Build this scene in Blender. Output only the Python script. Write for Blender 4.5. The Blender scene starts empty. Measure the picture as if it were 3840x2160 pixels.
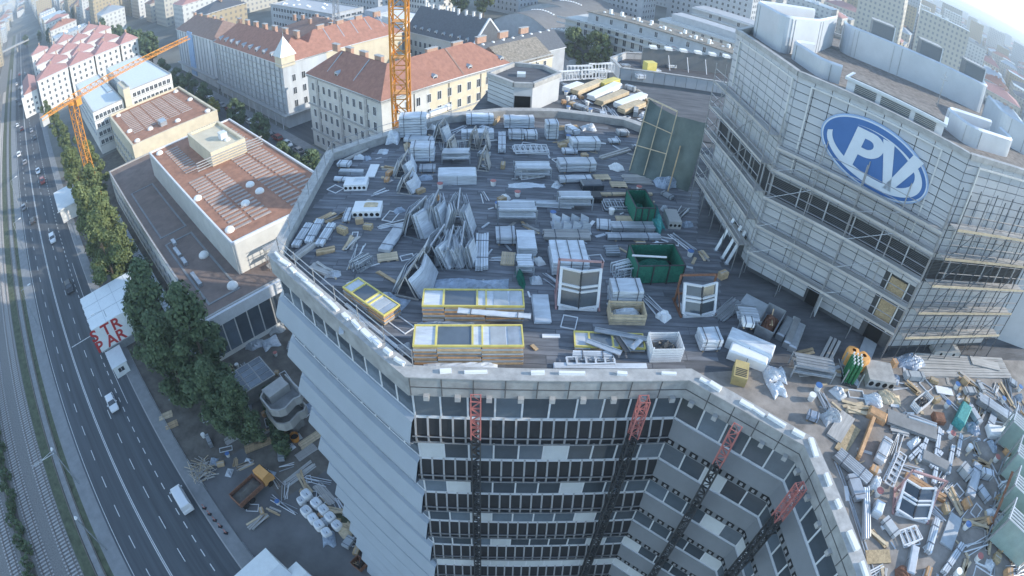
import bpy, math, random
from mathutils import Vector, Matrix, Euler
random.seed(7)
sc = bpy.context.scene
COL = sc.collection
rad = math.radians
# ------------------------------------------------------------------ camera
CAM_H = 65.0
HAZE = 0.0004
PITCH, ROLL = 0.6765029, 0.0536100           # looking down, rolled
FPX, KD = 2234.288, 0.0799224                # wide lens: theta = r/f * (1 + k (r/f)^2), r in pixels of a 3840 wide frame
cd = bpy.data.cameras.new('camera')
cam = bpy.data.objects.new('camera', cd); COL.objects.link(cam)
cam.location = (0, 0, CAM_H)
RC = Euler((math.pi/2 - PITCH, 0, 0)).to_matrix() @ Matrix.Rotation(ROLL, 3, 'Z')
cam.rotation_euler = RC.to_euler()
cd.type = 'PANO'
cd.sensor_width = 36.0; cd.sensor_height = 20.25; cd.sensor_fit = 'HORIZONTAL'
fmm = FPX * 36.0 / 3840
cc = cd if hasattr(cd, 'panorama_type') else cd.cycles
cc.panorama_type = 'FISHEYE_LENS_POLYNOMIAL'
cc.fisheye_fov = math.pi
cc.fisheye_polynomial_k0 = 0.0
cc.fisheye_polynomial_k1 = -1.0 / fmm
cc.fisheye_polynomial_k2 = 0.0
cc.fisheye_polynomial_k3 = -KD / fmm**3
cc.fisheye_polynomial_k4 = 0.0
cd.clip_start = 0.1; cd.clip_end = 60000
sc.camera = cam
# ------------------------------------------------------------------ light
SUN_AZ, SUN_EL = rad(-4.0), rad(22.0)        # azimuth measured from +x, counter-clockwise
w = bpy.data.worlds.new('World'); sc.world = w; w.use_nodes = True
nt = w.node_tree; nt.nodes.clear()
sky = nt.nodes.new('ShaderNodeTexSky'); sky.sky_type = 'NISHITA'; sky.sun_disc = False
sky.sun_elevation = SUN_EL; sky.sun_rotation = math.pi/2 - SUN_AZ
sky.altitude = 200; sky.air_density = 1.0; sky.dust_density = 0.0; sky.ozone_density = 0.0
bg = nt.nodes.new('ShaderNodeBackground'); bg.inputs[1].default_value = 0.15
wo = nt.nodes.new('ShaderNodeOutputWorld')
nt.links.new(sky.outputs[0], bg.inputs[0]); nt.links.new(bg.outputs[0], wo.inputs[0])
sl = bpy.data.lights.new('sun', 'SUN'); sl.energy = 2.0; sl.angle = rad(0.5); sl.color = (1.0, 0.91, 0.79)
so = bpy.data.objects.new('sun', sl); COL.objects.link(so)
sd = Vector((math.cos(SUN_EL)*math.cos(SUN_AZ), math.cos(SUN_EL)*math.sin(SUN_AZ), math.sin(SUN_EL)))
so.rotation_euler = sd.to_track_quat('Z', 'Y').to_euler(); so.location = (0, 0, 120)
sc.view_settings.view_transform = 'Standard'; sc.view_settings.look = 'None'
sc.view_settings.exposure = 1.55; sc.view_settings.gamma = 1.0
sc.render.engine = 'CYCLES'
sc.cycles.max_bounces = 5; sc.cycles.diffuse_bounces = 3; sc.cycles.glossy_bounces = 2
sc.cycles.transmission_bounces = 3; sc.cycles.volume_bounces = 0; sc.cycles.transparent_max_bounces = 6
sc.cycles.use_denoising = True
# ------------------------------------------------------------------ pixel -> place
OFF = {1: (0, 0), 2: (1280, 0), 3: (2560, 0), 4: (0, 720), 5: (1280, 720), 6: (2560, 720), 7: (0, 1440), 8: (1280, 1440), 9: (2560, 1440)}
def ray(r, x, y):
    ox, oy = OFF[r]; X = ox + x*1280/2576 - 1920; Y = -(oy + y*1280/2576 - 1080)
    q = math.hypot(X, Y)/FPX; th = q*(1 + KD*q*q); s = math.sin(th)/max(q*FPX, 1e-9)
    return RC @ Vector((X*s, Y*s, -math.cos(th)))
def hit(r, x, y, z):
    d = ray(r, x, y); return Vector((0, 0, CAM_H)) + d*((z - CAM_H)/d.z)
AST = rad(139.2); CA, SA = math.cos(AST), math.sin(AST)
RST = rad(139.2 - 180)                       # heading of the street grid
def W(s, t, z=0.0): return Vector((s*CA + t*SA, s*SA - t*CA, z))
def ST(p): return (p.x*CA + p.y*SA, p.x*SA - p.y*CA)
def hst(r, x, y, z): return ST(hit(r, x, y, z))
# ------------------------------------------------------------------ materials
MATS = {}
def mat(name, col, rough=0.8, metal=0.0, var=0.12, scale=1.5, bump=0.0, obvar=0.0, stretch=(1, 1, 1), spec=0.4, streak=0.0):
    m = bpy.data.materials.new(name); m.use_nodes = True
    n = m.node_tree; b = n.nodes['Principled BSDF']
    b.inputs['Roughness'].default_value = rough; b.inputs['Metallic'].default_value = metal
    b.inputs['Specular IOR Level'].default_value = spec
    tc = n.nodes.new('ShaderNodeTexCoord'); mp = n.nodes.new('ShaderNodeMapping'); mp.inputs['Scale'].default_value = stretch
    n.links.new(tc.outputs['Object'], mp.inputs[0])
    no = n.nodes.new('ShaderNodeTexNoise'); no.inputs['Scale'].default_value = scale; no.inputs['Detail'].default_value = 5; no.inputs['Roughness'].default_value = .65
    n.links.new(mp.outputs[0], no.inputs['Vector'])
    mr = n.nodes.new('ShaderNodeMapRange'); mr.inputs[1].default_value = .3; mr.inputs[2].default_value = .7
    mr.inputs[3].default_value = 1 - var; mr.inputs[4].default_value = 1 + var
    n.links.new(no.outputs[0], mr.inputs[0])
    fac = mr.outputs[0]
    if obvar:
        oi = n.nodes.new('ShaderNodeObjectInfo'); m2 = n.nodes.new('ShaderNodeMapRange')
        m2.inputs[3].default_value = 1 - obvar; m2.inputs[4].default_value = 1 + obvar
        n.links.new(oi.outputs['Random'], m2.inputs[0])
        mu = n.nodes.new('ShaderNodeMath'); mu.operation = 'MULTIPLY'
        n.links.new(fac, mu.inputs[0]); n.links.new(m2.outputs[0], mu.inputs[1]); fac = mu.outputs[0]
    vm = n.nodes.new('ShaderNodeVectorMath'); vm.operation = 'SCALE'
    vm.inputs[0].default_value = col[:3]; n.links.new(fac, vm.inputs['Scale'])
    n.links.new(vm.outputs[0], b.inputs['Base Color'])
    if bump:
        bu = n.nodes.new('ShaderNodeBump'); bu.inputs['Strength'].default_value = bump; bu.inputs['Distance'].default_value = .05
        n.links.new(no.outputs[0], bu.inputs['Height']); n.links.new(bu.outputs[0], b.inputs['Normal'])
    MATS[name] = m
    return m
def M(n): return MATS[n]
mat('asphalt', (.078, .088, .098), .85, var=.3, scale=.9, bump=.2, stretch=(.035, 1.0, 1))
mat('old_asphalt', (.115, .12, .125), .9, var=.25, scale=.25, bump=.3)
mat('pavement', (.23, .24, .245), .85, var=.15, scale=.6)
mat('kerb', (.36, .36, .35), .8)
mat('line_paint', (.62, .63, .62), .6, var=.2, scale=3)
mat('ballast', (.20, .195, .185), .95, var=.4, scale=4, bump=.6)
mat('sleeper', (.42, .41, .40), .9, var=.2)
mat('rail_steel', (.20, .17, .15), .45, .7)
mat('grass', (.085, .10, .06), .95, var=.5, scale=.8, bump=.4)
mat('earth', (.13, .12, .105), .95, var=.4, scale=.5, bump=.4)
mat('yard', (.13, .134, .138), .9, var=.28, scale=.18, bump=.2)
mat('ground_city', (.16, .165, .15), .95, var=.5, scale=.02)
mat('deck', (.10, .104, .112), .75, var=.4, scale=1.1, bump=.3, stretch=(.3, 1.6, 1))
mat('deck_board', (.145, .153, .168), .7, var=.5, scale=1.3, bump=.3, stretch=(.25, 2.0, 1), obvar=.22)
mat('inner_deck', (.27, .245, .22), .85, var=.35, scale=.8, bump=.2)
mat('pane_grey', (.15, .18, .21), .2, obvar=.3, spec=.8)  # lighter tone puts blinds and reflections into the pane colour
mat('deck_seam', (.085, .087, .092), .8, var=.3)
mat('parapet', (.33, .335, .33), .75, var=.25, scale=1.2)
mat('coping', (.38, .38, .37), .6, var=.22, scale=2)
mat('white_clad', (.34, .385, .43), .42, var=.05, scale=.5, spec=.5)
mat('grey_clad', (.20, .215, .23), .5, var=.08, scale=.7)
mat('black_clad', (.020, .023, .028), .35, var=.25)
mat('rib', (.36, .365, .375), .5, .3)
mat('dark_hole', (.012, .013, .015), .9, var=.05)
mat('frame_white', (.66, .68, .70), .5, var=.08)
mat('pane_shutter', (.58, .61, .62), .6, var=.06, obvar=.06)
mat('louvre', (.19, .205, .215), .5, .3, var=.06)
mat('louvre_gap', (.07, .075, .08), .7, var=.1)
mat('panel', (.50, .52, .54), .45, .1, var=.07, scale=.8, obvar=.07)
mat('panel_back', (.10, .105, .11), .8)
mat('frame_bar', (.62, .62, .60), .5)
mat('scaffold', (.42, .43, .44), .4, .7, var=.15)
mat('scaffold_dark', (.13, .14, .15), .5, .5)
mat('plank', (.40, .39, .37), .85, var=.25, scale=2, stretch=(.3, 3, 1), obvar=.15)
mat('timber', (.42, .31, .19), .8, var=.28, scale=3, obvar=.2)
mat('pale_timber', (.55, .45, .31), .8, var=.2, scale=3, obvar=.15)
mat('osb', (.40, .31, .19), .85, var=.35, scale=9)
mat('sign_blue', (.07, .165, .38), .35, var=.05)
mat('sign_white', (.62, .68, .74), .4, var=.04)
mat('sign_rim', (.30, .42, .62), .4)
mat('screen', (.56, .60, .64), .35, .2, var=.07, scale=.6)
mat('gravel_roof', (.22, .20, .18), .95, var=.35, scale=2.5, bump=.4)
mat('alu', (.55, .57, .59), .35, .75, var=.15, obvar=.12)
mat('zinc', (.42, .45, .48), .45, .6, var=.2, obvar=.15)
mat('foil', (.52, .56, .60), .35, var=.24, scale=2.2, obvar=.2, spec=.6, bump=.3, stretch=(.35, 1.2, 3))
mat('foil_blue', (.30, .36, .44), .45, var=.3, scale=2.5, bump=.5)
mat('poly_white', (.75, .76, .76), .7, var=.08)
mat('strap', (.12, .13, .15), .6)
mat('yellow_paint', (.62, .53, .16), .55, var=.15, obvar=.08)
mat('cabinet_yellow', (.46, .37, .17), .6, var=.2)
mat('orange_wood', (.50, .30, .16), .75, var=.3, scale=3, obvar=.2)
mat('grey_board', (.36, .39, .41), .7, var=.15, obvar=.15)
mat('red_paint', (.46, .17, .15), .5, var=.2)
mat('pink_steel', (.46, .28, .27), .6, var=.25)
mat('green_net', (.02, .145, .10), .7, var=.3, scale=8, bump=.4)
mat('teal_net', (.07, .30, .29), .7, var=.3, scale=8)
mat('green_glass', (.03, .16, .07), .3)
mat('tarp_green', (.105, .135, .125), .6, var=.22, scale=.9, bump=.5)
mat('orange_paint', (.62, .26, .045), .5, var=.18)
mat('orange_soft', (.70, .36, .12), .6, var=.1)
mat('rust', (.22, .11, .07), .85, var=.35, scale=3)
mat('black_rubber', (.02, .02, .022), .8)
mat('black_plastic', (.03, .034, .04), .5)
mat('dark_metal', (.09, .095, .10), .5, .6)
mat('concrete', (.40, .40, .385), .85, var=.14, scale=.8)
mat('joint', (.10, .10, .10), .9)
mat('concrete_dark', (.24, .245, .245), .9, var=.2, scale=.8)
mat('car_white', (.72, .74, .76), .3, spec=.6, var=.02)
mat('car_dark', (.04, .045, .05), .3, spec=.6, var=.02)
mat('car_grey', (.30, .31, .33), .3, .3, spec=.6, var=.02)
mat('car_red', (.28, .05, .04), .3, spec=.6, var=.02)
mat('tyre', (.02, .02, .02), .85)
mat('lamp_red', (.4, .03, .02), .4)
mat('lamp_clear', (.7, .7, .7), .25)
mat('bark', (.13, .105, .08), .95, var=.3, scale=4, bump=.5)
mat('roof_red', (.33, .165, .12), .85, var=.2, scale=.9, obvar=.06)
mat('roof_tile_brown', (.245, .165, .135), .85, var=.2, scale=.9, obvar=.05)
mat('roof_dark', (.10, .11, .125), .7, var=.2)
mat('roof_pink', (.40, .22, .20), .85, var=.2, obvar=.1)
mat('roof_metal', (.40, .44, .47), .45, .4, var=.12)
mat('roof_terracotta', (.34, .175, .115), .9, var=.25, scale=.6)
mat('roof_brown', (.20, .155, .135), .9, var=.2, scale=.4)
mat('roof_moss', (.24, .215, .18), .95, var=.45, scale=1.5)
mat('roof_white', (.62, .66, .67), .6, var=.06)
mat('roof_vault', (.19, .185, .18), .75, var=.12, scale=.4)
mat('paving_slab', (.36, .31, .285), .9, var=.15, obvar=.1)
mat('stucco', (.56, .56, .53), .85, var=.10, scale=.5)
mat('stucco_cream', (.62, .55, .41), .85, var=.10, scale=.5)
mat('stucco_grey', (.42, .44, .46), .85, var=.12, scale=.5)
mat('stucco_white', (.70, .69, .65), .85, var=.06, scale=.5)
mat('brick_chimney', (.42, .27, .20), .9, var=.2)
mat('net_white', (.50, .53, .55), .8, var=.16, scale=.35, stretch=(1, 1, .25))
mat('blue_net', (.28, .42, .62), .8, var=.2)
mat('balcony', (.50, .52, .53), .7, var=.06)
mat('balcony_red', (.45, .26, .27), .7); mat('balcony_green', (.30, .40, .36), .7); mat('balcony_lilac', (.36, .36, .46), .7)
mat('billboard', (.70, .74, .74), .6, var=.05)
mat('letter_red', (.42, .03, .03), .6)
mat('dish', (.78, .78, .76), .5)
mat('mirror_dark', (.05, .06, .07), .12, spec=.8)
def glass(name, col, rough=.08):
    m = mat(name, col, rough, 0, var=.25, scale=.4, obvar=.35, spec=.9); return m
mat('glass_green', (.30, .40, .37), .15, spec=.8, obvar=.2); glass('pane', (.06, .075, .09)); glass('pane_blue', (.11, .14, .17), .15); glass('pane_far', (.05, .06, .07), .2)
def leafmat(name, a, b):
    m = bpy.data.materials.new(name); m.use_nodes = True; n = m.node_tree; p = n.nodes['Principled BSDF']
    p.inputs['Roughness'].default_value = .7; p.inputs['Specular IOR Level'].default_value = .25
    g = n.nodes.new('ShaderNodeNewGeometry'); mx = n.nodes.new('ShaderNodeMix'); mx.data_type = 'RGBA'
    mx.inputs['A'].default_value = (*a, 1); mx.inputs['B'].default_value = (*b, 1)
    n.links.new(g.outputs['Random Per Island'], mx.inputs['Factor']); n.links.new(mx.outputs['Result'], p.inputs['Base Color'])
    p.inputs['Subsurface Weight'].default_value = 0
    MATS[name] = m
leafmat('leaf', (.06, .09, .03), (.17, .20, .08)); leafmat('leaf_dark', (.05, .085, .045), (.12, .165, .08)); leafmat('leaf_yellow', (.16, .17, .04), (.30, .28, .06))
# procedural tile-of-windows look for far walls only
def farwall(name, col, pane, sx, sz):
    m = bpy.data.materials.new(name); m.use_nodes = True; n = m.node_tree; p = n.nodes['Principled BSDF']; p.inputs['Roughness'].default_value = .8
    geo = n.nodes.new('ShaderNodeNewGeometry'); tc = n.nodes.new('ShaderNodeTexCoord')
    sep = n.nodes.new('ShaderNodeSeparateXYZ'); n.links.new(tc.outputs['Object'], sep.inputs[0])
    def mth(op, a, b=None, c=None):
        k = n.nodes.new('ShaderNodeMath'); k.operation = op
        for i, q in enumerate((a, b, c)):
            if q is None: continue
            if hasattr(q, 'is_linked') or hasattr(q, 'node'): n.links.new(q, k.inputs[i])
            else: k.inputs[i].default_value = q
        return k.outputs[0]
    h = mth('ADD', sep.outputs[0], sep.outputs[1])
    fx = mth('FRACT', mth('DIVIDE', h, sx)); fz = mth('FRACT', mth('DIVIDE', sep.outputs[2], sz))
    wx = mth('MULTIPLY', mth('GREATER_THAN', fx, .3), mth('LESS_THAN', fx, .72)); wz = mth('MULTIPLY', mth('GREATER_THAN', fz, .32), mth('LESS_THAN', fz, .8))
    f = mth('MULTIPLY', wx, wz)
    sn = n.nodes.new('ShaderNodeSeparateXYZ'); n.links.new(geo.outputs['Normal'], sn.inputs[0])
    f = mth('MULTIPLY', f, mth('LESS_THAN', mth('ABSOLUTE', sn.outputs[2]), .4))
    rnd = n.nodes.new('ShaderNodeMix'); rnd.data_type = 'RGBA'
    n.links.new(geo.outputs['Random Per Island'], rnd.inputs['Factor'])
    rnd.inputs['A'].default_value = (*col, 1); rnd.inputs['B'].default_value = (col[0]*.72, col[1]*.75, col[2]*.78, 1)
    mx = n.nodes.new('ShaderNodeMix'); mx.data_type = 'RGBA'; n.links.new(f, mx.inputs['Factor'])
    n.links.new(rnd.outputs['Result'], mx.inputs['A']); mx.inputs['B'].default_value = (*pane, 1)
    n.links.new(mx.outputs['Result'], p.inputs['Base Color']); MATS[name] = m
farwall('far_cream', (.56, .52, .44), (.24, .25, .26), 3.1, 3.4); farwall('far_grey', (.47, .49, .50), (.22, .24, .26), 2.7, 3.1); farwall('far_white', (.66, .65, .61), (.30, .31, .32), 3.4, 3.2)
farwall('far_ochre', (.46, .37, .24), (.20, .19, .17), 3.0, 3.2)
# ------------------------------------------------------------------ mesh helpers
class MB:
    def __init__(s): s.v, s.f, s.m, s.ms = [], [], [], []
    def mi(s, m):
        if m not in s.ms: s.ms.append(m)
        return s.ms.index(m)
    def add(s, vs, fs, m):
        o = len(s.v); s.v += [tuple(v) for v in vs]; k = s.mi(m)
        for f in fs: s.f.append(tuple(i + o for i in f)); s.m.append(k)
        return s
    def box(s, x0, x1, y0, y1, z0, z1, m, rz=0.0, c=None):
        vs = [(x, y, z) for z in (z0, z1) for x, y in ((x0, y0), (x1, y0), (x1, y1), (x0, y1))]
        if rz:
            cx, cy = c if c else ((x0+x1)/2, (y0+y1)/2); a, b = math.cos(rz), math.sin(rz)
            vs = [(cx + a*(x-cx) - b*(y-cy), cy + b*(x-cx) + a*(y-cy), z) for x, y, z in vs]
        return s.add(vs, [(3, 2, 1, 0), (4, 5, 6, 7), (0, 1, 5, 4), (1, 2, 6, 5), (2, 3, 7, 6), (3, 0, 4, 7)], m)
    def prism(s, poly, z0, z1, m, mtop=None, cap=True):
        n = len(poly); o = [(x, y, z0) for x, y in poly] + [(x, y, z1) for x, y in poly]
        s.add(o, [(i, (i+1) % n, n+(i+1) % n, n+i) for i in range(n)], m)
        if cap: s.add([(x, y, z1) for x, y in poly], [tuple(range(n))], mtop or m); s.add([(x, y, z0) for x, y in poly], [tuple(reversed(range(n)))], m)
        return s
    def quad(s, a, b, c, d, m): return s.add([a, b, c, d], [(0, 1, 2, 3)], m)
    def bar(s, p, q, wd, ht, m, up=Vector((0, 0, 1))):
        p, q = Vector(p), Vector(q); d = q - p
        if d.length < 1e-6: return s
        d.normalize()
        if abs(d.dot(up)) > .98: up = Vector((1, 0, 0))
        sx = d.cross(up).normalized()*(wd/2); sy = sx.cross(d).normalized()*(ht/2)
        vs = [p-sx-sy, p+sx-sy, p+sx+sy, p-sx+sy, q-sx-sy, q+sx-sy, q+sx+sy, q-sx+sy]
        return s.add(vs, [(0, 1, 2, 3), (7, 6, 5, 4), (0, 4, 5, 1), (1, 5, 6, 2), (2, 6, 7, 3), (3, 7, 4, 0)], m)
    def tube(s, p, q, r0, m, r1=None, n=8, cap=True):
        p, q = Vector(p), Vector(q); d = (q-p).normalized(); r1 = r0 if r1 is None else r1
        a = d.orthogonal().normalized(); b = d.cross(a); vs = []
        for c, r in ((p, r0), (q, r1)):
            for i in range(n):
                t = 2*math.pi*i/n; vs.append(c + (a*math.cos(t) + b*math.sin(t))*r)
        fs = [(i, (i+1) % n, n+(i+1) % n, n+i) for i in range(n)]
        if cap: fs += [tuple(reversed(range(n))), tuple(range(n, 2*n))]
        return s.add(vs, fs, m)
    def mesh(s, name):
        me = bpy.data.meshes.new(name); me.from_pydata(s.v, [], s.f)
        for m in s.ms: me.materials.append(MATS[m])
        me.polygons.foreach_set('material_index', s.m); me.update(); return me
def link(o, parent=None):
    COL.objects.link(o)
    if parent is not None: o.parent = parent
    return o
def tag(o, label, cat, group=None):
    o['label'] = label; o['category'] = cat
    if group: o['group'] = group
    return o
def thing(name, label, cat, loc=(0, 0, 0), rz=0.0, group=None):
    o = bpy.data.objects.new(name, None); o.empty_display_size = .2; o.location = loc; o.rotation_euler = (0, 0, rz)
    link(o); return tag(o, label, cat, group)
def part(parent, name, mb, loc=None, rz=None):
    me = mb if isinstance(mb, bpy.types.Mesh) else mb.mesh(name)
    o = bpy.data.objects.new(name, me); link(o, parent)
    if loc is not None: o.location = loc
    if rz is not None: o.rotation_euler = rz if isinstance(rz, (tuple, Euler)) else (0, 0, rz)
    return o
def struct(name, mb, loc=(0, 0, 0), rz=0.0):
    o = bpy.data.objects.new(name, mb.mesh(name)); link(o); o.location = loc; o.rotation_euler = (0, 0, rz); o['kind'] = 'structure'; return o
def stuff(o): o['kind'] = 'stuff'; return o
def copy_tree(o, parent=None, loc=None, rz=None):
    c = o.copy(); COL.objects.link(c); c.parent = parent
    if loc is not None: c.location = loc
    if rz is not None: c.rotation_euler = (0, 0, rz)
    for ch in o.children: copy_tree(ch, c)
    return c
def smooth(o):
    me = o.data; me.polygons.foreach_set('use_smooth', [True]*len(me.polygons)); return o
def rot2(v, a): return (v[0]*math.cos(a) - v[1]*math.sin(a), v[0]*math.sin(a) + v[1]*math.cos(a))
U = random.uniform
# ================================================================== setting: ground, road, rails
g = MB(); Rg = 10000
g.quad((-Rg, -Rg, -.06), (Rg, -Rg, -.06), (Rg, Rg, -.06), (-Rg, Rg, -.06), 'ground_city'); struct('ground', g)
def strip(name, s0, s1, t0, t1, z, m, th=.0):
    b = MB()
    if th: b.box(-s1, -s0, t0, t1, z - th, z, m)
    else: b.quad((-s1, t0, z), (-s0, t0, z), (-s0, t1, z), (-s1, t1, z), m)
    return struct(name, b, (0, 0, 0), RST)
strip('railway_bed', -40, 900, -42, -19.6, .0, 'ballast')
strip('verge', -40, 900, -24.3, -19.6, .004, 'grass')
strip('verge', -40, 900, -34.6, -32.6, .004, 'earth')
strip('cycle_path', -40, 900, -19.6, -17.0, .008, 'pavement')
strip('road', -40, 900, -17.0, -2.3, .012, 'asphalt')
strip('pavement', -40, 400, -2.3, -.2, .13, 'pavement', .2)
strip('kerb', -40, 400, -2.5, -2.3, .14, 'kerb', .2)
strip('building_yard', 14, 55, -.2, 22, .02, 'yard')
strip('site_ground', 55, 190, -.2, 24, .016, 'earth')
strip('site_ground', 44, 80, 8, 30, .024, 'earth')
strip('grass_strip', 22, 38, 12.2, 15.2, .03, 'grass')
strip('back_street', 40, 420, 49.5, 67, .01, 'asphalt')
strip('pavement', 40, 420, 64.6, 67.5, .13, 'pavement', .2)
strip('pavement', 40, 420, 47.5, 50, .13, 'pavement', .2)
strip('side_street', 131.8, 148, 67.5, 400, .012, 'asphalt')
rm = MB()
def dash(t, s0, s1, wd): rm.quad((-s1, t-wd/2, .017), (-s0, t-wd/2, .017), (-s0, t+wd/2, .017), (-s1, t+wd/2, .017), 'line_paint')
for t in (-11.62, -11.38): dash(t, -40, 900, .13)
for i in range(110):
    s = 20 + i*6.1
    dash(-14.4, s, s+2.4, .13); dash(-8.6, s, s+2.4, .13)
for i in range(100): dash(-5.7, 20 + i*2.6, 20 + i*2.6 + 1.3, .14)
dash(-16.6, -40, 900, .1); dash(-4.6, 76, 130, .1)
for s in (71, 98.5): rm.quad((-s-.25, -11, .017), (-s, -11, .017), (-s, -5, .017), (-s-.25, -5, .017), 'line_paint') if s > 90 else None
struct('road_markings', rm, (0, 0, 0), RST)
# rails with sleepers: near sleepers one by one, the rest as one mass
slp = MB().box(-.12, .12, -1.25, 1.25, -.05, .10, 'sleeper').mesh('sleeper')
def track(t, s0, s1, label, n_single):
    tr = thing('railway_track', label, 'railway track', W(s0, t, 0), RST)
    for o in (-.72, .72):
        b = MB(); b.box(-(s1-s0), 0, o-.06, o+.06, .10, .25, 'rail_steel'); part(tr, 'rail', b)
    n = int((s1-s0)/.65); rest = MB()
    for i in range(n):
        if i < n_single: part(tr, 'sleeper', slp, (-i*.65 - .3, 0, 0))
        else: rest.box(-i*.65-.42, -i*.65-.18, -1.25, 1.25, -.05, .10, 'sleeper')
    if n > n_single: stuff(part(tr, 'sleepers', rest))
track(-25.7, 30, 420, 'railway track on pale sleepers beside the grassy verge of the road', 150)
track(-30.6, 30, 420, 'middle railway track on pale sleepers, between its two neighbours', 150)
track(-36.8, 35, 140, 'outermost railway track, beyond the dark bushes', 90)
b = MB()
for o in (-.75, .75): b.box(-500, 0, o-.07, o+.07, 0, .17, 'rail_steel')
b.box(-500, 0, -.55, .55, 0, .06, 'concrete_dark')
sd_ = thing('disused_siding', 'overgrown siding of two dark rails along the edge of the cycle path', 'railway track', W(25, -21.5, .01), RST); part(sd_, 'rail_pair', b)
# far ridge on the horizon
hb = MB(); N = 60; pts = []
for i in range(N+1):
    a = rad(-20 + 150*i/N); h = 66 + 30*(.5+.5*math.sin(a*5+1)) + 14*math.sin(a*13)
    d = 8800; pts.append((d*math.cos(a), d*math.sin(a), h))
for i in range(N):
    p, q = pts[i], pts[i+1]
    hb.quad((p[0]*.8, p[1]*.8, -1), (q[0]*.8, q[1]*.8, -1), q, p, 'grass')
struct('hills', hb)

# ================================================================== the office tower under construction
ZP, ZD = 45.4, 44.8
PL = [(11.6, 47.6), (9.3, 49.4), (3.3, 50.2), (-1.5, 49.6), (-6.2, 47.8), (-14.65, 39.9), (-14.15, 26.4), (-4.4, 18.0), (8.6, 18.6), (13.9, 14.35), (14.8, 6.9), (16.6, -6.0)]
STY = ['plain', 'plain', 'plain', 'plain', 'white', 'white', 'white', 'rib', 'grey', 'grey', 'grey']
def offset(P, d):
    out = []
    for i, p in enumerate(P):
        p = Vector(p); ns = []
        if i > 0: e = (p - Vector(P[i-1])).normalized(); ns.append(Vector((e.y, -e.x)))
        if i < len(P)-1: e = (Vector(P[i+1]) - p).normalized(); ns.append(Vector((e.y, -e.x)))
        if len(ns) == 1: out.append(p + ns[0]*d)
        else:
            m = (ns[0] + ns[1]).normalized(); out.append(p + m*(d/max(m.dot(ns[0]), .3)))
    return out
OC = (1.0, 33.0)
TW = thing('office_tower', 'faceted office tower under refurbishment, its flat roof deck crowded with building materials', 'building', (OC[0], OC[1], 0))
def L2(p): return (p[0]-OC[0], p[1]-OC[1])
offs = {d: offset(PL, d) for d in (-.35, -.3, 0, .05, .1, .35, .4, .45, .5, .55, .78, .9)}
core = MB(); inner = [L2(p) for p in offs[-.3]] + [L2((45, -6)), L2((47, 30)), L2((40, 47))]
core.prism(inner, 0, 44.4, 'concrete_dark'); part(TW, 'core_wall', core)
dk = MB(); dk.prism([L2(p) for p in offs[-.3]] + [L2((45, -6)), L2((47, 30)), L2((40, 47))], 44.4, ZD, 'concrete', 'deck'); part(TW, 'roof_deck', dk)
# boards of the main deck, laid in rows
def in_oct(x, y): return all((b[0]-a[0])*(y-a[1]) - (b[1]-a[1])*(x-a[0]) > .25*math.hypot(b[0]-a[0], b[1]-a[1]) for a, b in zip(OCT, OCT[1:] + OCT[:1]))
OCT = [(-14.3, 39.7), (-13.8, 26.6), (-4.2, 18.4), (8.4, 19.0), (14.0, 21), (14.0, 44.5), (9.0, 49.0), (3.2, 49.8), (-1.5, 49.2), (-6.1, 47.4)]
BW, BL = .62, 5.2; bdm = [MB().box(-BL/2+.02, BL/2-.02, -BW/2+.015, BW/2-.015, 0, h_, 'deck_board').mesh('deck_board') for h_ in (.008, .014, .02)]; bshort = [MB().box(-BL/6+.02, BL/6-.02, -BW/2+.015, BW/2-.015, 0, h_, 'deck_board').mesh('deck_board') for h_ in (.008, .014, .02)]; nb_ = 0; brest = MB()
for j in range(52):
    y = 18.6 + j*BW; x = -15 + (j*1.9) % BL - BL
    while x < 15:
        if all(in_oct(x+dx, y+dy) for dx in (-BL/2, BL/2) for dy in (-BW/2, BW/2)):
            part(TW, 'deck_board', random.choice(bdm), (x-OC[0], y-OC[1], ZD+.001)); nb_ += 1
        else:
            for q in (-1, 0, 1):
                if all(in_oct(x+q*BL/3+dx, y+dy) for dx in (-BL/6, BL/6) for dy in (-BW/2, BW/2)):
                    if nb_ < 300: part(TW, 'deck_board', random.choice(bshort), (x+q*BL/3-OC[0], y-OC[1], ZD+.001)); nb_ += 1
                    else: brest.box(x+q*BL/3-BL/6+.02-OC[0], x+q*BL/3+BL/6-.02-OC[0], y-BW/2+.015-OC[1], y+BW/2-.015-OC[1], ZD+.001, ZD+.012, 'deck_board')
        x += BL
if brest.v: stuff(part(TW, 'deck_boards', brest))
part(TW, 'inner_deck', MB().prism([L2(p) for p in ((9.2, 19.3), (14.4, 15.1), (15.3, 7), (17, -5.8), (44, -5.8), (46, 19.6), (23, 20.6))], ZD+.0005, ZD+.004, 'inner_deck'))
NF = 12
def ring(mb, i, prof, m, loc):
    for (o0, z0), (o1, z1) in zip(prof[:-1], prof[1:]):
        a0, b0, a1, b1 = offs[o0][i], offs[o0][i+1], offs[o1][i], offs[o1][i+1]
        f = lambda p, z: (*[p[0]-loc[0], p[1]-loc[1]], z)
        mb.quad(f(a0, z0), f(b0, z0), f(b1, z1), f(a1, z1), m)
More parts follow.
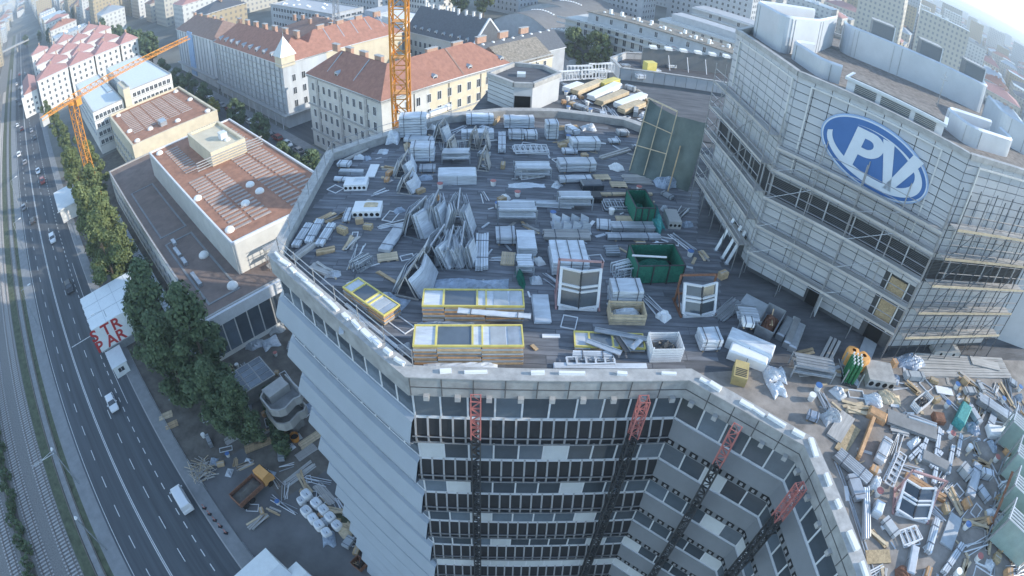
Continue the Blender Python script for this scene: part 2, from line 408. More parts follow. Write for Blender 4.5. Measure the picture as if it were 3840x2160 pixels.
for i, sty in enumerate(STY):
    A0, B0 = Vector(PL[i]), Vector(PL[i+1]); L = (B0-A0).length; e = (B0-A0)/L; n = Vector((e.y, -e.x)); ang = math.atan2(e.y, e.x)
    pb = MB(); ring(pb, i, [(-.35, ZD-.3), (-.35, ZP), (.35, ZP), (.35, 44.15), (.1, 43.9)], 'parapet', OC); pp = part(TW, 'parapet', pb)
    cb = MB(); ring(cb, i, [(-.35, ZP+.003), (-.35, ZP+.07), (.4, ZP+.07), (.4, ZP+.003)], 'coping', OC); part(TW, 'coping', cb)
    if sty in ('rib', 'grey'):
        k = max(2, int(L/1.32))
        jm_ = MB().box(-.02, .02, -.02, .012, .0, 1.15, 'joint').mesh('panel_joint')
        bm_ = MB().box(-.13, .13, -.12, .12, -.14, .14, 'coping').mesh('bracket')
        for j in range(k):
            p = A0 + e*(L*(j+.5)/k) + n*.46; part(pp, 'bracket', bm_, (p.x-OC[0], p.y-OC[1], 44.2), ang)
            p = A0 + e*(L*j/k) + n*.352; part(pp, 'panel_joint', jm_, (p.x-OC[0], p.y-OC[1], 44.2), ang)
        part(pp, 'drip_groove', MB().box(-L/2, L/2, -.02, .004, 0, .05, 'joint'), ((A0.x+B0.x)/2+n.x*.35-OC[0], (A0.y+B0.y)/2+n.y*.35-OC[1], 44.75), ang)
    if sty == 'plain':
        wb = MB(); ring(wb, i, [(.1, 43.9), (.1, 0)], 'grey_clad', OC); part(TW, 'wall', wb); continue
    npan = max(4, round(L/1.3)); pw = L/npan
    if sty == 'white': wm, single = 'white_clad', 5 if i == 6 else 0
    else: wm, single = ('black_clad' if sty == 'rib' else 'grey_clad'), 9 if sty == 'rib' else 7
    fr = MB(); hw, hh = pw/2, .84
    for q in ((-hw, -hw+.045), (hw-.045, hw)): fr.box(q[0], q[1], -.06, .06, -hh, hh, 'frame_white')
    fr.box(-hw+.045, hw-.045, -.06, .06, hh-.06, hh, 'frame_white'); fr.box(-hw+.045, hw-.045, -.06, .06, -hh, -hh+.07, 'frame_white')
    frm = fr.mesh('frame'); gm = MB().box(-hw+.05, hw-.05, -.02, .02, -hh+.06, hh-.05, 'pane').mesh('window'); gm3 = MB().box(-hw+.05, hw-.05, -.02, .02, -hh+.06, hh-.05, 'pane_grey').mesh('window'); gm2 = MB().box(-hw+.05, hw-.05, -.02, .02, -hh+.06, hh-.05, 'pane_blue').mesh('window')
    sm = MB().box(-hw+.05, hw-.05, -.05, .05, -hh+.06, hh-.05, 'pane_shutter').mesh('shutter_panel')
    ribm = MB().add([(-.05, 0, 0), (.05, 0, 0), (.05, -.41, -1.0), (-.05, -.41, -1.0), (-.05, -.04, .09), (.05, -.04, .09), (.05, -.47, -.96), (-.05, -.47, -.96)],
                    [(0, 1, 2, 3), (7, 6, 5, 4), (0, 4, 5, 1), (1, 5, 6, 2), (2, 6, 7, 3), (3, 7, 4, 0)], 'rib')
    ribm.box(-.05, .05, -.47, -.40, -1.55, -1.0, 'rib'); ribm = ribm.mesh('rib')
    fasc = MB().box(-.23, .23, -.80, -.77, -1.52, -1.02, 'rib'); ringv = []
    hole = MB(); hole.add([(.11*math.cos(t*.785), -.81, -1.27 + .13*math.sin(t*.785)) for t in range(8)], [tuple(range(8))], 'dark_hole')
    for k in range(NF):
        zt, zb = 43.9 - 3.6*k, 42.2 - 3.6*k
        if zb < 2: continue
        if k >= single:
            gb_ = MB(); ring(gb_, i, [(0, zt), (0, zb)], 'pane', OC); part(TW, 'glazing_band', gb_)
        else:
            for j in range(npan):
                p = A0 + e*((j+.5)*pw) - n*.03; lc = (p.x-OC[0], p.y-OC[1], (zt+zb)/2)
                wn = sty != 'white' and (((j*7 + k*3 + i) % 5 == 0 and k > 0) or (k == 5 and i < 9))
                wo_ = part(TW, 'shutter_panel' if wn else 'window', sm if wn else (random.choice((gm2, gm2, gm3, gm, gm, gm, gm))), lc, ang); part(wo_, 'frame', frm)
        sb = MB()
        if sty == 'white': ring(sb, i, [(-.3, zb), (.1, zb), (.35, zb-.08), (.78, zb-1.3), (.78, zb-1.5), (.45, zb-1.7), (0, zb-1.9), (-.3, zb-1.9)], wm, OC)
        elif sty == 'rib':
            ring(sb, i, [(-.3, zb), (.05, zb)], 'frame_white', OC); ring(sb, i, [(.05, zb), (.05, zb-.08)], 'frame_white', OC)
            ring(sb, i, [(.05, zb-.08), (.4, zb-1.0), (.4, zb-1.55), (0, zb-1.9), (-.3, zb-1.9)], wm, OC)
        else:
            ring(sb, i, [(-.3, zb), (.1, zb)], 'frame_white', OC); ring(sb, i, [(.1, zb), (.45, zb-1.05), (.45, zb-1.6), (0, zb-1.9), (-.3, zb-1.9)], wm, OC)
        sp = part(TW, 'spandrel', sb)
        if sty == 'rib' and k < 10:
            nr = round(L/.62)
            for j in range(nr+1):
                p = A0 + e*(L*j/nr) ; part(sp, 'rib', ribm, (p.x-OC[0], p.y-OC[1], zb), ang)
            rl = MB(); ring(rl, i, [(.5, zb-1.0), (.5, zb-1.08), (.4, zb-1.08)], 'rib', OC); ring(rl, i, [(.5, zb-1.5), (.5, zb-1.58), (.4, zb-1.58)], 'rib', OC); part(sp, 'rail', rl)
        if sty == 'grey' and k < 7:
            nr = round(L/.72)
            vm_ = MB().box(-.24, .24, -.012, .012, -.19, .19, 'dark_hole').box(-.09, .09, -.03, .012, -.11, .11, 'rib').mesh('vent')
            for j in range(nr):
                p = A0 + e*(L*(j+.5)/nr) + n*.46; part(sp, 'vent', vm_, (p.x-OC[0], p.y-OC[1], zb-1.31), ang)
    sb = MB(); ring(sb, i, [(0, 2.5), (0, 0)], 'grey_clad', OC); part(TW, 'base_wall', sb)
# guard rail along the west and front parapets
gr = thing('guard_rail', 'thin metal guard rail posts and rails along the road-side parapet of the roof deck', 'railing', (offs[-.35][6].x, offs[-.35][6].y, ZP+.07))
for i in (4, 5, 6):
    A0, B0 = offs[-.3][i], offs[-.3][i+1]; L = (B0-A0).length; o = Vector((offs[-.35][6].x, offs[-.35][6].y))
    for z in (.45, .95):
        part(gr, 'rail', MB().tube((*(A0-o), z), (*(B0-o), z), .025, 'scaffold', n=6))
    for j in range(int(L/2)+1):
        p = A0.lerp(B0, j/int(L/2)) - o
        part(gr, 'post', MB().tube((*p, 0), (*p, 1.05), .03, 'scaffold', n=6))

# ================================================================== hoist masts in front of the facade
def lattice(b, h0, h1, wd, m, bay, rod=.035, thin=.02):
    q = wd/2
    for x, y in ((-q, -q), (q, -q), (q, q), (-q, q)): b.bar((x, y, h0), (x, y, h1), rod*2, rod*2, m)
    n = int(round((h1-h0)/bay)); bay = (h1-h0)/n
    cs = [(-q, -q), (q, -q), (q, q), (-q, q)]
    for k in range(n):
        z0, z1 = h0+k*bay, h0+(k+1)*bay
        for c in range(4):
            p, r_ = cs[c], cs[(c+1) % 4]
            b.bar((*p, z0), (*r_, z1) if k % 2 else (*p, z1), thin*2, thin*2, m) if False else None
            a0, a1 = (p, r_) if (k+c) % 2 else (r_, p)
            b.bar((*a0, z0), (*a1, z1), thin*2, thin*2, m); b.bar((*p, z1), (*r_, z1), thin*2, thin*2, m)
low = MB(); lattice(low, 0, 42.3, .42, 'dark_metal', .5); low = low.mesh('mast_section')
top = MB(); lattice(top, 42.3, 45.1, .44, 'red_paint', .47, .03, .014); top = top.mesh('top_section')
tie = MB().box(-.04, .04, 0, 1.1, -.04, .04, 'dark_metal').mesh('wall_tie')
base = MB().box(-.6, .6, -.6, .6, 0, .3, 'dark_metal').mesh('base_plate')
mast_labels = ['lattice hoist mast with red top, on the ribbed facade beside the white facade', 'lattice hoist mast with red top, standing at the ribbed end beside the grey facade corner',
               'lattice hoist mast with red top, in the middle of the grey facade', 'lattice hoist mast with red top, leaning towards the cluttered inner deck edge']
for (r, x, y, i), lb in zip(((5, 1020, 1400, 7), (8, 2290, -40, 7), (9, 560, 90, 8), (9, 1070, 740, 9)), mast_labels):
    p = hit(r, x, y, 45.0); A0, B0 = Vector(PL[i]), Vector(PL[i+1]); e = (B0-A0).normalized(); n = Vector((e.y, -e.x))
    d = (Vector((p.x, p.y)) - A0).dot(e); q = A0 + e*d + n*1.2
    if i == 7 and r == 8: q.x -= .25
    m_ = thing('hoist_mast', lb, 'mast', (q.x, q.y, 0), math.atan2(e.y, e.x), 'hoist masts on the facade')
    part(m_, 'mast_section', low); part(m_, 'top_section', top); part(m_, 'base_plate', base)
    for k in range(6): part(m_, 'wall_tie', tie, (0, .2, 40.5-7.2*k))

# ================================================================== the plant block with the PV sign
K_, R_, Q_ = Vector((14.47, 28.18)), Vector((22.2, 21.22)), Vector((32.1, 21.6)); L_ = Vector((13.6, 36.5))
foot = [L_, K_, R_, Q_, Vector((39.5, 28.5)), Vector((39.8, 38.5)), Vector((33, 45)), Vector((21, 45.5))]
PC = Vector((26, 33)); ZT = 58.0
PB = thing('plant_block', 'tall panel-clad block with blue oval sign, rising from the roof deck behind scaffolding', 'building', (PC.x, PC.y, ZD))
def pl(p): return (p[0]-PC.x, p[1]-PC.y)
b = MB(); b.prism([pl(p + (PC-p).normalized()*.12) for p in foot], 0, ZT-ZD-.55, 'panel_back'); part(PB, 'core_wall', b)
b = MB(); b.prism([pl(p + (PC-p).normalized()*.3) for p in foot], ZT-ZD-.54, ZT-ZD-.45, 'gravel_roof'); part(PB, 'roof', b)
singles = [0]
def face_parts(A0, B0, cw, rows, skip, single, bandm='louvre'):
    e = (B0-A0).normalized(); L = (B0-A0).length; ang = math.atan2(e.y, e.x); n = Vector((e.y, -e.x))
    nc = max(3, round(L/cw)); w_ = L/nc; rh = .49
    me = MB().box(-w_/2+.022, w_/2-.022, -.03, .05, -rh/2+.022, rh/2-.022, 'panel').mesh('panel'); rest = MB()
    for r in range(rows):
        z = .30 + rh*(r+.5)
        for c in range(nc):
            u = (c+.5)*w_
            if any(u0 < u < u1 and z0 < z+ZD < z1 for u0, u1, z0, z1 in skip): continue
            p = A0 + e*u; lc = (p.x-PC.x, p.y-PC.y, z)
            if single and singles[0] < 300: part(PB, 'panel', me, lc, ang); singles[0] += 1
            else: rest.box(lc[0]-w_/2+.022, lc[0]+w_/2-.022, lc[1]-.03, lc[1]+.05, z-rh/2+.022, z+rh/2-.022, 'panel', ang)
    if rest.v: stuff(part(PB, 'panels', rest))
    # louvre band
    lb = MB(); zz = 50.15
    for j in range(15):
        a, c = A0 + n*.02, B0 + n*.02; z = zz - ZD + j*.1
        lb.quad((*pl(a), z), (*pl(c), z), (*pl(c + n*.07), z+.055), (*pl(a + n*.07), z+.055), bandm)
        lb.quad((*pl(a + n*.07), z+.055), (*pl(c + n*.07), z+.055), (*pl(c + n*.07), z+.075), (*pl(a + n*.07), z+.075), bandm)
    part(PB, 'louvre_band', lb)
    ps = MB().box(-.04, .04, -.04, .04, 0, 1.5, 'panel').mesh('louvre_post')
    for j in range(int(L/1.8)+1):
        p = A0 + e*min(L, j*1.8) + n*.1; part(PB, 'louvre_post', ps, (p.x-PC.x, p.y-PC.y, zz-ZD), ang)
    cb = MB(); q = .18
    cb.add([(*pl(A0 - n*q), ZT-ZD-.3), (*pl(B0 - n*q), ZT-ZD-.3), (*pl(B0 + n*.14), ZT-ZD-.3), (*pl(A0 + n*.14), ZT-ZD-.3), (*pl(A0 - n*q), ZT-ZD), (*pl(B0 - n*q), ZT-ZD), (*pl(B0 + n*.14), ZT-ZD+.0), (*pl(A0 + n*.14), ZT-ZD+.0)],
           [(0, 1, 5, 4), (3, 7, 6, 2), (4, 5, 6, 7), (0, 4, 7, 3), (1, 2, 6, 5), (3, 2, 1, 0)], 'coping'); part(PB, 'coping', cb)
LB = (-1, 99, 50.05, 51.68)
face_parts(K_, R_, 1.08, 26, [LB, (4.25, 5.25, 44, 46.6), (8.6, 9.9, 44, 46.1), (8.65, 9.9, 46.3, 49.6)], True)
face_parts(L_, K_, 1.08, 26, [LB, (5.6, 7.4, 44, 46.4)], True)
face_parts(R_, Q_, 1.08, 26, [LB], False)
for i in range(3, 8): face_parts(foot[i], foot[(i+1) % 8], 1.6, 26, [LB], False)
eF = (R_-K_).normalized(); nF = Vector((eF.y, -eF.x)); aF = math.atan2(eF.y, eF.x)
def fp(u, o=0.0): p = K_ + eF*u + nF*o; return (p.x-PC.x, p.y-PC.y)
def fbox(name, u0, u1, z0, z1, o0, o1, m, parent=None):
    b = MB(); c = fp((u0+u1)/2, (o0+o1)/2); b.box(-(u1-u0)/2, (u1-u0)/2, -(o1-o0)/2, (o1-o0)/2, 0, z1-z0, m)
    return part(PB, name, b, (c[0], c[1], z0-ZD), aF)
fbox('doorway', 4.3, 5.2, 44.82, 46.5, -.1, -.05, 'dark_hole'); fbox('doorway', 8.7, 9.8, 44.82, 46.05, -.1, -.05, 'dark_hole')
d_ = fbox('door_leaf', 0, .95, 44.9, 46.4, 0, .06, 'panel'); c = fp(5.25, .5); d_.location.x, d_.location.y = c; d_.rotation_euler.z = aF - 1.25
fbox('boarded_opening', 8.75, 9.85, 48.1, 49.4, -.02, .06, 'osb'); fbox('boarded_opening', 8.75, 9.85, 46.45, 47.8, -.02, .06, 'osb')
for (u0, u1, z0, z1) in ((8.62, 8.7, 46.0, 49.6), (9.88, 9.98, 46.0, 49.6)): fbox('reveal_frame', u0, u1, z0, z1, 0, .12, 'frame_bar')
for (u0, u1, z0, z1) in ((.86, .96, 51.75, 57.45), (8.74, 8.84, 51.75, 57.45), (.96, 8.74, 57.36, 57.46)): fbox('frame_bar', u0, u1, z0, z1, .04, .14, 'frame_bar')
eL = (K_-L_).normalized(); aL = math.atan2(eL.y, eL.x); nL = Vector((eL.y, -eL.x))
for (u0, u1, z0, z1) in ((.8, .9, 54.2, 57.4), (7.95, 8.05, 53.6, 57.45), (.9, 7.95, 57.35, 57.45)):
    p = L_ + eL*((u0+u1)/2) + nL*.09; part(PB, 'frame_bar', MB().box(-(u1-u0)/2, (u1-u0)/2, -.05, .05, 0, z1-z0, 'frame_bar'), (p.x-PC.x, p.y-PC.y, z0-ZD), aL)
eR = (Q_-R_).normalized(); aR = math.atan2(eR.y, eR.x); nR = Vector((eR.y, -eR.x))
for (u0, u1, z0, z1) in ((1.0, 1.1, 53, 57.4), (1.1, 9.5, 57.3, 57.4)):
    p = R_ + eR*((u0+u1)/2) + nR*.09; part(PB, 'frame_bar', MB().box(-(u1-u0)/2, (u1-u0)/2, -.05, .05, 0, z1-z0, 'frame_bar'), (p.x-PC.x, p.y-PC.y, z0-ZD), aR)
# the oval sign (flat board on the facade)
SG = thing('oval_sign', 'blue oval sign with white letters PV and a white swoosh', 'sign', (K_.x + eF.x*5.4 + nF.x*.12, K_.y + eF.y*5.4 + nF.y*.12, 55.25), aF)
def ell(a, b, tilt, n=72, cx=0, cz=0): return [(cx + a*math.cos(t)*math.cos(tilt) - b*math.sin(t)*math.sin(tilt), cz + a*math.cos(t)*math.sin(tilt) + b*math.sin(t)*math.cos(tilt)) for t in (2*math.pi*i/n for i in range(n))]
def plate(poly, y0, y1, m):   # poly in (x, z), thickness along -y (outward)
    b = MB(); n = len(poly)
    b.add([(x, -y1, z) for x, z in poly], [tuple(range(n))], m)
    b.add([(x, -y0, z) for x, z in poly] + [(x, -y1, z) for x, z in poly], [(i, (i+1) % n, n+(i+1) % n, n+i) for i in range(n)], m); return b
TL = rad(-7)
part(SG, 'rim', plate(ell(3.42, 1.86, TL), 0, .16, 'sign_rim')); part(SG, 'white_edge', plate(ell(3.34, 1.78, TL), 0, .18, 'sign_white')); part(SG, 'blue_field', plate(ell(3.26, 1.70, TL), 0, .20, 'sign_blue'))
def arcs(pts, y=.225, m='sign_white', name='swoosh'): return part(SG, name, plate(pts, .19, y, m))
P_ = []
# white crescent inside the lower and right edge
o1 = ell(3.02, 1.5, TL, 120); o2 = ell(2.62, 1.22, TL, 120, -.12, .16)
cres = o1[60:120] + o1[0:14]; cin = o2[60:120] + o2[0:14]
b = MB(); k = len(cres); b.add([(x, -.225, z) for x, z in cres] + [(x, -.225, z) for x, z in cin], [(i, i+1, k+i+1, k+i) for i in range(k-1)], 'sign_white'); part(SG, 'swoosh', b)
sh = lambda pts, dx, dz, s: [(dx + s*(x + .16*z), dz + s*z) for x, z in pts]
bowl = [(.45 + .42*math.cos(t), .72 + .34*math.sin(t)) for t in [math.pi/2 - i*math.pi/12 for i in range(13)]]
hole_ = [(.42 + .17*math.cos(t), .72 + .13*math.sin(t)) for t in [math.pi/2 - i*math.pi/12 for i in range(13)]]
ou = [(0, 1.06)] + bowl + [(.33, .38)]; inn = [(.3, .85)] + hole_ + [(.3, .59)]
def letterP():
    b = MB(); S = 2.15; dx, dz = -1.78, -1.02
    st_ = sh([(0, 0), (.3, 0), (.3, 1.06), (0, 1.06)], dx, dz, S); b.add([(x, -.23, z) for x, z in st_], [(0, 1, 2, 3)], 'sign_white')
    o = sh([(.3, 1.06)] + bowl + [(.3, .38)], dx, dz, S); i_ = sh([(.3, .85)] + hole_ + [(.3, .59)], dx, dz, S); k = len(o)
    b.add([(x, -.23, z) for x, z in o] + [(x, -.23, z) for x, z in i_], [(j, j+1, k+j+1, k+j) for j in range(k-1)], 'sign_white'); return b
part(SG, 'letter_p', letterP())
def letterV():
    b = MB(); S = 2.3; dx, dz = .12, -1.28
    for q in ([(0, 1.1), (.3, 1.1), (.56, .0), (.34, 0)], [(.34, 0), (.56, 0), (1.12, 1.02), (.82, 1.1)]):
        o = [(dx + S*x, dz + S*z) for x, z in q]; b.add([(x, -.235, z) for x, z in o], [(0, 3, 2, 1)], 'sign_white')
    return b
part(SG, 'letter_v', letterV())
tp = ell(2.9, 1.38, TL, 120); tq = ell(2.66, 1.2, TL, 120, -.06, .02)
b = MB(); seg = list(range(8, 42)); k = len(seg)
b.add([(tp[i][0], -.226, tp[i][1]) for i in seg] + [(tp[i][0]*(1-w_) + tq[i][0]*w_, -.226, tp[i][1]*(1-w_) + tq[i][1]*w_) for i, w_ in ((i, max(.05, 1-(j/k))) for j, i in enumerate(seg))], [(j, j+1, k+j+1, k+j) for j in range(k-1)], 'sign_white'); part(SG, 'swoosh', b)

# ------------------------------------------------------------------ roof plant screens
def screen(name, label, pts, z0, z1, th=.28, m='screen', closed=False, rail=True):
    c = Vector((sum(p[0] for p in pts)/len(pts), sum(p[1] for p in pts)/len(pts)))
    # round the corners
    rp = [Vector(pts[0])]
    for i in range(1, len(pts)-1):
        p, a, d = Vector(pts[i]), Vector(pts[i-1]), Vector(pts[i+1]); r = min(1.0, (p-a).length*.45, (d-p).length*.45)
        p0 = p + (a-p).normalized()*r; p1 = p + (d-p).normalized()*r
        for k in range(7): t = k/6; rp.append(p0*(1-t)**2 + p*2*t*(1-t) + p1*t*t)
    rp.append(Vector(pts[-1])); o1 = offset([tuple(p) for p in rp], th/2); o2 = offset([tuple(p) for p in rp], -th/2)
    t_ = thing(name, label, 'roof screen', (c.x, c.y, z0)); n = len(rp); b = MB(); h = z1-z0; bev = .12
    f = lambda p, z: (p.x-c.x, p.y-c.y, z)
    prof = [(o1, 0), (o1, h-bev), (None, h), (o2, h-bev), (o2, 0)]
    rows = []
    for o, z in prof:
        rows.append([f(o[i], z) if o else f(rp[i], z) for i in range(n)])
    for a, d in zip(rows[:-1], rows[1:]):
        b.add(a + d, [(i, i+1, n+i+1, n+i) for i in range(n-1)], m)
    for i in (0, n-1): b.add([r[i] for r in rows], [(0, 1, 2, 3, 4)], m)
    part(t_, 'shell', b)
    # standing seams
    tot = 0; sm_ = MB().box(-.025, .025, -.03, .03, .05, h-.18, 'zinc').mesh('seam')
    for i in range(n-1):
        tot += (rp[i+1]-rp[i]).length
        if tot > 1.35:
            tot = 0; q = o1[i]; part(t_, 'seam', sm_, (q.x-c.x, q.y-c.y, 0), math.atan2((rp[i+1]-rp[i]).y, (rp[i+1]-rp[i]).x))
    return t_
ZR = ZT - .45
screen('roof_screen', 'tall white rounded screen at the tarpaulin end of the plant block roof', [(21.6, 41.6), (15.2, 38.0), (15.6, 33.6), (19.2, 36.0), (23.2, 40.8)], ZR, 60.1)
screen('roof_screen', 'low curved white screen beside the tall corner screen on the plant block roof', [(18.0, 33.8), (16.1, 33.2), (16.5, 29.5), (17.6, 29.0)], ZR, 58.75)
screen('roof_screen', 'long white curved screen with seams across the plant block roof', [(24.3, 41.0), (23.3, 38.9), (26.2, 36.8), (34.0, 32.9), (35.6, 35.2)], ZR, 59.95)
screen('roof_screen', 'drum-shaped white screen beside the louvred box on the plant block roof', [(29.0, 26.8), (24.0, 26.4), (24.1, 23.7), (28.9, 24.1), (29.3, 26.0)], ZR, 58.8)
screen('roof_screen', 'tall white angular screen behind the drum-shaped screen on the plant block roof', [(32.5, 31.0), (30.6, 27.2), (33.2, 25.6), (36.2, 29.8)], ZR, 59.6)
for k, (x, y) in enumerate(((26.2, 38.4), (29.8, 36.4), (33.4, 34.6))):
    a = rad(-27); t_ = thing('vent_tower', ['grey cladded vent tower behind the long screen, at its far end', 'grey cladded vent tower behind the middle of the long screen', 'grey cladded vent tower behind the long screen, beside its rounded near end'][k], 'vent', (x, y, ZR), a, 'vent towers behind the long screen')
    part(t_, 'casing', MB().box(-.9, .9, -.8, .8, 0, 3.4, 'grey_clad')); part(t_, 'edge_trim', MB().box(.9, .98, -.86, -.78, 0, 3.5, 'frame_white')); part(t_, 'cap', MB().box(-.95, .9, -.76, .85, 3.402, 3.5, 'coping'))
# louvred roof light box
a = aF; c_ = (K_ + R_)/2 + eF*.35 - nF*2.0
LX = thing('louvred_roof_box', 'long white box with louvred side panels behind the parapet of the plant block', 'roof box', (c_.x, c_.y, ZR), aF)
part(LX, 'casing', MB().box(-3.0, 3.0, -.9, .9, 0, .84, 'frame_white')); part(LX, 'lid', MB().box(-3.15, 3.15, -1.05, 1.05, .842, 1.0, 'roof_white')); part(LX, 'lid_top', MB().box(-2.9, 2.9, -.8, .8, 1.002, 1.05, 'gravel_roof'))
for x0, x1 in ((-2.5, -1.2), (-.9, .9), (1.2, 2.5)):
    b = MB()
    for j in range(7): b.box(x0, x1, -.96, -.90, .1+j*.1, .165+j*.1, 'louvre')
    part(LX, 'louvre_panel', b)
am = thing('antenna_mast', 'thin lattice antenna mast on the plant block roof in front of the long screen', 'antenna', (26.8, 30.3, ZR))
ab = MB(); ab.tube((0, 0, 0), (0, 0, 2.6), .04, 'scaffold', .02); part(am, 'pole', ab); part(am, 'dipole', MB().bar((-.35, 0, 2.0), (.35, 0, 2.0), .03, .03, 'scaffold')); part(am, 'dipole', MB().bar((0, -.3, 2.3), (0, .3, 2.3), .03, .03, 'scaffold'))

# ------------------------------------------------------------------ scaffolding around the plant block
def scaffold(A0, B0, levels, label, zt, net=None, dens=2.5, extra=0, off=.35, wd=.75, dark=False):
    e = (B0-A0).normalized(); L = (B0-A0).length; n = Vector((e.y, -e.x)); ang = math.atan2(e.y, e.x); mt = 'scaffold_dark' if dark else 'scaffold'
    S = thing('scaffold', label, 'scaffold', (A0.x, A0.y, ZD), ang)
    k = max(2, round(L/dens)); st_ = MB().tube((0, 0, 0), (0, 0, zt-ZD), .035, mt, n=6).mesh('standard')
    for j in range(k+1):
        for o in (off, off+wd): part(S, 'standard', st_, (L*j/k, -o, 0))
    pk = MB().box(0, L/k-.03, -.11, .11, 0, .05, 'plank').mesh('plank')
    for z in levels:
        for j in range(k):
            for q in range(3): part(S, 'plank', pk, (L*j/k, -off-.14-q*.24, z-ZD))
        for o in (off, off+wd): part(S, 'ledger', MB().tube((0, -o, z-ZD-.08), (L, -o, z-ZD-.08), .03, mt, n=6))
        for h in (.5, 1.0): part(S, 'guard_rail', MB().tube((0, -off-wd, z-ZD+h), (L, -off-wd, z-ZD+h), .024, mt, n=6))
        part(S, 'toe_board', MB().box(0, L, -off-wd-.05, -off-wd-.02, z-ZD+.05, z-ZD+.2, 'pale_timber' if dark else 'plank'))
    for j in range(0, k, 2):
        for z0, z1 in zip(levels[:-1], levels[1:]): part(S, 'brace', MB().tube((L*j/k, -off-wd-.03, z0-ZD), (L*(j+1)/k, -off-wd-.03, z1-ZD), .024, mt, n=6))
    return S
lv = [46.65, 48.5, 50.4, 52.2, 54.0]
scaffold(K_, R_, lv[:4] + [53.5], 'scaffolding in front of the facade with the blue oval sign', 55.0, dens=2.55)
scaffold(L_, K_, lv, 'scaffolding on the narrow facade beside the green tarpaulin', 55.4, dens=2.0)
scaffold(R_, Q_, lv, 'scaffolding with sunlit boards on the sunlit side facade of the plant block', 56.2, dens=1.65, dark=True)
scaffold(Vector((39.6, 30)), Vector((39.7, 38)), lv[:2], 'scaffolding on the hidden rear facade of the plant block', 50.5) if False else None
# blank grey wall panel to the right
gw = thing('grey_wall', 'blank grey wall slab standing beside the sunlit scaffolding', 'wall', (35.2, 22.4, ZD), rad(-20))
part(gw, 'slab', MB().box(-2.4, 3.2, -.15, .15, 0, 6.5, 'panel')); part(gw, 'cap', MB().box(-2.45, 3.25, -.2, .2, 6.502, 6.6, 'coping'))
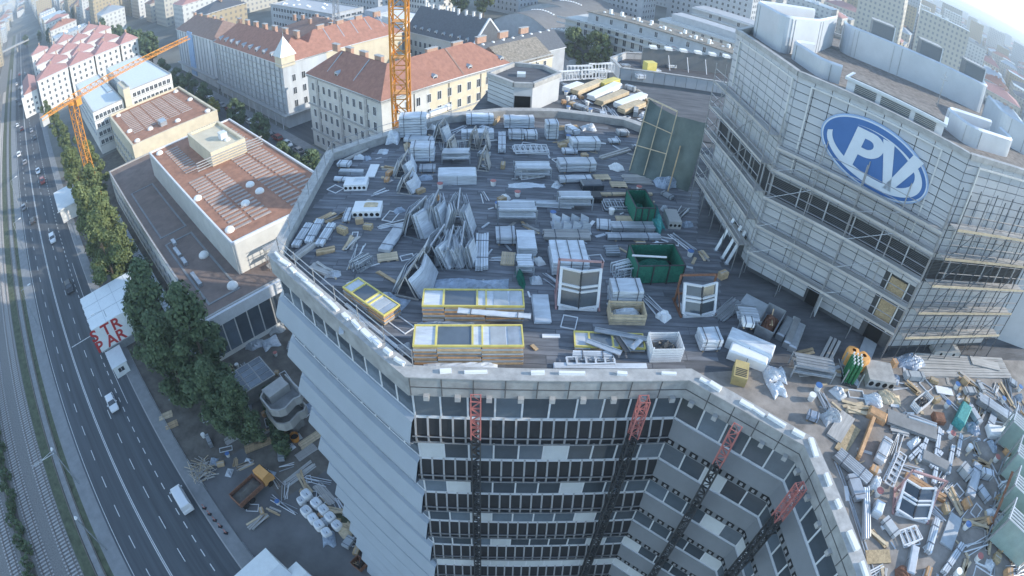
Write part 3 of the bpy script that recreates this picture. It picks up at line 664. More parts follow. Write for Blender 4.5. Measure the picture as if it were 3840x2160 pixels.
# ================================================================== neighbouring buildings (street grid)
WC = {}
def winmesh(w_, h, pm='pane_far', fm='frame_white', arch=False):
    k = (w_, h, pm, fm)
    if k not in WC:
        b = MB(); b.box(-w_/2, w_/2, -.03, .0, 0, h, pm)
        b.box(-w_/2-.08, -w_/2, -.09, .0, -.08, h+.08, fm); b.box(w_/2, w_/2+.08, -.09, .0, -.08, h+.08, fm)
        b.box(-w_/2, w_/2, -.09, .0, h, h+.08, fm); b.box(-w_/2, w_/2, -.14, .0, -.08, 0, fm); b.box(-.03, .03, -.06, -.031, 0, h, fm)
        WC[k] = b.mesh('window')
    return WC[k]
class GB:
    """a building on the street grid; local x runs down-street towards the viewer, y away from the road"""
    def __init__(s, name, label, s0, s1, t0, t1, cat='building', group=None, z=0):
        s.s0, s.s1, s.t0, s.t1 = s0, s1, t0, t1; s.X, s.Y = (s1-s0)/2, (t1-t0)/2
        s.o = thing(name, label, cat, W((s0+s1)/2, (t0+t1)/2, z), RST, group)
    def loc(s, ss, t): return (-(ss - (s.s0+s.s1)/2), t - (s.t0+s.t1)/2)
    def rect(s, s0, s1, t0, t1): a = s.loc(s1, t0); b = s.loc(s0, t1); return [(a[0], a[1]), (b[0], a[1]), (b[0], b[1]), (a[0], b[1])]
    def wall(s, h, m, rect=None, z0=0, name='wall', top=None):
        b = MB(); b.prism(rect or s.rect(s.s0, s.s1, s.t0, s.t1), z0, h, m, top or m); return part(s.o, name, b)
    def parapet(s, h, ph, th, m, rect=None):
        r = rect or s.rect(s.s0, s.s1, s.t0, s.t1); x0, x1, y0, y1 = r[0][0], r[1][0], r[0][1], r[2][1]
        for q in ((x0, x1, y0, y0+th), (x0, x1, y1-th, y1), (x0, x0+th, y0+th, y1-th), (x1-th, x1, y0+th, y1-th)):
            part(s.o, 'parapet', MB().box(*q, h, h+ph, m))
    def windows(s, face, n, zs, w_=1.1, h=1.7, pm='pane_far', fm='frame_white', a=0.04, b_=0.96, X=None, Y=None, skip=0.0, off=0, cx=0, cy=0):
        me = winmesh(w_, h, pm, fm); X = X or s.X; Y = Y or s.Y
        for z in zs:
            for i in range(n):
                if skip and random.random() < skip: continue
                f = a + (b_-a)*(i+.5)/n
                if face == 'road': part(s.o, 'window', me, (cx - X + 2*X*f, cy - Y - off, z))
                elif face == 'near': part(s.o, 'window', me, (cx + X + off, cy - Y + 2*Y*f, z), math.pi/2)
    def roof(s, z, dz, m, kind='hip', ov=.5, rect=None, axis=None, inset=None, name='roof'):
        r = rect or s.rect(s.s0, s.s1, s.t0, s.t1); x0, x1, y0, y1 = r[0][0]-ov, r[1][0]+ov, r[0][1]-ov, r[2][1]+ov
        b = MB(); axis = axis or ('x' if x1-x0 > y1-y0 else 'y'); th = .25
        half = (y1-y0)/2 if axis == 'x' else (x1-x0)/2; ins = (half if kind == 'hip' else 0) if inset is None else inset
        e = [(x0, y0), (x1, y0), (x1, y1), (x0, y1)]
        if axis == 'x': A, B = (x0+ins, (y0+y1)/2), (x1-ins, (y0+y1)/2); F = [(0, 1, 5, 4), (1, 2, 5), (2, 3, 4, 5), (3, 0, 4)]
        else: A, B = ((x0+x1)/2, y0+ins), ((x0+x1)/2, y1-ins); F = [(0, 1, 4), (1, 2, 5, 4), (2, 3, 5), (3, 0, 4, 5)]
        b.add([(x, y, z) for x, y in e] + [(*A, z+dz), (*B, z+dz)], F, m)
        b.prism(e, z-th, z-.001, 'frame_white'); return part(s.o, name, b)
    def chimney(s, x, y, z, h=1.8, lx=2.2, ly=.8, m='brick_chimney'):
        c = part(s.o, 'chimney', MB().box(-lx/2, lx/2, -ly/2, ly/2, 0, h, m), (x, y, z)); part(c, 'chimney_cap', MB().box(-lx/2-.1, lx/2+.1, -ly/2-.1, ly/2+.1, h+.002, h+.18, 'coping'))
    def dormer(s, x, y, z, face='road'):
        b = MB(); b.box(-.6, .6, -.9, .9, 0, 1.2, 'frame_white'); b.box(-.45, .45, -.93, -.9, .25, 1.0, 'pane_far'); b.add([(-.7, -1, 1.2), (.7, -1, 1.2), (.7, 1, 1.2), (-.7, 1, 1.2), (0, -1, 1.7), (0, 1, 1.7)], [(0, 1, 4), (1, 2, 5, 4), (2, 3, 5), (3, 0, 4, 5)], 'roof_metal')
        part(s.o, 'dormer', b, (x, y, z), 0 if face == 'road' else math.pi/2)

def dome(parent, x, y, z, r=.9, name='skylight_dome'):
    k = ('dome', r)
    if k not in WC:
        b = MB(); n = 14; rings = [(1, .0), (1, .28), (.9, .5), (.66, .72), (.3, .86)]
        for (a, za), (c, zc) in zip(rings[:-1], rings[1:]):
            b.add([(r*a*math.cos(2*math.pi*i/n), r*a*math.sin(2*math.pi*i/n), r*za) for i in range(n)] + [(r*c*math.cos(2*math.pi*i/n), r*c*math.sin(2*math.pi*i/n), r*zc) for i in range(n)], [(i, (i+1) % n, n+(i+1) % n, n+i) for i in range(n)], 'dish')
        b.add([(r*.3*math.cos(2*math.pi*i/n), r*.3*math.sin(2*math.pi*i/n), r*.86) for i in range(n)], [tuple(range(n))], 'dish'); WC[k] = b.mesh(name)
    return part(parent, name, WC[k], (x, y, z))
# ---- low building with brown and terracotta roofs
lb = GB('low_building', 'long low building with brown lower roof and terracotta upper roof beside the poplars', 73, 150, 13.6, 46.2)
lower = lb.rect(73, 150, 13.6, 46.2); lb.wall(8.7, 'stucco_white', lower)
b = MB(); b.prism(lb.rect(73.3, 149.7, 13.9, 45.9), 8.702, 8.8, 'roof_brown'); lr = part(lb.o, 'lower_roof', b)
lb.parapet(8.7, .45, .35, 'coping', lower)
x, y = lb.loc(73, 30); part(lb.o, 'fascia', MB().box(x, x+.5, -16.3, 16.3, 6.9, 9.0, 'frame_white'))
gp = MB().box(-.02, .06, -1.05, 1.05, 0, 5.6, 'pane_blue').mesh('glazing_panel')
for k in range(13): part(lb.o, 'glazing_panel', gp, (x+.02, -15 + k*2.35, 1.0))
UP = lb.rect(79.5, 134, 23.4, 46.2); lb.wall(14.6, 'stucco', UP, 8.75, 'upper_storey')
b = MB(); b.prism(lb.rect(79.8, 133.7, 23.7, 45.9), 14.602, 14.7, 'roof_terracotta'); ur = part(lb.o, 'upper_roof', b); lb.parapet(14.6, .5, .35, 'frame_white', UP)
sl_ = MB().box(-1.7, 1.7, -.28, .28, 0, .16, 'paving_slab').mesh('slab_strip')
def slabs(roofobj, s0, s1, t0, t1, z, nrow, cols, frame):
    for i in range(nrow):
        for j in range(cols):
            ss = s0 + (s1-s0)*(i+.5)/nrow; t = t0 + (t1-t0)*(j+.5)/cols; p = frame.loc(ss, t)
            part(roofobj, 'slab_strip', sl_, (p[0], p[1], z), math.pi/2)
slabs(ur, 83, 109, 25.5, 33.5, 14.7, 18, 2, lb); slabs(ur, 82, 128, 36.5, 44.5, 14.7, 30, 2, lb); slabs(ur, 113, 131, 25.5, 31.5, 14.7, 12, 1, lb)
for ss, t in ((84, 25), (100, 24.8), (92, 35), (96, 34.8), (86, 44.5), (131, 25.5), (90, 31)): p = lb.loc(ss, t); dome(ur, p[0], p[1], 14.7)
for ss, t in ((77.5, 21), (90, 20.6)): p = lb.loc(ss, t); dome(lr, p[0], p[1], 8.8, 1.0)
PN = lb.rect(111, 127.6, 32.6, 41); lb.wall(17.4, 'stucco_cream', PN, 14.65, 'penthouse'); lb.parapet(17.4, .6, .6, 'stucco_cream', PN)
p = lb.loc(117, 38); part(lb.o, 'roof_hatch', MB().box(-1, 1, -.8, .8, 17.4, 19.0, 'frame_white'), (p[0], p[1], 0)); dome(lb.o, p[0]+1.8, p[1]+.3, 17.4, .7)
b = MB()
for k in range(4): b.box(-8, 8, -.1, .1, -.6*k-.2, -.6*k-.05, 'coping')
p = lb.loc(110.5, 36.8); part(lb.o, 'cornice', b, (p[0], p[1], 17.3), math.pi/2)
# walkway strips painted on the lower roof (raised slabs)
for (s0, s1, t0, t1) in ((76, 100, 15.6, 21.8), (103, 130, 15.6, 21.8)):
    for q in ((s0, s1, t0, t0+.4), (s0, s1, t1-.4, t1), (s0, s0+.4, t0+.4, t1-.4), (s1-.4, s1, t0+.4, t1-.4)):
        b = MB(); b.prism(lb.rect(*q), 8.802, 8.9, 'pavement'); part(lr, 'walkway_strip', b)
for ss, t, l_ in ((95, 16.8, 3.5), (91, 16.8, 2.4), (84, 16.6, 4.5), (99, 17.4, 2)):
    p = lb.loc(ss, t); part(lr, 'roof_duct', MB().box(-l_/2, l_/2, -.35, .35, 0, .6, 'zinc'), (p[0], p[1], 8.8))
lb.windows('road', 22, (1.2, 4.8), 1.8, 1.8)
b = MB(); b.prism(lb.rect(73.5, 134, 9.6, 11.6), 3.4, 3.6, 'roof_metal'); ca_ = part(lb.o, 'canopy', b)
rb_ = MB().box(-.06, .06, -1, 1, 0, .12, 'zinc').mesh('canopy_rib')
for k in range(60): p = lb.loc(74+k, 10.6); part(ca_, 'canopy_rib', rb_, (p[0], p[1], 3.6))
for k in range(8): p = lb.loc(75 + k*8.2, 9.8); part(lb.o, 'canopy_post', MB().box(-.1, .1, -.1, .1, 0, 3.4, 'dark_metal'), (p[0], p[1], 0))
# ---- back block
bb = GB('terracotta_roof_block', 'square cream block with slatted terracotta roof behind the low building', 151.6, 190.7, 22.2, 48.9)
bb.wall(11.7, 'stucco_cream'); b = MB(); b.prism(bb.rect(152, 190.3, 22.6, 48.5), 11.702, 11.8, 'roof_terracotta'); br = part(bb.o, 'roof', b); bb.parapet(11.7, .7, .6, 'stucco_cream')
slabs(br, 162, 188, 25, 45, 11.8, 14, 5, bb)
for ss, t in ((155, 24.5), (155, 47), (187, 46.5), (187, 25), (160, 30), (157, 38), (166, 24.5), (172, 47)): p = bb.loc(ss, t); dome(br, p[0], p[1], 11.8)
p = bb.loc(160, 34); part(br, 'roof_duct', MB().box(-2, 2, -1, 1, 0, 1.3, 'zinc'), (p[0], p[1], 11.8)); bb.windows('near', 9, (2, 6), 1.6, 1.8); bb.windows('road', 10, (2, 6), 1.6, 1.8)
# ---- two white flat-roofed blocks
for nm, (s0, s1, t0, t1, h), lab in (('white_block', (192.5, 251, 17, 28.5, 15), 'narrow white flat-roofed block behind the small orange crane'), ('white_block', (192.5, 247, 31.5, 47.3, 17), 'wide white flat-roofed block under the jib of the small orange crane')):
    g_ = GB(nm, lab, s0, s1, t0, t1); g_.wall(h, 'stucco_white', top='roof_white'); g_.parapet(h, .35, .3, 'coping')
    for z in (h-2.6, h-5.6, h-8.6, h-11.6):
        g_.windows('near', max(5, int((t1-t0)/1.6)), (z,), 1.15, 1.4); x_ = g_.X
        part(g_.o, 'string_course', MB().box(x_, x_+.12, -g_.Y, g_.Y, z-.5, z-.3, 'coping'))
    g_.windows('road', 14, (h-2.8, h-6, h-9.2), 2.2, 1.4)
    if h == 15: part(g_.o, 'roof_light', MB().box(-8, 10, 3.2, 5.2, h, h+.3, 'pane_blue'))
st_ = GB('stair_tower', 'plain cream stair tower between the two white flat-roofed blocks', 191.2, 204, 29.0, 31.4); st_.wall(18.6, 'stucco_cream'); st_.parapet(18.6, .4, .3, 'coping')
# ---- hip-roofed apartment houses by the road
ap_lab = ['cream apartment house with hipped red roof at the roadside corner', 'cream apartment house with hipped red roof, second along from the road', 'cream apartment house with hipped red roof, third along from the road', 'cream apartment house with hipped red roof beside the tip of the small crane jib']
aps = [(296, 311, .5, 17.6, 16.6), (296, 311, 18.8, 32.4, 16.6), (296, 311, 33.3, 46.8, 16.6), (297, 311, 48, 57.5, 16.6)]
def apt(lab, s0, s1, t0, t1, h, n=5, grp='cream apartment houses with red hipped roofs', cols=None):
    g_ = GB('apartment_house', lab, s0, s1, t0, t1, group=grp); g_.wall(h, 'stucco_white'); g_.roof(h, 4.2, 'roof_pink', 'hip', .5)
    g_.windows('near', cols or max(3, int((t1-t0)/3.2)), [1.4 + k*3.05 for k in range(n)], 1.0, 1.5); g_.windows('road', 4, [1.4 + k*3.05 for k in range(n)], 1.0, 1.5)
    g_.chimney(-3, .5, h+3, 2.4, 1.2, .8); g_.dormer(0, -g_.Y*.35, h+.9); g_.dormer(0 if s1-s0 < 16 else 4, -g_.Y*.1, h+1.4)
    return g_
for lab, a in zip(ap_lab, aps): apt(lab, *a)
k = 0
second = []
for row, (sr, tt) in enumerate(((330, (8, 24, 40)), (356, (2, 18, 36)), (384, (10, 28, 44)), (415, (0, 20, 40)))):
    for j, t in enumerate(tt):
        nm = ['second', 'third', 'fourth', 'fifth'][row]; pos = ['nearest the road', 'in the middle of its row', 'beside the wooded courtyard'][j]
        apt(f'cream red-roofed apartment house, {nm} row from the white blocks, {pos}', sr, sr+13+2*(j % 2), t, t+13, 16, n=4, cols=4)
rs = GB('stepped_terrace', 'white stepped terrace house with slanting gables along the road beyond the poplars', 302, 348, -8.5, -.8); rs.wall(12, 'stucco_white'); rs.roof(12, 3, 'roof_pink', 'gable', .3)
for k in range(5):
    x_ = -18 + k*9; part(rs.o, 'gable_wing', MB().prism([(x_, -5.5), (x_+5, -5.5), (x_+5, -3.8), (x_, -3.8)], 0, 11 + (k % 2), 'stucco_white'))
rs.windows('near', 3, (1.5, 4.5, 7.5), 1.1, 1.4)
# ---- old netted house A
oa = GB('netted_house', 'long old house wrapped in pale scaffold netting with brown tiled roof', 148, 206, 69.3, 112)
w1 = oa.rect(148, 206, 69.3, 84); w2 = oa.rect(148, 163, 84.01, 112)
oa.wall(20, 'net_white', w1); oa.wall(19.6, 'stucco_cream', w2, name='side_wing_wall')
def hips(g_, r, z, dz, m, axis, ins0=1, ins1=1): return g_.roof(z, dz, m, 'hip', .4, r, axis)
hips(oa, w1, 20, 6, 'roof_red', 'x'); hips(oa, oa.rect(148, 163, 76.5, 112), 20.01, 5.9, 'roof_red', 'y')
nb = MB().box(-.18, .18, -.35, 0, 4.6, 19.6, 'stucco_grey').mesh('net_seam')
for k in range(17): part(oa.o, 'net_seam', nb, (-oa.X + 1.5 + k*3.4, -oa.Y, 0))
hb_ = MB().box(-oa.X, oa.X, -.2, 0, 0, .12, 'coping').mesh('lift_line')
for k in range(7): part(oa.o, 'lift_line', hb_, (0, -oa.Y-.36, 5.4 + k*2.05))
part(oa.o, 'site_canopy', MB().box(-oa.X, oa.X+1.5, -oa.Y-1.7, -oa.Y, 4.2, 4.6, 'coping')); part(oa.o, 'site_canopy', MB().box(oa.X, oa.X+1.6, -oa.Y, -oa.Y+16, 4.2, 4.55, 'coping'))
for k in range(12): part(oa.o, 'canopy_post', MB().box(-.1, .1, -.1, .1, 0, 4.2, 'frame_white'), (-oa.X + 1 + k*5.1, -oa.Y-1.5, 0))
oa.windows('near', 4, (6, 10, 14), 1.1, 2.0, b_=.34)
part(oa.o, 'corner_turret', MB().prism([(oa.X-4, -oa.Y-.4), (oa.X+.4, -oa.Y-.4), (oa.X+.4, -oa.Y+4), (oa.X-4, -oa.Y+4)], 19, 22.3, 'stucco_cream'))
tb = MB(); c5 = [(oa.X-4.4, -oa.Y-.8), (oa.X+.8, -oa.Y-.8), (oa.X+.8, -oa.Y+4.4), (oa.X-4.4, -oa.Y+4.4)]; tb.add([(*q, 22.3) for q in c5] + [(oa.X-1.8, -oa.Y+1.8, 28)], [(0, 1, 4), (1, 2, 4), (2, 3, 4), (3, 0, 4)], 'roof_metal'); tr_ = part(oa.o, 'turret_roof', tb); part(tr_, 'finial', MB().tube((oa.X-1.8, -oa.Y+1.8, 28), (oa.X-1.8, -oa.Y+1.8, 29.6), .1, 'roof_metal', .03))
for k in range(7): oa.chimney(-oa.X + 6 + k*7.6, -oa.Y + 8.6, 25, 2.2, 2.6, .9)
for k in range(4): oa.chimney(oa.X-7.5, -4 + k*7, 25, 1.8, .9, 2.4)
for k in range(9): oa.dormer(-oa.X + 4 + k*5.6, -oa.Y+1.6, 20.6)
for k in range(5): part(oa.o, 'gutter_seam', MB().bar((oa.X-.2, -oa.Y+18+k*5, 20.3), (oa.X-7, -oa.Y+18+k*5, 25.6), .25, .12, 'roof_metal'))
# ---- old white corner house B
ob = GB('white_corner_house', 'white old corner house with tall red tiled roof behind the tower', 98.5, 131.6, 68.5, 126)
v1 = ob.rect(98.5, 131.6, 68.5, 82); v2 = ob.rect(98.5, 112, 82.01, 108); v3 = ob.rect(98.5, 112, 108.01, 126)
ob.wall(20.6, 'stucco', v1); ob.wall(20.55, 'stucco_cream', v2, name='side_wing_wall'); ob.wall(19.2, 'stucco_cream', v3, name='rear_wing_wall')
hips(ob, v1, 20.6, 5.6, 'roof_red', 'x'); ob.roof(20.61, 5.58, 'roof_red', 'hip', .4, ob.rect(98.5, 112, 68.5, 108), 'y'); ob.roof(19.2, 4.4, 'roof_moss', 'gable', .3, v3, 'y')
zs = (1.5, 5.3, 9.0, 12.7, 16.4)
ob.windows('road', 11, zs, 1.05, 2.0); ob.windows('near', 17, zs, 1.05, 2.0, b_=.97)
for z in (4.6, 12.0, 19.8):
    part(ob.o, 'cornice', MB().box(-ob.X-.2, ob.X+.3, -ob.Y-.35, -ob.Y, z, z+.35, 'coping')); part(ob.o, 'cornice', MB().box(ob.X, ob.X+.3, -ob.Y, ob.Y, z, z+.35, 'coping'))
for k in range(3): part(ob.o, 'pilaster', MB().box(-.5, .5, -.2, 0, 4.95, 19.8, 'coping'), (-ob.X + 5 + k*11, -ob.Y, 0))
for k in range(5): part(ob.o, 'downpipe', MB().box(-.07, .07, -.12, 0, 0, 20.5, 'dark_metal'), (ob.X+.02, -ob.Y + 9 + k*10.4, 0), math.pi/2)
for k in range(6): ob.chimney(ob.X-7.2, -ob.Y + 12 + k*8.2, 25.2, 1.7, .9, 3.2)
for k in range(4): ob.chimney(-ob.X + 3 + k*6.4, -ob.Y + 7.6, 25.2, 1.9, 2.6, .9)
for k in range(3): ob.dormer(ob.X-1.7, -ob.Y + 16 + k*11, 20.9, 'near')
ob.dormer(-4, -ob.Y+2.2, 21.4)
part(ob.o, 'roof_seam', MB().bar((ob.X+.2, -ob.Y+24, 20.75), (ob.X-6.7, -ob.Y+24, 26.2), .45, .15, 'roof_tile_brown'))
for k in range(2): part(ob.o, 'gutter_seam', MB().bar((-ob.X+8+k*12, -ob.Y+.1, 20.8), (-ob.X+8+k*12, -ob.Y+6.3, 26.1), .25, .14, 'roof_metal'))
# ---- dark-roofed house in the court
dh = GB('dark_roofed_house', 'white house with steep dark grey roof, white dormers and gable end', 124, 156, 120, 133); dh.wall(17.5, 'stucco'); dh.roof(17.5, 8, 'roof_dark', 'gable', .4, axis='x')
dh.windows('road', 12, (2, 5.6, 9.2, 12.8), 1.1, 1.9); dh.windows('near', 3, (2, 5.6, 9.2, 12.8), 1.0, 1.7)
part(dh.o, 'gable_coping', MB().bar((dh.X+.3, -dh.Y-.5, 17.6), (dh.X+.3, 0, 25.7), .5, .5, 'frame_white')); part(dh.o, 'gable_coping', MB().bar((dh.X+.3, dh.Y+.5, 17.6), (dh.X+.3, 0, 25.7), .5, .5, 'frame_white'))
gw_ = MB(); gw_.add([(dh.X-.01, -dh.Y, 17.5), (dh.X-.01, dh.Y, 17.5), (dh.X-.01, 0, 25.3)], [(0, 1, 2)], 'stucco'); part(dh.o, 'gable_wall', gw_)
for k in range(8): dh.dormer(-dh.X+3.5+k*3.6, -dh.Y+1.5, 18.0)
for k in range(9): dh.chimney(-dh.X+3+k*3.2, U(-.5, .5), 24.6, 2.2, .7, .6, 'frame_white')
dl = GB('court_wing', 'low white wing with dark roof and round vents behind the corner house', 112.5, 123.4, 112, 150); dl.wall(15, 'stucco_grey'); dl.roof(15, 5, 'roof_dark', 'gable', .3, axis='y')
for k in range(9): dome(dl.o, 0, -dl.Y+2+k*4.2, 19.7, .55, 'roof_vent')
# ---- court buildings between A and the white house
cb_ = GB('grey_court_house', 'grey-blue court house with flat and tiled roofs behind the netted house', 165, 206, 90, 118); cb_.wall(17, 'stucco_grey'); cb_.roof(17, 5, 'roof_tile_brown', 'hip', .4)
for k in range(8): cb_.chimney(-cb_.X+4+k*5, U(-4, 4), 20, 2.5, 1.6, .8)
cc_ = GB('white_court_house', 'pale stepped house with small skylights behind the tower crane mast', 160, 200, 121, 146); cc_.wall(16, 'stucco_grey', top='roof_metal'); cc_.parapet(16, .6, .4, 'coping'); cc_.windows('road', 10, (3, 6.6, 10.2, 13), 1.1, 1.7); cc_.windows('near', 6, (3, 6.6, 10.2, 13), 1.1, 1.7)
part(cc_.o, 'roof_house', MB().box(2, 15, -8, 2, 16, 19, 'stucco_white')); part(cc_.o, 'roof_house', MB().box(-17, -6, -3, 8, 16, 18.4, 'stucco_grey'))
for k in range(10): dome(cc_.o, U(-17, 17), U(-10, 10), 16, .6, 'roof_vent')
fg = GB('long_grey_block', 'long grey flat block with a row of windows beyond the netted house', 203, 262, 119, 134); fg.wall(18, 'stucco_grey'); fg.parapet(18, .5, .4, 'coping'); fg.windows('road', 18, (4, 8, 12, 15.2), 2.0, 1.7); fg.windows('near', 5, (4, 8, 12, 15.2), 2.0, 1.7)
for k in range(14): dome(fg.o, U(-26, 26), U(-5, 5), 18, .7, 'roof_vent')
bn = GB('blue_netted_house', 'old house end covered in blue and grey scaffold netting by the street', 210, 262, 70, 86); bn.wall(20, 'net_white'); part(bn.o, 'blue_net', MB().box(-bn.X+18, -bn.X+25, -bn.Y-.4, -bn.Y, 1, 20.6, 'blue_net')); bn.roof(20, 5, 'roof_tile_brown', 'hip', .4); part(bn.o, 'site_canopy', MB().box(-bn.X, bn.X, -bn.Y-1.6, -bn.Y, 4.2, 4.6, 'coping'))
for k in range(12): part(bn.o, 'net_seam', nb, (-bn.X + 2 + k*4.2, -bn.Y, 0))
for k in range(5): bn.chimney(-bn.X+6+k*9, 0, 24, 2, 2.4, .8)
# ---- barrel-vaulted halls
def vault(lab, s0, s1, t0, t1, h, rise, rows):
    g_ = GB('vaulted_hall', lab, s0, s1, t0, t1, group='barrel-vaulted halls'); g_.wall(h, 'stucco_grey'); b = MB(); n = 18
    prof = [(-g_.X + 2*g_.X*i/n, h + rise*math.sin(math.pi*i/n)) for i in range(n+1)]
    b.add([(x, -g_.Y-.4, z) for x, z in prof] + [(x, g_.Y+.4, z) for x, z in prof], [(i, i+1, n+2+i, n+1+i) for i in range(n)], 'roof_vault')
    b.add([(x, -g_.Y, z) for x, z in prof], [tuple(range(n+1))], 'stucco_grey'); smooth(part(g_.o, 'vault_roof', b))
    for k in range(5): part(g_.o, 'roof_rib', MB().box(-g_.X*.99, g_.X*.99, -.15, .15, 0, .1, 'zinc'), (0, -g_.Y + (k+.5)*g_.Y*2/5, h+.02)) if False else None
    for y in rows:
        for k in range(9): dome(g_.o, -6 + k*1.5, y, h + rise*math.cos((-6+k*1.5)/g_.X*math.pi/2) - .1, .6, 'skylight_dome')
vault('grey barrel-vaulted hall with rows of skylights, nearest the corner house', 118, 152, 160, 186, 7, 5, (6,)); vault('grey barrel-vaulted hall with a row of white skylights, middle one of the three', 148, 180, 187, 214, 7, 5.5, (0,)); vault('grey barrel-vaulted hall farthest back, below the grid-fronted flats', 150, 190, 215, 250, 7, 6, (-4,))
# ---- balcony slab block
sb_ = GB('balcony_block', 'long white flats with six continuous balcony slabs and a set-back attic', 22, 132, 175, 188)
sb_.wall(18.6, 'stucco'); sb_.wall(22, 'stucco_grey', sb_.rect(22, 124, 178, 187), 18.6, 'attic'); part(sb_.o, 'attic_roof', MB().prism(sb_.rect(22, 124.5, 177.6, 187.3), 22.0, 22.3, 'roof_moss'))
zf = [1.2 + 3.05*k for k in range(6)]
for z in zf[1:] + [18.6]:
    sl2 = part(sb_.o, 'balcony_slab', MB().box(-sb_.X-3, sb_.X, -sb_.Y-1.5, -sb_.Y, z-.45, z-.2, 'balcony')); part(sl2, 'balustrade', MB().box(-sb_.X-3, sb_.X, -sb_.Y-1.55, -sb_.Y-1.5, z-.2, z+.25, 'balcony'))
sb_.windows('road', 30, zf, 1.3, 2.2, skip=.05)
me_ = {c: MB().box(-.9, .9, -.1, 0, 0, 2.4, c).mesh('screen_panel') for c in ('balcony_red', 'balcony_green', 'balcony_lilac')}
for k in range(34):
    c = random.choice(list(me_)); part(sb_.o, 'screen_panel', me_[c], (-sb_.X + 46 + (k % 17)*2.6, -sb_.Y-.6, zf[5 - k//17]))
me = winmesh(1.2, 1.9)
for k in range(16): part(sb_.o, 'window', me, (-sb_.X + 12 + k*6.2, -sb_.Y+3-.02, 19.3))
for k in range(9): part(sb_.o, 'roof_vent', MB().box(-.5, .5, -.5, .5, 0, U(1, 2), 'dish'), (-sb_.X + 14 + k*6 + U(-1, 1), U(-2, 3), 22.3))
for k in range(24): dome(sb_.o, -sb_.X + 12 + k*4, 1 + U(-1, 1), 22.3, .55, 'roof_vent')
sb2 = GB('second_balcony_block', 'second long pale block of flats running parallel behind the balcony block', -30, 118, 222, 236); sb2.wall(17, 'stucco'); sb2.wall(20, 'stucco_grey', sb2.rect(-30, 114, 225, 234), 17, 'attic'); sb2.windows('road', 32, [1.5+3.05*k for k in range(5)], 1.3, 1.9, skip=.1)
for z in [4.1+3.05*k for k in range(5)]: part(sb2.o, 'balcony_slab', MB().box(-sb2.X, sb2.X, -sb2.Y-1.3, -sb2.Y, z-.3, z+.3, 'balcony'))
sb3 = GB('third_balcony_block', 'third long pale block of flats with dark balconies, farthest of the parallel rows', -60, 120, 258, 272); sb3.wall(20, 'stucco_grey'); sb3.windows('road', 34, [1.5+3.05*k for k in range(6)], 1.4, 1.9, skip=.1)
for z in [4.1+3.05*k for k in range(6)]: part(sb3.o, 'balcony_slab', MB().box(-sb3.X, sb3.X, -sb3.Y-1.3, -sb3.Y, z-.3, z+.3, 'balcony'))
# ---- taller flats at the top of the view
for lab, (s0, s1, t0, t1, h), wm, nn in (('cream tower block with small dark windows beyond the dark-roofed house', (226, 240, 186, 204, 38), 'stucco_white', 6), ('pale grid-fronted flats behind the vaulted halls', (150, 208, 262, 276, 34), 'stucco_grey', 20),
        ('pale tall flats beside the trees beyond the cream tower block', (200, 222, 225, 240, 34), 'stucco_grey', 7), ('long grey flats beside the cream tower block, behind the pale crane mast', (244, 300, 170, 186, 30), 'stucco_grey', 18), ('grey slab of flats with white stair strip beyond the halls', (100, 148, 285, 300, 40), 'stucco_grey', 14)):
    g_ = GB('tower_block', lab, s0, s1, t0, t1); g_.wall(h, wm); g_.parapet(h, .6, .4, 'coping')
    zz = [2 + 3.1*k for k in range(int(h/3.1)-1)]; g_.windows('road', nn, zz, 1.2, 1.6); g_.windows('near', 5, zz, 1.2, 1.6)
# ---- raised bridge far left
bg_ = GB('road_bridge', 'long pale bridge deck crossing the road far down the street', 640, 652, -120, 0); part(bg_.o, 'deck', MB().box(-6, 6, -60, 60, 7, 8.4, 'coping'))
for k in range(6): part(bg_.o, 'pier', MB().box(-1, 1, -.8, .8, 0, 7, 'concrete'), (0, -55 + k*20, 0))
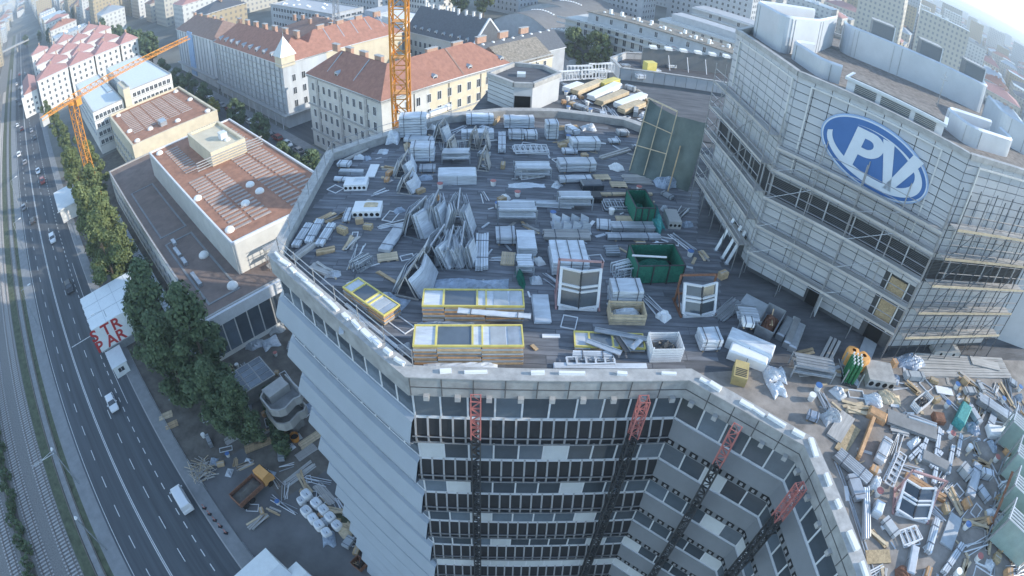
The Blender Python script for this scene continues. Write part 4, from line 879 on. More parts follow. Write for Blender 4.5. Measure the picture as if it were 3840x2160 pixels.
# ---- rest of the town: individual houses, then one far mass
rnd = random.Random(3)
taken = [(60, 300, -45, 150), (60, 320, 140, 320), (-80, 140, 140, 310), (290, 440, -15, 62)]
cnt = 0; far = MB()
tint = {'far_cream': 'cream', 'far_grey': 'grey', 'far_white': 'white', 'far_ochre': 'ochre'}
rname = {'roof_red': 'red roof', 'roof_tile_brown': 'brown roof', 'roof_dark': 'dark roof', 'roof_metal': 'metal roof', 'roof_pink': 'pale red roof'}
def vis(p):
    d = Vector((p.x, p.y, 15 - CAM_H)); v = RC.transposed() @ d; th = math.atan2(math.hypot(v.x, v.y), -v.z); q = th
    for _ in range(6): q = th/(1 + KD*q*q)
    r = q*FPX; a = math.atan2(v.y, v.x); return abs(r*math.cos(a)) < 2080 and -1300 < r*math.sin(a) < 1250
for i in range(-6, 60):
    for j in range(-40, 64):
        s0, t0 = -60 + i*46, -60 + j*40
        if any(a - 30 < s0 < b2 and c - 26 < t0 < d for a, b2, c, d in taken): continue
        if t0 < 70 and t0 > -48 and s0 < 1400 and (t0 < 0 or s0 < 290): continue
        L1, L2_ = rnd.uniform(18, 36), rnd.uniform(14, 30); h = rnd.choice((15, 17, 18, 20, 20, 21, 22, 24)) + (rnd.random() < .07)*rnd.uniform(10, 35)
        p = W(s0 + L1/2, t0 + L2_/2)
        dist = math.hypot(p.x, p.y)
        if dist > 2600 or not vis(p): continue
        wm = rnd.choice(list(tint)); rmn = rnd.choice(list(rname)); flat = rnd.random() < .35 or h > 26
        if dist < 520 and cnt < 150:
            cnt += 1
            g_ = GB('town_house', f'{tint[wm]} town house {"with flat roof" if flat else "with " + rname[rmn]} among the distant city blocks', s0, s0+L1, t0, t0+L2_, group=f'distant {tint[wm]} town houses, {"flat roof" if flat else rname[rmn]}')
            g_.wall(h, wm, top='roof_metal' if flat else None)
            if flat:
                for _ in range(3): part(g_.o, 'roof_unit', MB().box(-1.2, 1.2, -1, 1, 0, 1.6, 'dish'), (rnd.uniform(-.6, .6)*g_.X, rnd.uniform(-.6, .6)*g_.Y, h))
            else: g_.roof(h, 4.5, rmn, 'hip', .4); g_.chimney(0, 0, h+3.6, 2); g_.chimney(g_.X*.3, 0, h+3.6, 2)
        else:
            a = [(-L1/2, -L2_/2), (L1/2, -L2_/2), (L1/2, L2_/2), (-L1/2, L2_/2)]; q = [(-(s0+L1/2) + x, t0+L2_/2 + y) for x, y in a]
            far.prism(q, 0, h, wm, 'roof_metal' if flat else None)
            if not flat:
                z = 4.5; A = (q[0][0]+L2_*.4, (q[0][1]+q[2][1])/2, h+z); B = (q[1][0]-L2_*.4, A[1], h+z)
                far.add([(*c, h) for c in q] + [A, B], [(0, 1, 5, 4), (1, 2, 5), (2, 3, 4, 5), (3, 0, 4)], rmn)
# farther still: low specks
for k in range(6500):
    a = rnd.uniform(rad(20), rad(150)); d = rnd.uniform(2200, 8500); p = Vector((d*math.cos(a), d*math.sin(a), 0))
    if not vis(p): continue
    x, y = -ST(p)[0], ST(p)[1]; l1, l2, h = rnd.uniform(12, 60), rnd.uniform(12, 40), rnd.choice((9, 12, 14, 18, 20, 30))
    far.prism([(x, y), (x+l1, y), (x+l1, y+l2), (x, y+l2)], 0, h, rnd.choice(list(tint)), rnd.choice(('roof_metal', 'roof_tile_brown', 'roof_pink', 'roof_dark')))
fo = bpy.data.objects.new('far_city', far.mesh('far_city')); link(fo); fo.rotation_euler = (0, 0, RST); stuff(fo); tag(fo, 'far city of pale blocks and red roofs fading towards the horizon', 'city')
for lab, (r, x, y), h, m in (('ochre-edged tall flats on the skyline behind the tarpaulin end of the long roof screen', (3, 1330, 260), 46, 'far_ochre'), ('brown gridded tall flats on the skyline behind the middle of the long screen', (3, 1600, 300), 44, 'far_ochre'), ('grey tall flats on the skyline beside the brown gridded flats', (3, 1900, 330), 40, 'far_grey'), ('pale tall flats on the skyline above the rounded end of the long screen', (3, 2150, 420), 36, 'far_white'), ('slim dark office tower on the skyline behind the vent towers', (3, 1640, 170), 90, 'far_grey')):
    p = hit(r, x, y, 0); p = p*(560/math.hypot(p.x, p.y)); s_, t_ = ST(p)
    g_ = GB('tower_block', lab, s_-16, s_+16, t_-9, t_+9); g_.wall(h, m); g_.parapet(h, 1.2, .5, 'coping'); part(g_.o, 'lift_house', MB().box(-4, 4, -3, 3, h, h+3.5, 'stucco_grey'))
# ================================================================== rear wing behind the deck
RW = thing('rear_wing', 'rear wing of the tower with panelled parapet and its own cluttered flat roof', 'building', (20, 62, 0))
def rl(p): return (p[0]-20, p[1]-62)
rp1 = [(-4.6, 50.6), (8.9, 50.2), (12.3, 48.0), (40, 47.2), (47, 61.0), (10.4, 62.0), (-3.0, 59.0)]
part(RW, 'link_deck', MB().prism([rl(p) for p in rp1], 0, 44.7, 'grey_clad', 'deck'))
rp2 = [(13.1, 77.2), (58, 76), (62, 87), (42, 93), (15, 86), (12.3, 82)]
part(RW, 'main_block', MB().prism([rl(p) for p in rp2], 0, 41.0, 'grey_clad', 'deck'))
for a, c in zip(rp2, rp2[1:] + rp2[:1]):
    A0, B0 = Vector(a), Vector(c); e = (B0-A0).normalized(); L = (B0-A0).length; ang = math.atan2(e.y, e.x)
    n_ = max(2, int(L/1.5)); pm = MB().box(-L/n_/2+.03, L/n_/2-.03, -.12, .15, -.75, .9, 'panel').mesh('parapet_panel')
    for j in range(n_):
        p = A0 + e*(L*(j+.5)/n_); part(RW, 'parapet_panel', pm, (*rl(p), 41.05), ang)
    part(RW, 'coping', MB().box(0, L, -.2, .25, 41.96, 42.08, 'coping'), (*rl(A0), 0), ang)
RH = thing('roof_house', 'six-sided panelled roof house with grey flat roof and raised rim behind the deck parapet', 'roof house', (0, 54, 44.7))
hx = [(-3.3, 53.6), (-.8, 51.0), (.9, 51.1), (3.5, 54.9), (2.0, 57.0), (-1.0, 57.4)]; hl = [(x, y-54) for x, y in hx]
part(RH, 'wall', MB().prism(hl, 0, 2.5, 'panel')); part(RH, 'roof', MB().prism([(x*.88, y*.88) for x, y in hl], 2.502, 2.6, 'deck'))
for (x0, y0), (x1, y1) in zip(hl, hl[1:] + hl[:1]): part(RH, 'rim', MB().bar((x0, y0, 2.72), (x1, y1, 2.72), .35, .45, 'coping'))
for k in range(5): part(RH, 'panel_joint', MB().bar((hl[0][0]*1.003, hl[0][1]*1.003-.01, .4+k*.45), (hl[1][0]*1.003, hl[1][1]*1.003-.02, .4+k*.45), .03, .03, 'panel_back'))
part(RH, 'roof_hatch', MB().box(-.6, .2, -.4, .4, 2.6, 2.95, 'roof_white')); part(RH, 'doorway', MB().box(-.7, .75, -3.12, -3.0, .2, 1.6, 'dark_hole'))
b2 = thing('dark_screen_wall', 'dark louvred screen wall with white caps on the rear wing roof', 'wall', (27, 84.5, 41.0), rad(6)); part(b2, 'louvre_wall', MB().box(-10, 10, -.2, .2, 0, 2.8, 'louvre'))
for k in range(8): part(b2, 'cap', MB().box(-.5, .5, -.5, .5, 2.802, 3.2, 'dish'), (-8.5+k*2.4, 0, 0))
for k in range(3): part(b2, 'stay', MB().tube((-6+k*3, -.2, 2), (-6+k*3, -1.6, 0), .06, 'frame_white'))

# ================================================================== cranes
def crane(label, p, zt, wd, jib_to, jl, cl, m='orange_paint', bay=1.6):
    c = thing('tower_crane', label, 'crane', (p[0], p[1], 0)); b = MB(); lattice(b, 0, zt, wd, m, bay, wd*.055, wd*.028); part(c, 'mast', b)
    part(c, 'footing', MB().box(-2, 2, -2, 2, 0, .6, 'concrete'))
    a = math.atan2(jib_to[1]-p[1], jib_to[0]-p[0])
    def jib(name, l, h, w_):
        b = MB(); n = max(4, int(l/1.8))
        for y in (-w_/2, w_/2): b.bar((0, y, 0), (l, y, 0), .16, .16, m)
        b.bar((0, 0, h), (l, 0, h*.6), .18, .18, m)
        for i in range(n):
            x0, x1 = l*i/n, l*(i+1)/n; hm = h*(1-.4*(x0+x1)/2/l)
            for y in (-w_/2, w_/2): b.bar((x0, y, 0), ((x0+x1)/2, 0, hm), .09, .09, m); b.bar(((x0+x1)/2, 0, hm), (x1, y, 0), .09, .09, m)
            b.bar((x0, -w_/2, 0), (x1, w_/2, 0), .07, .07, m)
        return b
    part(c, 'slewing_ring', MB().tube((0, 0, zt), (0, 0, zt+.8), wd*.8, m, n=14))
    part(c, 'jib', jib('jib', jl, 1.5, 1.3), (0, 0, zt+.8), a); part(c, 'counter_jib', jib('c', cl, 1.1, 1.3), (0, 0, zt+.8), a + math.pi)
    part(c, 'counterweight', MB().box(cl-2, cl, -.7, .7, -1.6, .6, 'concrete'), (0, 0, zt+.8), a + math.pi)
    cb2 = part(c, 'cab', MB().box(-.8, .8, -.7, .7, 0, 1.7, m), (math.cos(a-1.2)*1.7, math.sin(a-1.2)*1.7, zt-.6), a); part(cb2, 'cab_window', MB().box(.81, .84, -.6, .6, .5, 1.5, 'pane'))
    return c
bc = crane('tall orange lattice tower crane mast standing behind the roof deck', (-14.6, 66.8), 80, 1.9, (60, 150), 45, 14, bay=1.9)
for k in range(9): part(bc, 'ladder_platform', MB().box(-.75, .75, -.75, .75, 0, .06, 'orange_soft'), (0, 0, 36 + k*4.6))
crane('small orange tower crane with its jib over the white flat roofs', (-100.7, 97.3), 33, 1.7, (-90.5, 136.8), 42, 10)
lc_ = thing('pale_crane_mast', 'slim pale grey crane mast standing among the houses behind the netted house', 'crane', W(168, 100, 0)); b = MB(); lattice(b, 0, 44, 1.6, 'zinc', 1.6, .09, .05); part(lc_, 'mast', b)

# ================================================================== trees
def crown(b, n, rx, rz_, z0, kind, m, seed, leaf=.34):
    r = random.Random(seed); cl = []
    for _ in range(int(46 if kind == 'poplar' else 30)):
        h = r.random(); a = r.uniform(0, 6.283)
        prof = ((h/.3)**.5 if h < .3 else (1-(h-.3)/.72)**.8) if kind == 'poplar' else math.sqrt(max(0, 1-(2*h-1)**2))
        d = rx*prof*math.sqrt(r.random())*.8
        cl.append((d*math.cos(a), d*math.sin(a), z0 + rz_*h, r.uniform(.4, 1.05)*rx*.34))
    for i in range(n):
        cx, cy, cz, cr = r.choice(cl); u = Vector((r.gauss(0, 1), r.gauss(0, 1), r.gauss(0, 1.25))).normalized()*cr*(r.random()**.35)
        p = Vector((cx, cy, cz)) + u; nn = (u.normalized() + Vector((r.uniform(-.7, .7), r.uniform(-.7, .7), r.uniform(-.3, .9)))).normalized()
        t1 = nn.orthogonal().normalized(); t2 = nn.cross(t1); a = r.uniform(0, 6.28); s = leaf*r.uniform(.6, 1.3)
        e1 = (t1*math.cos(a) + t2*math.sin(a))*s; e2 = (t2*math.cos(a) - t1*math.sin(a))*s*.7
        b.add([p-e1, p-e2*.8, p+e1, p+e2*.8], [(0, 1, 2, 3)], m)
    return cl
TC = {}
def treeparts(key, H_, rx, kind, m, n, leaf):
    if key not in TC:
        b = MB(); z0 = H_*(.10 if kind == 'poplar' else .28); cl = crown(b, n, rx, H_-z0-.5, z0, kind, m, hash(key) % 1000 if False else sum(map(ord, key)), leaf)
        t = MB(); t.tube((0, 0, 0), (0, 0, H_*.55), .28*rx/3+.06, 'bark', .12, 9); t.tube((0, 0, H_*.54), (0, 0, H_*.9), .12, 'bark', .03, 7)
        for c in cl[::4]: t.tube((0, 0, max(1.5, c[2]*.7-.5)), c[:3], .09, 'bark', .02, 5)
        TC[key] = (b.mesh('crown'), t.mesh('trunk'))
    return TC[key]
def tree(name, label, p, H_, rx, kind='poplar', m='leaf', n=7000, leaf=.34, group=None, var='a', sc_=1.0, rz=0):
    cm, tm = treeparts(f'{kind}{m}{H_}{rx}{n}{var}', H_, rx, kind, m, n, leaf)
    o = thing(name, label, 'tree', p, rz, group); o.scale = (sc_, sc_, sc_); part(o, 'trunk', tm); part(o, 'crown', cm); return o
G1 = 'tall poplars beside the road'
for lab, s, t, var, sc_ in (('tall dense poplar beside the low building corner, growing over the construction site', 64, 9.6, 'a', 1.1), ('young poplar at the very edge of the construction site, under the tall dense one', 54.5, 10.2, 'b', .66), ('slim poplar on the pavement side of the tall dense one', 68, 5.2, 'c', .9), ('tall poplar standing between the lettered banner and the low building', 75, 6.6, 'b', 1.12), ('broad poplar rising in front of the lettered banner roof', 79, 4.6, 'c', .86), ('shorter poplar at the construction site fence beside the brush pile', 58.5, 8.6, 'd', .72),
        ('tall sunlit poplar behind the lettered banner, by the road', 104, 3.6, 'b', 1.0), ('tall sunlit poplar in the dense clump beyond the lettered banner', 112, 6.2, 'a', 1.0), ('tall sunlit poplar halfway along the roadside row', 121, 3.4, 'c', 1.02), ('tall sunlit poplar just in front of the small orange crane', 130, 6.8, 'd', 1.0), ('tall poplar beside the small flat white roof by the road', 151, 4.2, 'a', .95), ('tall poplar beside the mast of the small orange crane', 156, 10, 'c', .9)):
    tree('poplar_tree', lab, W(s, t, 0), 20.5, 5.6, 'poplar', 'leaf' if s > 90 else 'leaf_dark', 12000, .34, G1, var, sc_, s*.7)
for lab, s, t, sc_ in (('rounded tree at the far end of the roadside row', 178, 4.5, .8), ('rounded tree beside the narrow white block', 190, 6, .85), ('rounded tree near the cream corner house', 212, 5, .85), ('rounded tree in front of the corner apartment house', 238, 3.5, .8), ('rounded tree by the road before the stepped terrace', 262, 1.8, .8)):
    tree('roadside_tree', lab, W(s, t, 0), 15, 4.6, 'round', 'leaf', 4500, .42, 'rounded trees along the road', 'a', sc_, s)
for lab, s, t, m, sc_ in (('street tree in the back street opposite the white corner house', 103, 52.5, 'leaf_dark', .95), ('street tree beside the low building in the back street', 118, 53, 'leaf_dark', .8), ('street tree in front of the netted house corner', 141, 57, 'leaf_dark', .8), ('street tree opposite the middle of the netted house', 160, 57.5, 'leaf_dark', .8), ('yellowing street tree opposite the netted house', 178, 56, 'leaf_yellow', .6), ('street tree beside the wide white block', 190, 57, 'leaf_dark', .8), ('street tree beyond the wide white block', 208, 57, 'leaf_dark', .85), ('street tree opposite the blue netting', 226, 57.5, 'leaf_dark', .8), ('street tree near the far apartment houses', 250, 58, 'leaf_dark', .85)):
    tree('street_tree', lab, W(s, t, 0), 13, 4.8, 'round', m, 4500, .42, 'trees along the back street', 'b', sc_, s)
for lab, s, t in (('round tree beside the cream tower block', 216, 200), ('leafy tree between the cream tower block and the halls', 206, 206), ('pale tree in front of the long grey block', 198, 112), ('dark tree at the foot of the balcony block', 112, 168), ('dark tree by the balcony block beside the hall', 120, 166)):
    tree('court_tree', lab, W(s, t, 0), 16, 5.5, 'round', 'leaf', 3500, .55, 'trees in the courts', 'c', 1.1, s)
rt = random.Random(11)
for k in range(26):
    s, t = (rt.uniform(430, 700), rt.uniform(-10, 60)) if k < 14 else (rt.uniform(280, 420), rt.uniform(60, 68))
    tree('distant_tree', 'distant green tree among the houses beyond the apartment houses', W(s, t, 0), 15, 5, 'round', 'leaf_dark', 1500, .8, 'distant trees up the street', 'd', rt.uniform(.8, 1.2), s)
bz = MB(); r_ = random.Random(5)
for k in range(26): crown(bz, 260, 1.5, 2.2, 0, 'round', 'leaf_dark', k, .3) ; 
bz.v = [(v[0] - (i//(260*4))*2.3, v[1] + ((i//1040)*37 % 5)*.35, v[2]) for i, v in enumerate(bz.v)]
bo = bpy.data.objects.new('hedge', bz.mesh('hedge')); link(bo); bo.location = W(44, -33.9, 0); bo.rotation_euler = (0, 0, RST); stuff(bo); tag(bo, 'dark scrubby hedge growing between the railway tracks', 'hedge')
bz2 = MB()
for k in range(14): crown(bz2, 260, 1.6, 2.4, 0, 'round', 'leaf_dark', 50+k, .3)
bz2.v = [(v[0] - (i//1040)*2.0 % 14, v[1] + ((i//1040)*29 % 7)*.7, v[2]) for i, v in enumerate(bz2.v)]
bo2 = bpy.data.objects.new('shrubs', bz2.mesh('shrubs')); link(bo2); bo2.location = W(50, 12.5, 0); bo2.rotation_euler = (0, 0, RST); stuff(bo2); tag(bo2, 'dark shrubs under the curved concrete balconies', 'shrubs')

# ================================================================== vehicles
CARM = {}
def carmeshes(kind, paint):
    k = (kind, paint)
    if k in CARM: return CARM[k]
    if kind == 'van': Lh, Wh, z1, z2, cab = 2.45, .95, 1.15, 2.05, (-2.38, 1.75, -2.3, 1.15)
    elif kind == 'suv': Lh, Wh, z1, z2, cab = 2.25, .93, 1.0, 1.68, (-2.15, .95, -1.75, .45)
    else: Lh, Wh, z1, z2, cab = 2.15, .88, .9, 1.45, (-1.75, .95, -1.25, .35)
    b = MB()
    secs = [(-Lh, .42, z1*.86, Wh*.86), (-Lh+.12, .28, z1*.97, Wh*.97), (-Lh*.6, .22, z1, Wh), (Lh*.45, .22, z1, Wh), (Lh*.8, .22, z1*.9, Wh*.97), (Lh-.1, .28, z1*.78, Wh*.9), (Lh, .38, z1*.62, Wh*.78)]
    rows = []
    for x, za, zb_, w_ in secs: rows.append([(x, -w_*.94, za), (x, -w_, (za+zb_)*.55), (x, -w_*.93, zb_), (x, w_*.93, zb_), (x, w_, (za+zb_)*.55), (x, w_*.94, za)])
    for a, d in zip(rows[:-1], rows[1:]): b.add(a + d, [(i, (i+1) % 6, 6+(i+1) % 6, 6+i) for i in range(6)], paint)
    b.add(rows[0], [(0, 1, 2, 3, 4, 5)], paint); b.add(rows[-1], [(5, 4, 3, 2, 1, 0)], paint)
    x0, x1, x2, x3 = cab
    gl = MB(); wl, wt = Wh*.91, Wh*.76
    lo = [(x0, -wl, z1-.02), (x1, -wl, z1-.02), (x1, wl, z1-.02), (x0, wl, z1-.02)]; hi = [(x2, -wt, z2-.04), (x3, -wt, z2-.04), (x3, wt, z2-.04), (x2, wt, z2-.04)]
    gl.add(lo + hi, [(0, 1, 5, 4), (1, 2, 6, 5), (2, 3, 7, 6), (3, 0, 4, 7)], 'pane' if kind != 'van' else paint)
    if kind == 'van': gl.add([(x1*.62+x3*.38+.03, -wl*.9, z1+.2), (x1*.62+x3*.38+.03, wl*.9, z1+.2), (x3+.08, wt*.9, z2-.12), (x3+.08, -wt*.9, z2-.12)], [(0, 1, 2, 3)], 'pane')
    rf = MB(); rf.add([(x2-.05, -wt-.02, z2-.05), (x3+.05, -wt-.02, z2-.05), (x3+.05, wt+.02, z2-.05), (x2-.05, wt+.02, z2-.05), (x2+.08, -wt+.08, z2+.02), (x3-.1, -wt+.08, z2+.02), (x3-.1, wt-.08, z2+.02), (x2+.08, wt-.08, z2+.02)], [(0, 1, 5, 4), (1, 2, 6, 5), (2, 3, 7, 6), (3, 0, 4, 7), (4, 5, 6, 7)], paint)
    pil = [MB().bar((xa, sgn*wl, z1), (xb, sgn*wt, z2), .09, .09, paint).mesh('pillar') for sgn in (-1, 1) for (xa, xb) in ((x0, x2), (x1, x3), ((x0+x1)/2, (x2+x3)/2))]
    ty = MB().tube((0, -.11, 0), (0, .11, 0), .33, 'tyre', n=16).mesh('tyre'); ri = MB().tube((0, -.12, 0), (0, .12, 0), .19, 'alu', n=12).mesh('rim')
    hl_ = MB().box(-.05, .03, -.16, .16, -.07, .07, 'lamp_clear').mesh('headlight'); tl = MB().box(-.03, .05, -.08, .08, -.14, .14, 'lamp_red').mesh('tail_light')
    mi_ = MB().box(-.08, .08, -.1, .1, -.07, .07, paint).mesh('wing_mirror')
    CARM[k] = (b.mesh('body'), gl.mesh('windows'), rf.mesh('roof'), pil, ty, ri, hl_, tl, mi_, Lh, Wh, z1, cab); return CARM[k]
def car(label, kind, paint, s, t, flip=False, cat='car', group=None, detail=True, rz=0):
    bd, gl, rf, pi_, ty, ri, hl_, tl, mi_, Lh, Wh, z1, cab = carmeshes(kind, paint)
    o = thing('parked_van' if kind == 'van' else 'car', label, 'van' if kind == 'van' else cat, W(s, t, .02), RST + (math.pi if flip else 0) + rz, group)
    part(o, 'body', bd); part(o, 'cabin', gl); part(o, 'roof', rf)
    if detail:
        for pm_ in pi_: part(o, 'pillar', pm_)
        for x in (-Lh*.62, Lh*.62):
            for y in (-Wh+.1, Wh-.1): w_ = part(o, 'wheel', ty, (x, y, .33)); part(w_, 'rim', ri)
        for y in (-Wh*.62, Wh*.62): part(o, 'headlight', hl_, (Lh-.06, y, z1*.62)); part(o, 'tail_light', tl, (-Lh+.06, y, z1*.78))
        for y in (-Wh-.08, Wh+.08): part(o, 'wing_mirror', mi_, (cab[1]-.25, y, z1+.08))
    return o
car('white hatchback driving in the kerb-side lanes between van and banner', 'car', 'car_white', 77.6, -7.2)
car('white delivery van parked at the kerb by the yard entrance', 'van', 'car_white', 52.7, -4.1, True)
car('dark car driving in the kerb lane past the lettered banner', 'suv', 'car_dark', 119, -7.2)
rc = random.Random(21); cols = ['car_white', 'car_dark', 'car_grey', 'car_red', 'car_white', 'car_grey']; cn = {'car_white': 'white', 'car_dark': 'black', 'car_grey': 'grey', 'car_red': 'dark red'}
for k in range(22):
    pc = cols[k % 6]; s = 150 + k*15 + rc.uniform(-4, 4); t = (-8.0, -13.1, -15.6, -7.0)[k % 4]
    car(f'{cn[pc]} car on the road beyond the poplars', 'car' if k % 3 else 'suv', pc, s, t, t < -11, group=f'{cn[pc]} cars on the far road', detail=s < 260)
for k in range(16):
    pc = cols[(k*5+1) % 6]; s = 118 + k*6.4; car(f'{cn[pc]} car parked along the netted house in the back street', 'car' if k % 4 else 'suv', pc, s, 62.9, k % 2 == 0, group=f'{cn[pc]} cars parked along the netted house', detail=True)
car('pale blurred van on the back street below the white corner house', 'van', 'car_grey', 104.5, 60.5); car('white lorry-like van turning beside the low building in the back street', 'van', 'car_white', 136, 55.5)
# ---- rust-red tipper with orange cab in the yard
p = hit(7, 1900, 800, .8); tt = thing('tipper_truck', 'rust-red tipper lorry with orange cab beside the brush pile in the yard', 'truck', (p.x, p.y, .02), RST + rad(100))
b = MB(); b.box(-3.0, 1.6, -1.15, 1.15, .95, 1.1, 'rust'); part(tt, 'tipper_floor', b)
for q in ((-3.0, 1.6, -1.2, -1.1), (-3.0, 1.6, 1.1, 1.2), (1.5, 1.6, -1.1, 1.1), (-3.0, -2.9, -1.1, 1.1)): part(tt, 'tipper_side', MB().box(*q, 1.101, 1.9, 'rust'))
part(tt, 'load', MB().add([(-2.8, -1, 1.3), (1.4, -1, 1.3), (1.4, 1, 1.3), (-2.8, 1, 1.3), (-1.6, 0, 1.75), (.4, .1, 1.8)], [(0, 1, 5, 4), (1, 2, 5), (2, 3, 4, 5), (3, 0, 4)], 'earth'))
cbn = MB(); cbn.add([(1.75, -1.1, .7), (3.6, -1.1, .7), (3.6, 1.1, .7), (1.75, 1.1, .7), (1.8, -1.05, 2.5), (3.15, -1.0, 2.5), (3.15, 1.0, 2.5), (1.8, 1.05, 2.5), (3.55, -1.08, 1.6), (3.55, 1.08, 1.6)], [(0, 1, 8, 5, 4), (2, 3, 7, 6, 9), (3, 0, 4, 7), (4, 5, 6, 7), (1, 2, 9, 8), (3, 2, 1, 0)], 'orange_soft'); cbn.add([(3.57, -.95, 1.62), (3.57, .95, 1.62), (3.19, .9, 2.42), (3.19, -.9, 2.42)], [(0, 1, 2, 3)], 'pane'); part(tt, 'cab', cbn)
part(tt, 'chassis', MB().box(-3, 3.4, -.45, .45, .55, .9, 'dark_metal'))
tyb = MB().tube((0, -.18, 0), (0, .18, 0), .48, 'tyre', n=16).mesh('wheel')
for x in (-2.2, -1.0, 2.6):
    for y in (-1.0, 1.0): part(tt, 'wheel', tyb, (x, y, .48))

# ================================================================== the lettered tent by the road
zt_, zb2, sF = 7.5, 2.5, 88.6
BT = GB('lettered_tent', 'white box-shaped site tent with red letters STR PAR on its end wall', sF, 100, -5.0, 8.4, cat='tent')
BT.wall(zt_, 'billboard', z0=zb2, name='tent_body'); BT.wall(zb2, 'grey_board', BT.rect(sF+1, 99, -4, 7.4), 0, 'base_frame')
for k in range(1, 4): part(BT.o, 'roof_seam', MB().box(-BT.X, BT.X, -.03, .03, zt_, zt_+.03, 'grey_board'), (0, -BT.Y + k*3.35, 0))
for k in range(1, 3): part(BT.o, 'roof_seam', MB().box(-.03, .03, -BT.Y, BT.Y, zt_+.001, zt_+.035, 'grey_board'), (-BT.X + k*3.8, 0, 0))
part(BT.o, 'edge_trim', MB().box(BT.X, BT.X+.08, -BT.Y, BT.Y, zb2-.2, zb2, 'grey_board'))
def letters(txt, size, parent, x, y, z, name):
    cu = bpy.data.curves.new(name, 'FONT'); cu.body = txt; cu.size = size; cu.extrude = .015; cu.offset = .045*size/2; cu.space_character = 1.08; cu.resolution_u = 3
    to = bpy.data.objects.new(name, cu); COL.objects.link(to); dg = bpy.context.evaluated_depsgraph_get(); me = bpy.data.meshes.new_from_object(to.evaluated_get(dg)); bpy.data.objects.remove(to)
    me.materials.clear(); me.materials.append(M('letter_red')); o = bpy.data.objects.new(name, me); link(o, parent); o.location = (x, y, z); o.rotation_euler = (math.pi/2, 0, math.pi/2); return o
for word, z in (('STR', 5.1), ('PAR', 2.6)):
    for ch, dy in zip(word, (-.7, 1.75, 3.95)): letters(ch, 3.2, BT.o, BT.X+.02, -BT.Y + dy, z, 'letter_' + ch.lower())
kx = GB('white_kiosk', 'small white kiosk container below the red letters at the kerb', 82.8, 87.6, -4.3, -1.4, cat='kiosk'); kx.wall(2.4, 'billboard'); part(kx.o, 'roof', MB().box(-kx.X-.2, kx.X+.2, -kx.Y-.2, kx.Y+.2, 2.402, 2.55, 'roof_white')); kx.windows('near', 1, (1.0,), 1.2, .9)
fw = GB('flat_white_roof', 'small flat white-roofed shed by the road beside the poplars', 154, 168, -3.5, 2.5, cat='shed'); fw.wall(4, 'stucco_white'); part(fw.o, 'roof', MB().box(-fw.X-.4, fw.X+.4, -fw.Y-.4, fw.Y+.4, 4.002, 4.3, 'roof_white'))

# ================================================================== curved concrete balconies by the tower
def serp(path, z0, z1, th, m, parent, name):
    rp = [Vector(p) for p in path]; o1, o2 = offset(path, th/2), offset(path, -th/2); b = MB(); n = len(rp)
    for lo, hi in ((o1, o1), (o2, o2)): b.add([(p.x, p.y, z0) for p in lo] + [(p.x, p.y, z1) for p in hi], [(i, i+1, n+i+1, n+i) for i in range(n-1)], m)
    b.add([(p.x, p.y, z1) for p in o1] + [(p.x, p.y, z1) for p in o2], [(i, i+1, n+i+1, n+i) for i in range(n-1)], m)
    for i in (0, n-1): b.quad((*o1[i], z0), (*o2[i], z0), (*o2[i], z1), (*o1[i], z1), m)
    return part(parent, name, b)
CBp = [(7, 2170, -80), (7, 2310, 60), (7, 2290, 130), (7, 2210, 160), (7, 2130, 250), (7, 2060, 260), (7, 1970, 220), (7, 1950, 150), (7, 2010, 100)]
pts = [hit(*q, 6.5) for q in ((7, 2150, -75), (7, 2272, 50), (7, 2262, 90), (7, 2215, 110), (7, 2150, 180), (7, 2100, 198), (7, 2040, 190), (7, 1965, 100), (7, 1985, 55), (7, 2040, 15))]
c0 = pts[4]; CB = thing('curved_balcony', 'pair of serpentine pale concrete balcony walls stacked at the foot of the tower', 'balcony', (c0.x, c0.y, 0))
path = [(p.x-c0.x, p.y-c0.y) for p in pts]
serp(path, 5.2, 6.5, .22, 'concrete', CB, 'upper_wall'); serp([(x*.98+.25, y*.98-.35) for x, y in path], 2.6, 4.1, .22, 'concrete', CB, 'lower_wall')
part(CB, 'upper_floor', MB().prism(path if False else list(reversed(path)), 5.0, 5.2, 'concrete_dark')); part(CB, 'lower_floor', MB().prism(list(reversed([(x*.95, y*.95-.3) for x, y in path])), 2.4, 2.6, 'concrete_dark')); part(CB, 'support', MB().prism(list(reversed([(x*.5, y*.5+1) for x, y in path])), 0, 2.4, 'concrete_dark'))
q = hit(7, 2075, 10, 6.5); part(CB, 'ramp_slab', MB().box(-1.0, 1.0, -1.9, 1.6, 5.2, 6.55, 'concrete'), (q.x-c0.x+.2, q.y-c0.y-.2, 0), RST+rad(5))
pg = thing('glazed_lean_to', 'dark glazed lean-to roof divided by pale bars beside the curved balconies', 'shed', hit(7, 1880, -60, 3), RST)
part(pg, 'roof_frame', MB().box(-2.6, 2.6, -3.4, 3.4, -.1, .05, 'concrete'))
pn_ = MB().box(-.55, .55, -1.0, 1.0, .06, .1, 'pane_blue').mesh('roof_pane')
for i in range(4):
    for j in range(3): part(pg, 'roof_pane', pn_, (-1.85+i*1.24, -2.2+j*2.2, 0))
part(pg, 'wall', MB().box(-2.4, 2.4, -3.2, 3.2, -3, -.1, 'concrete_dark'))
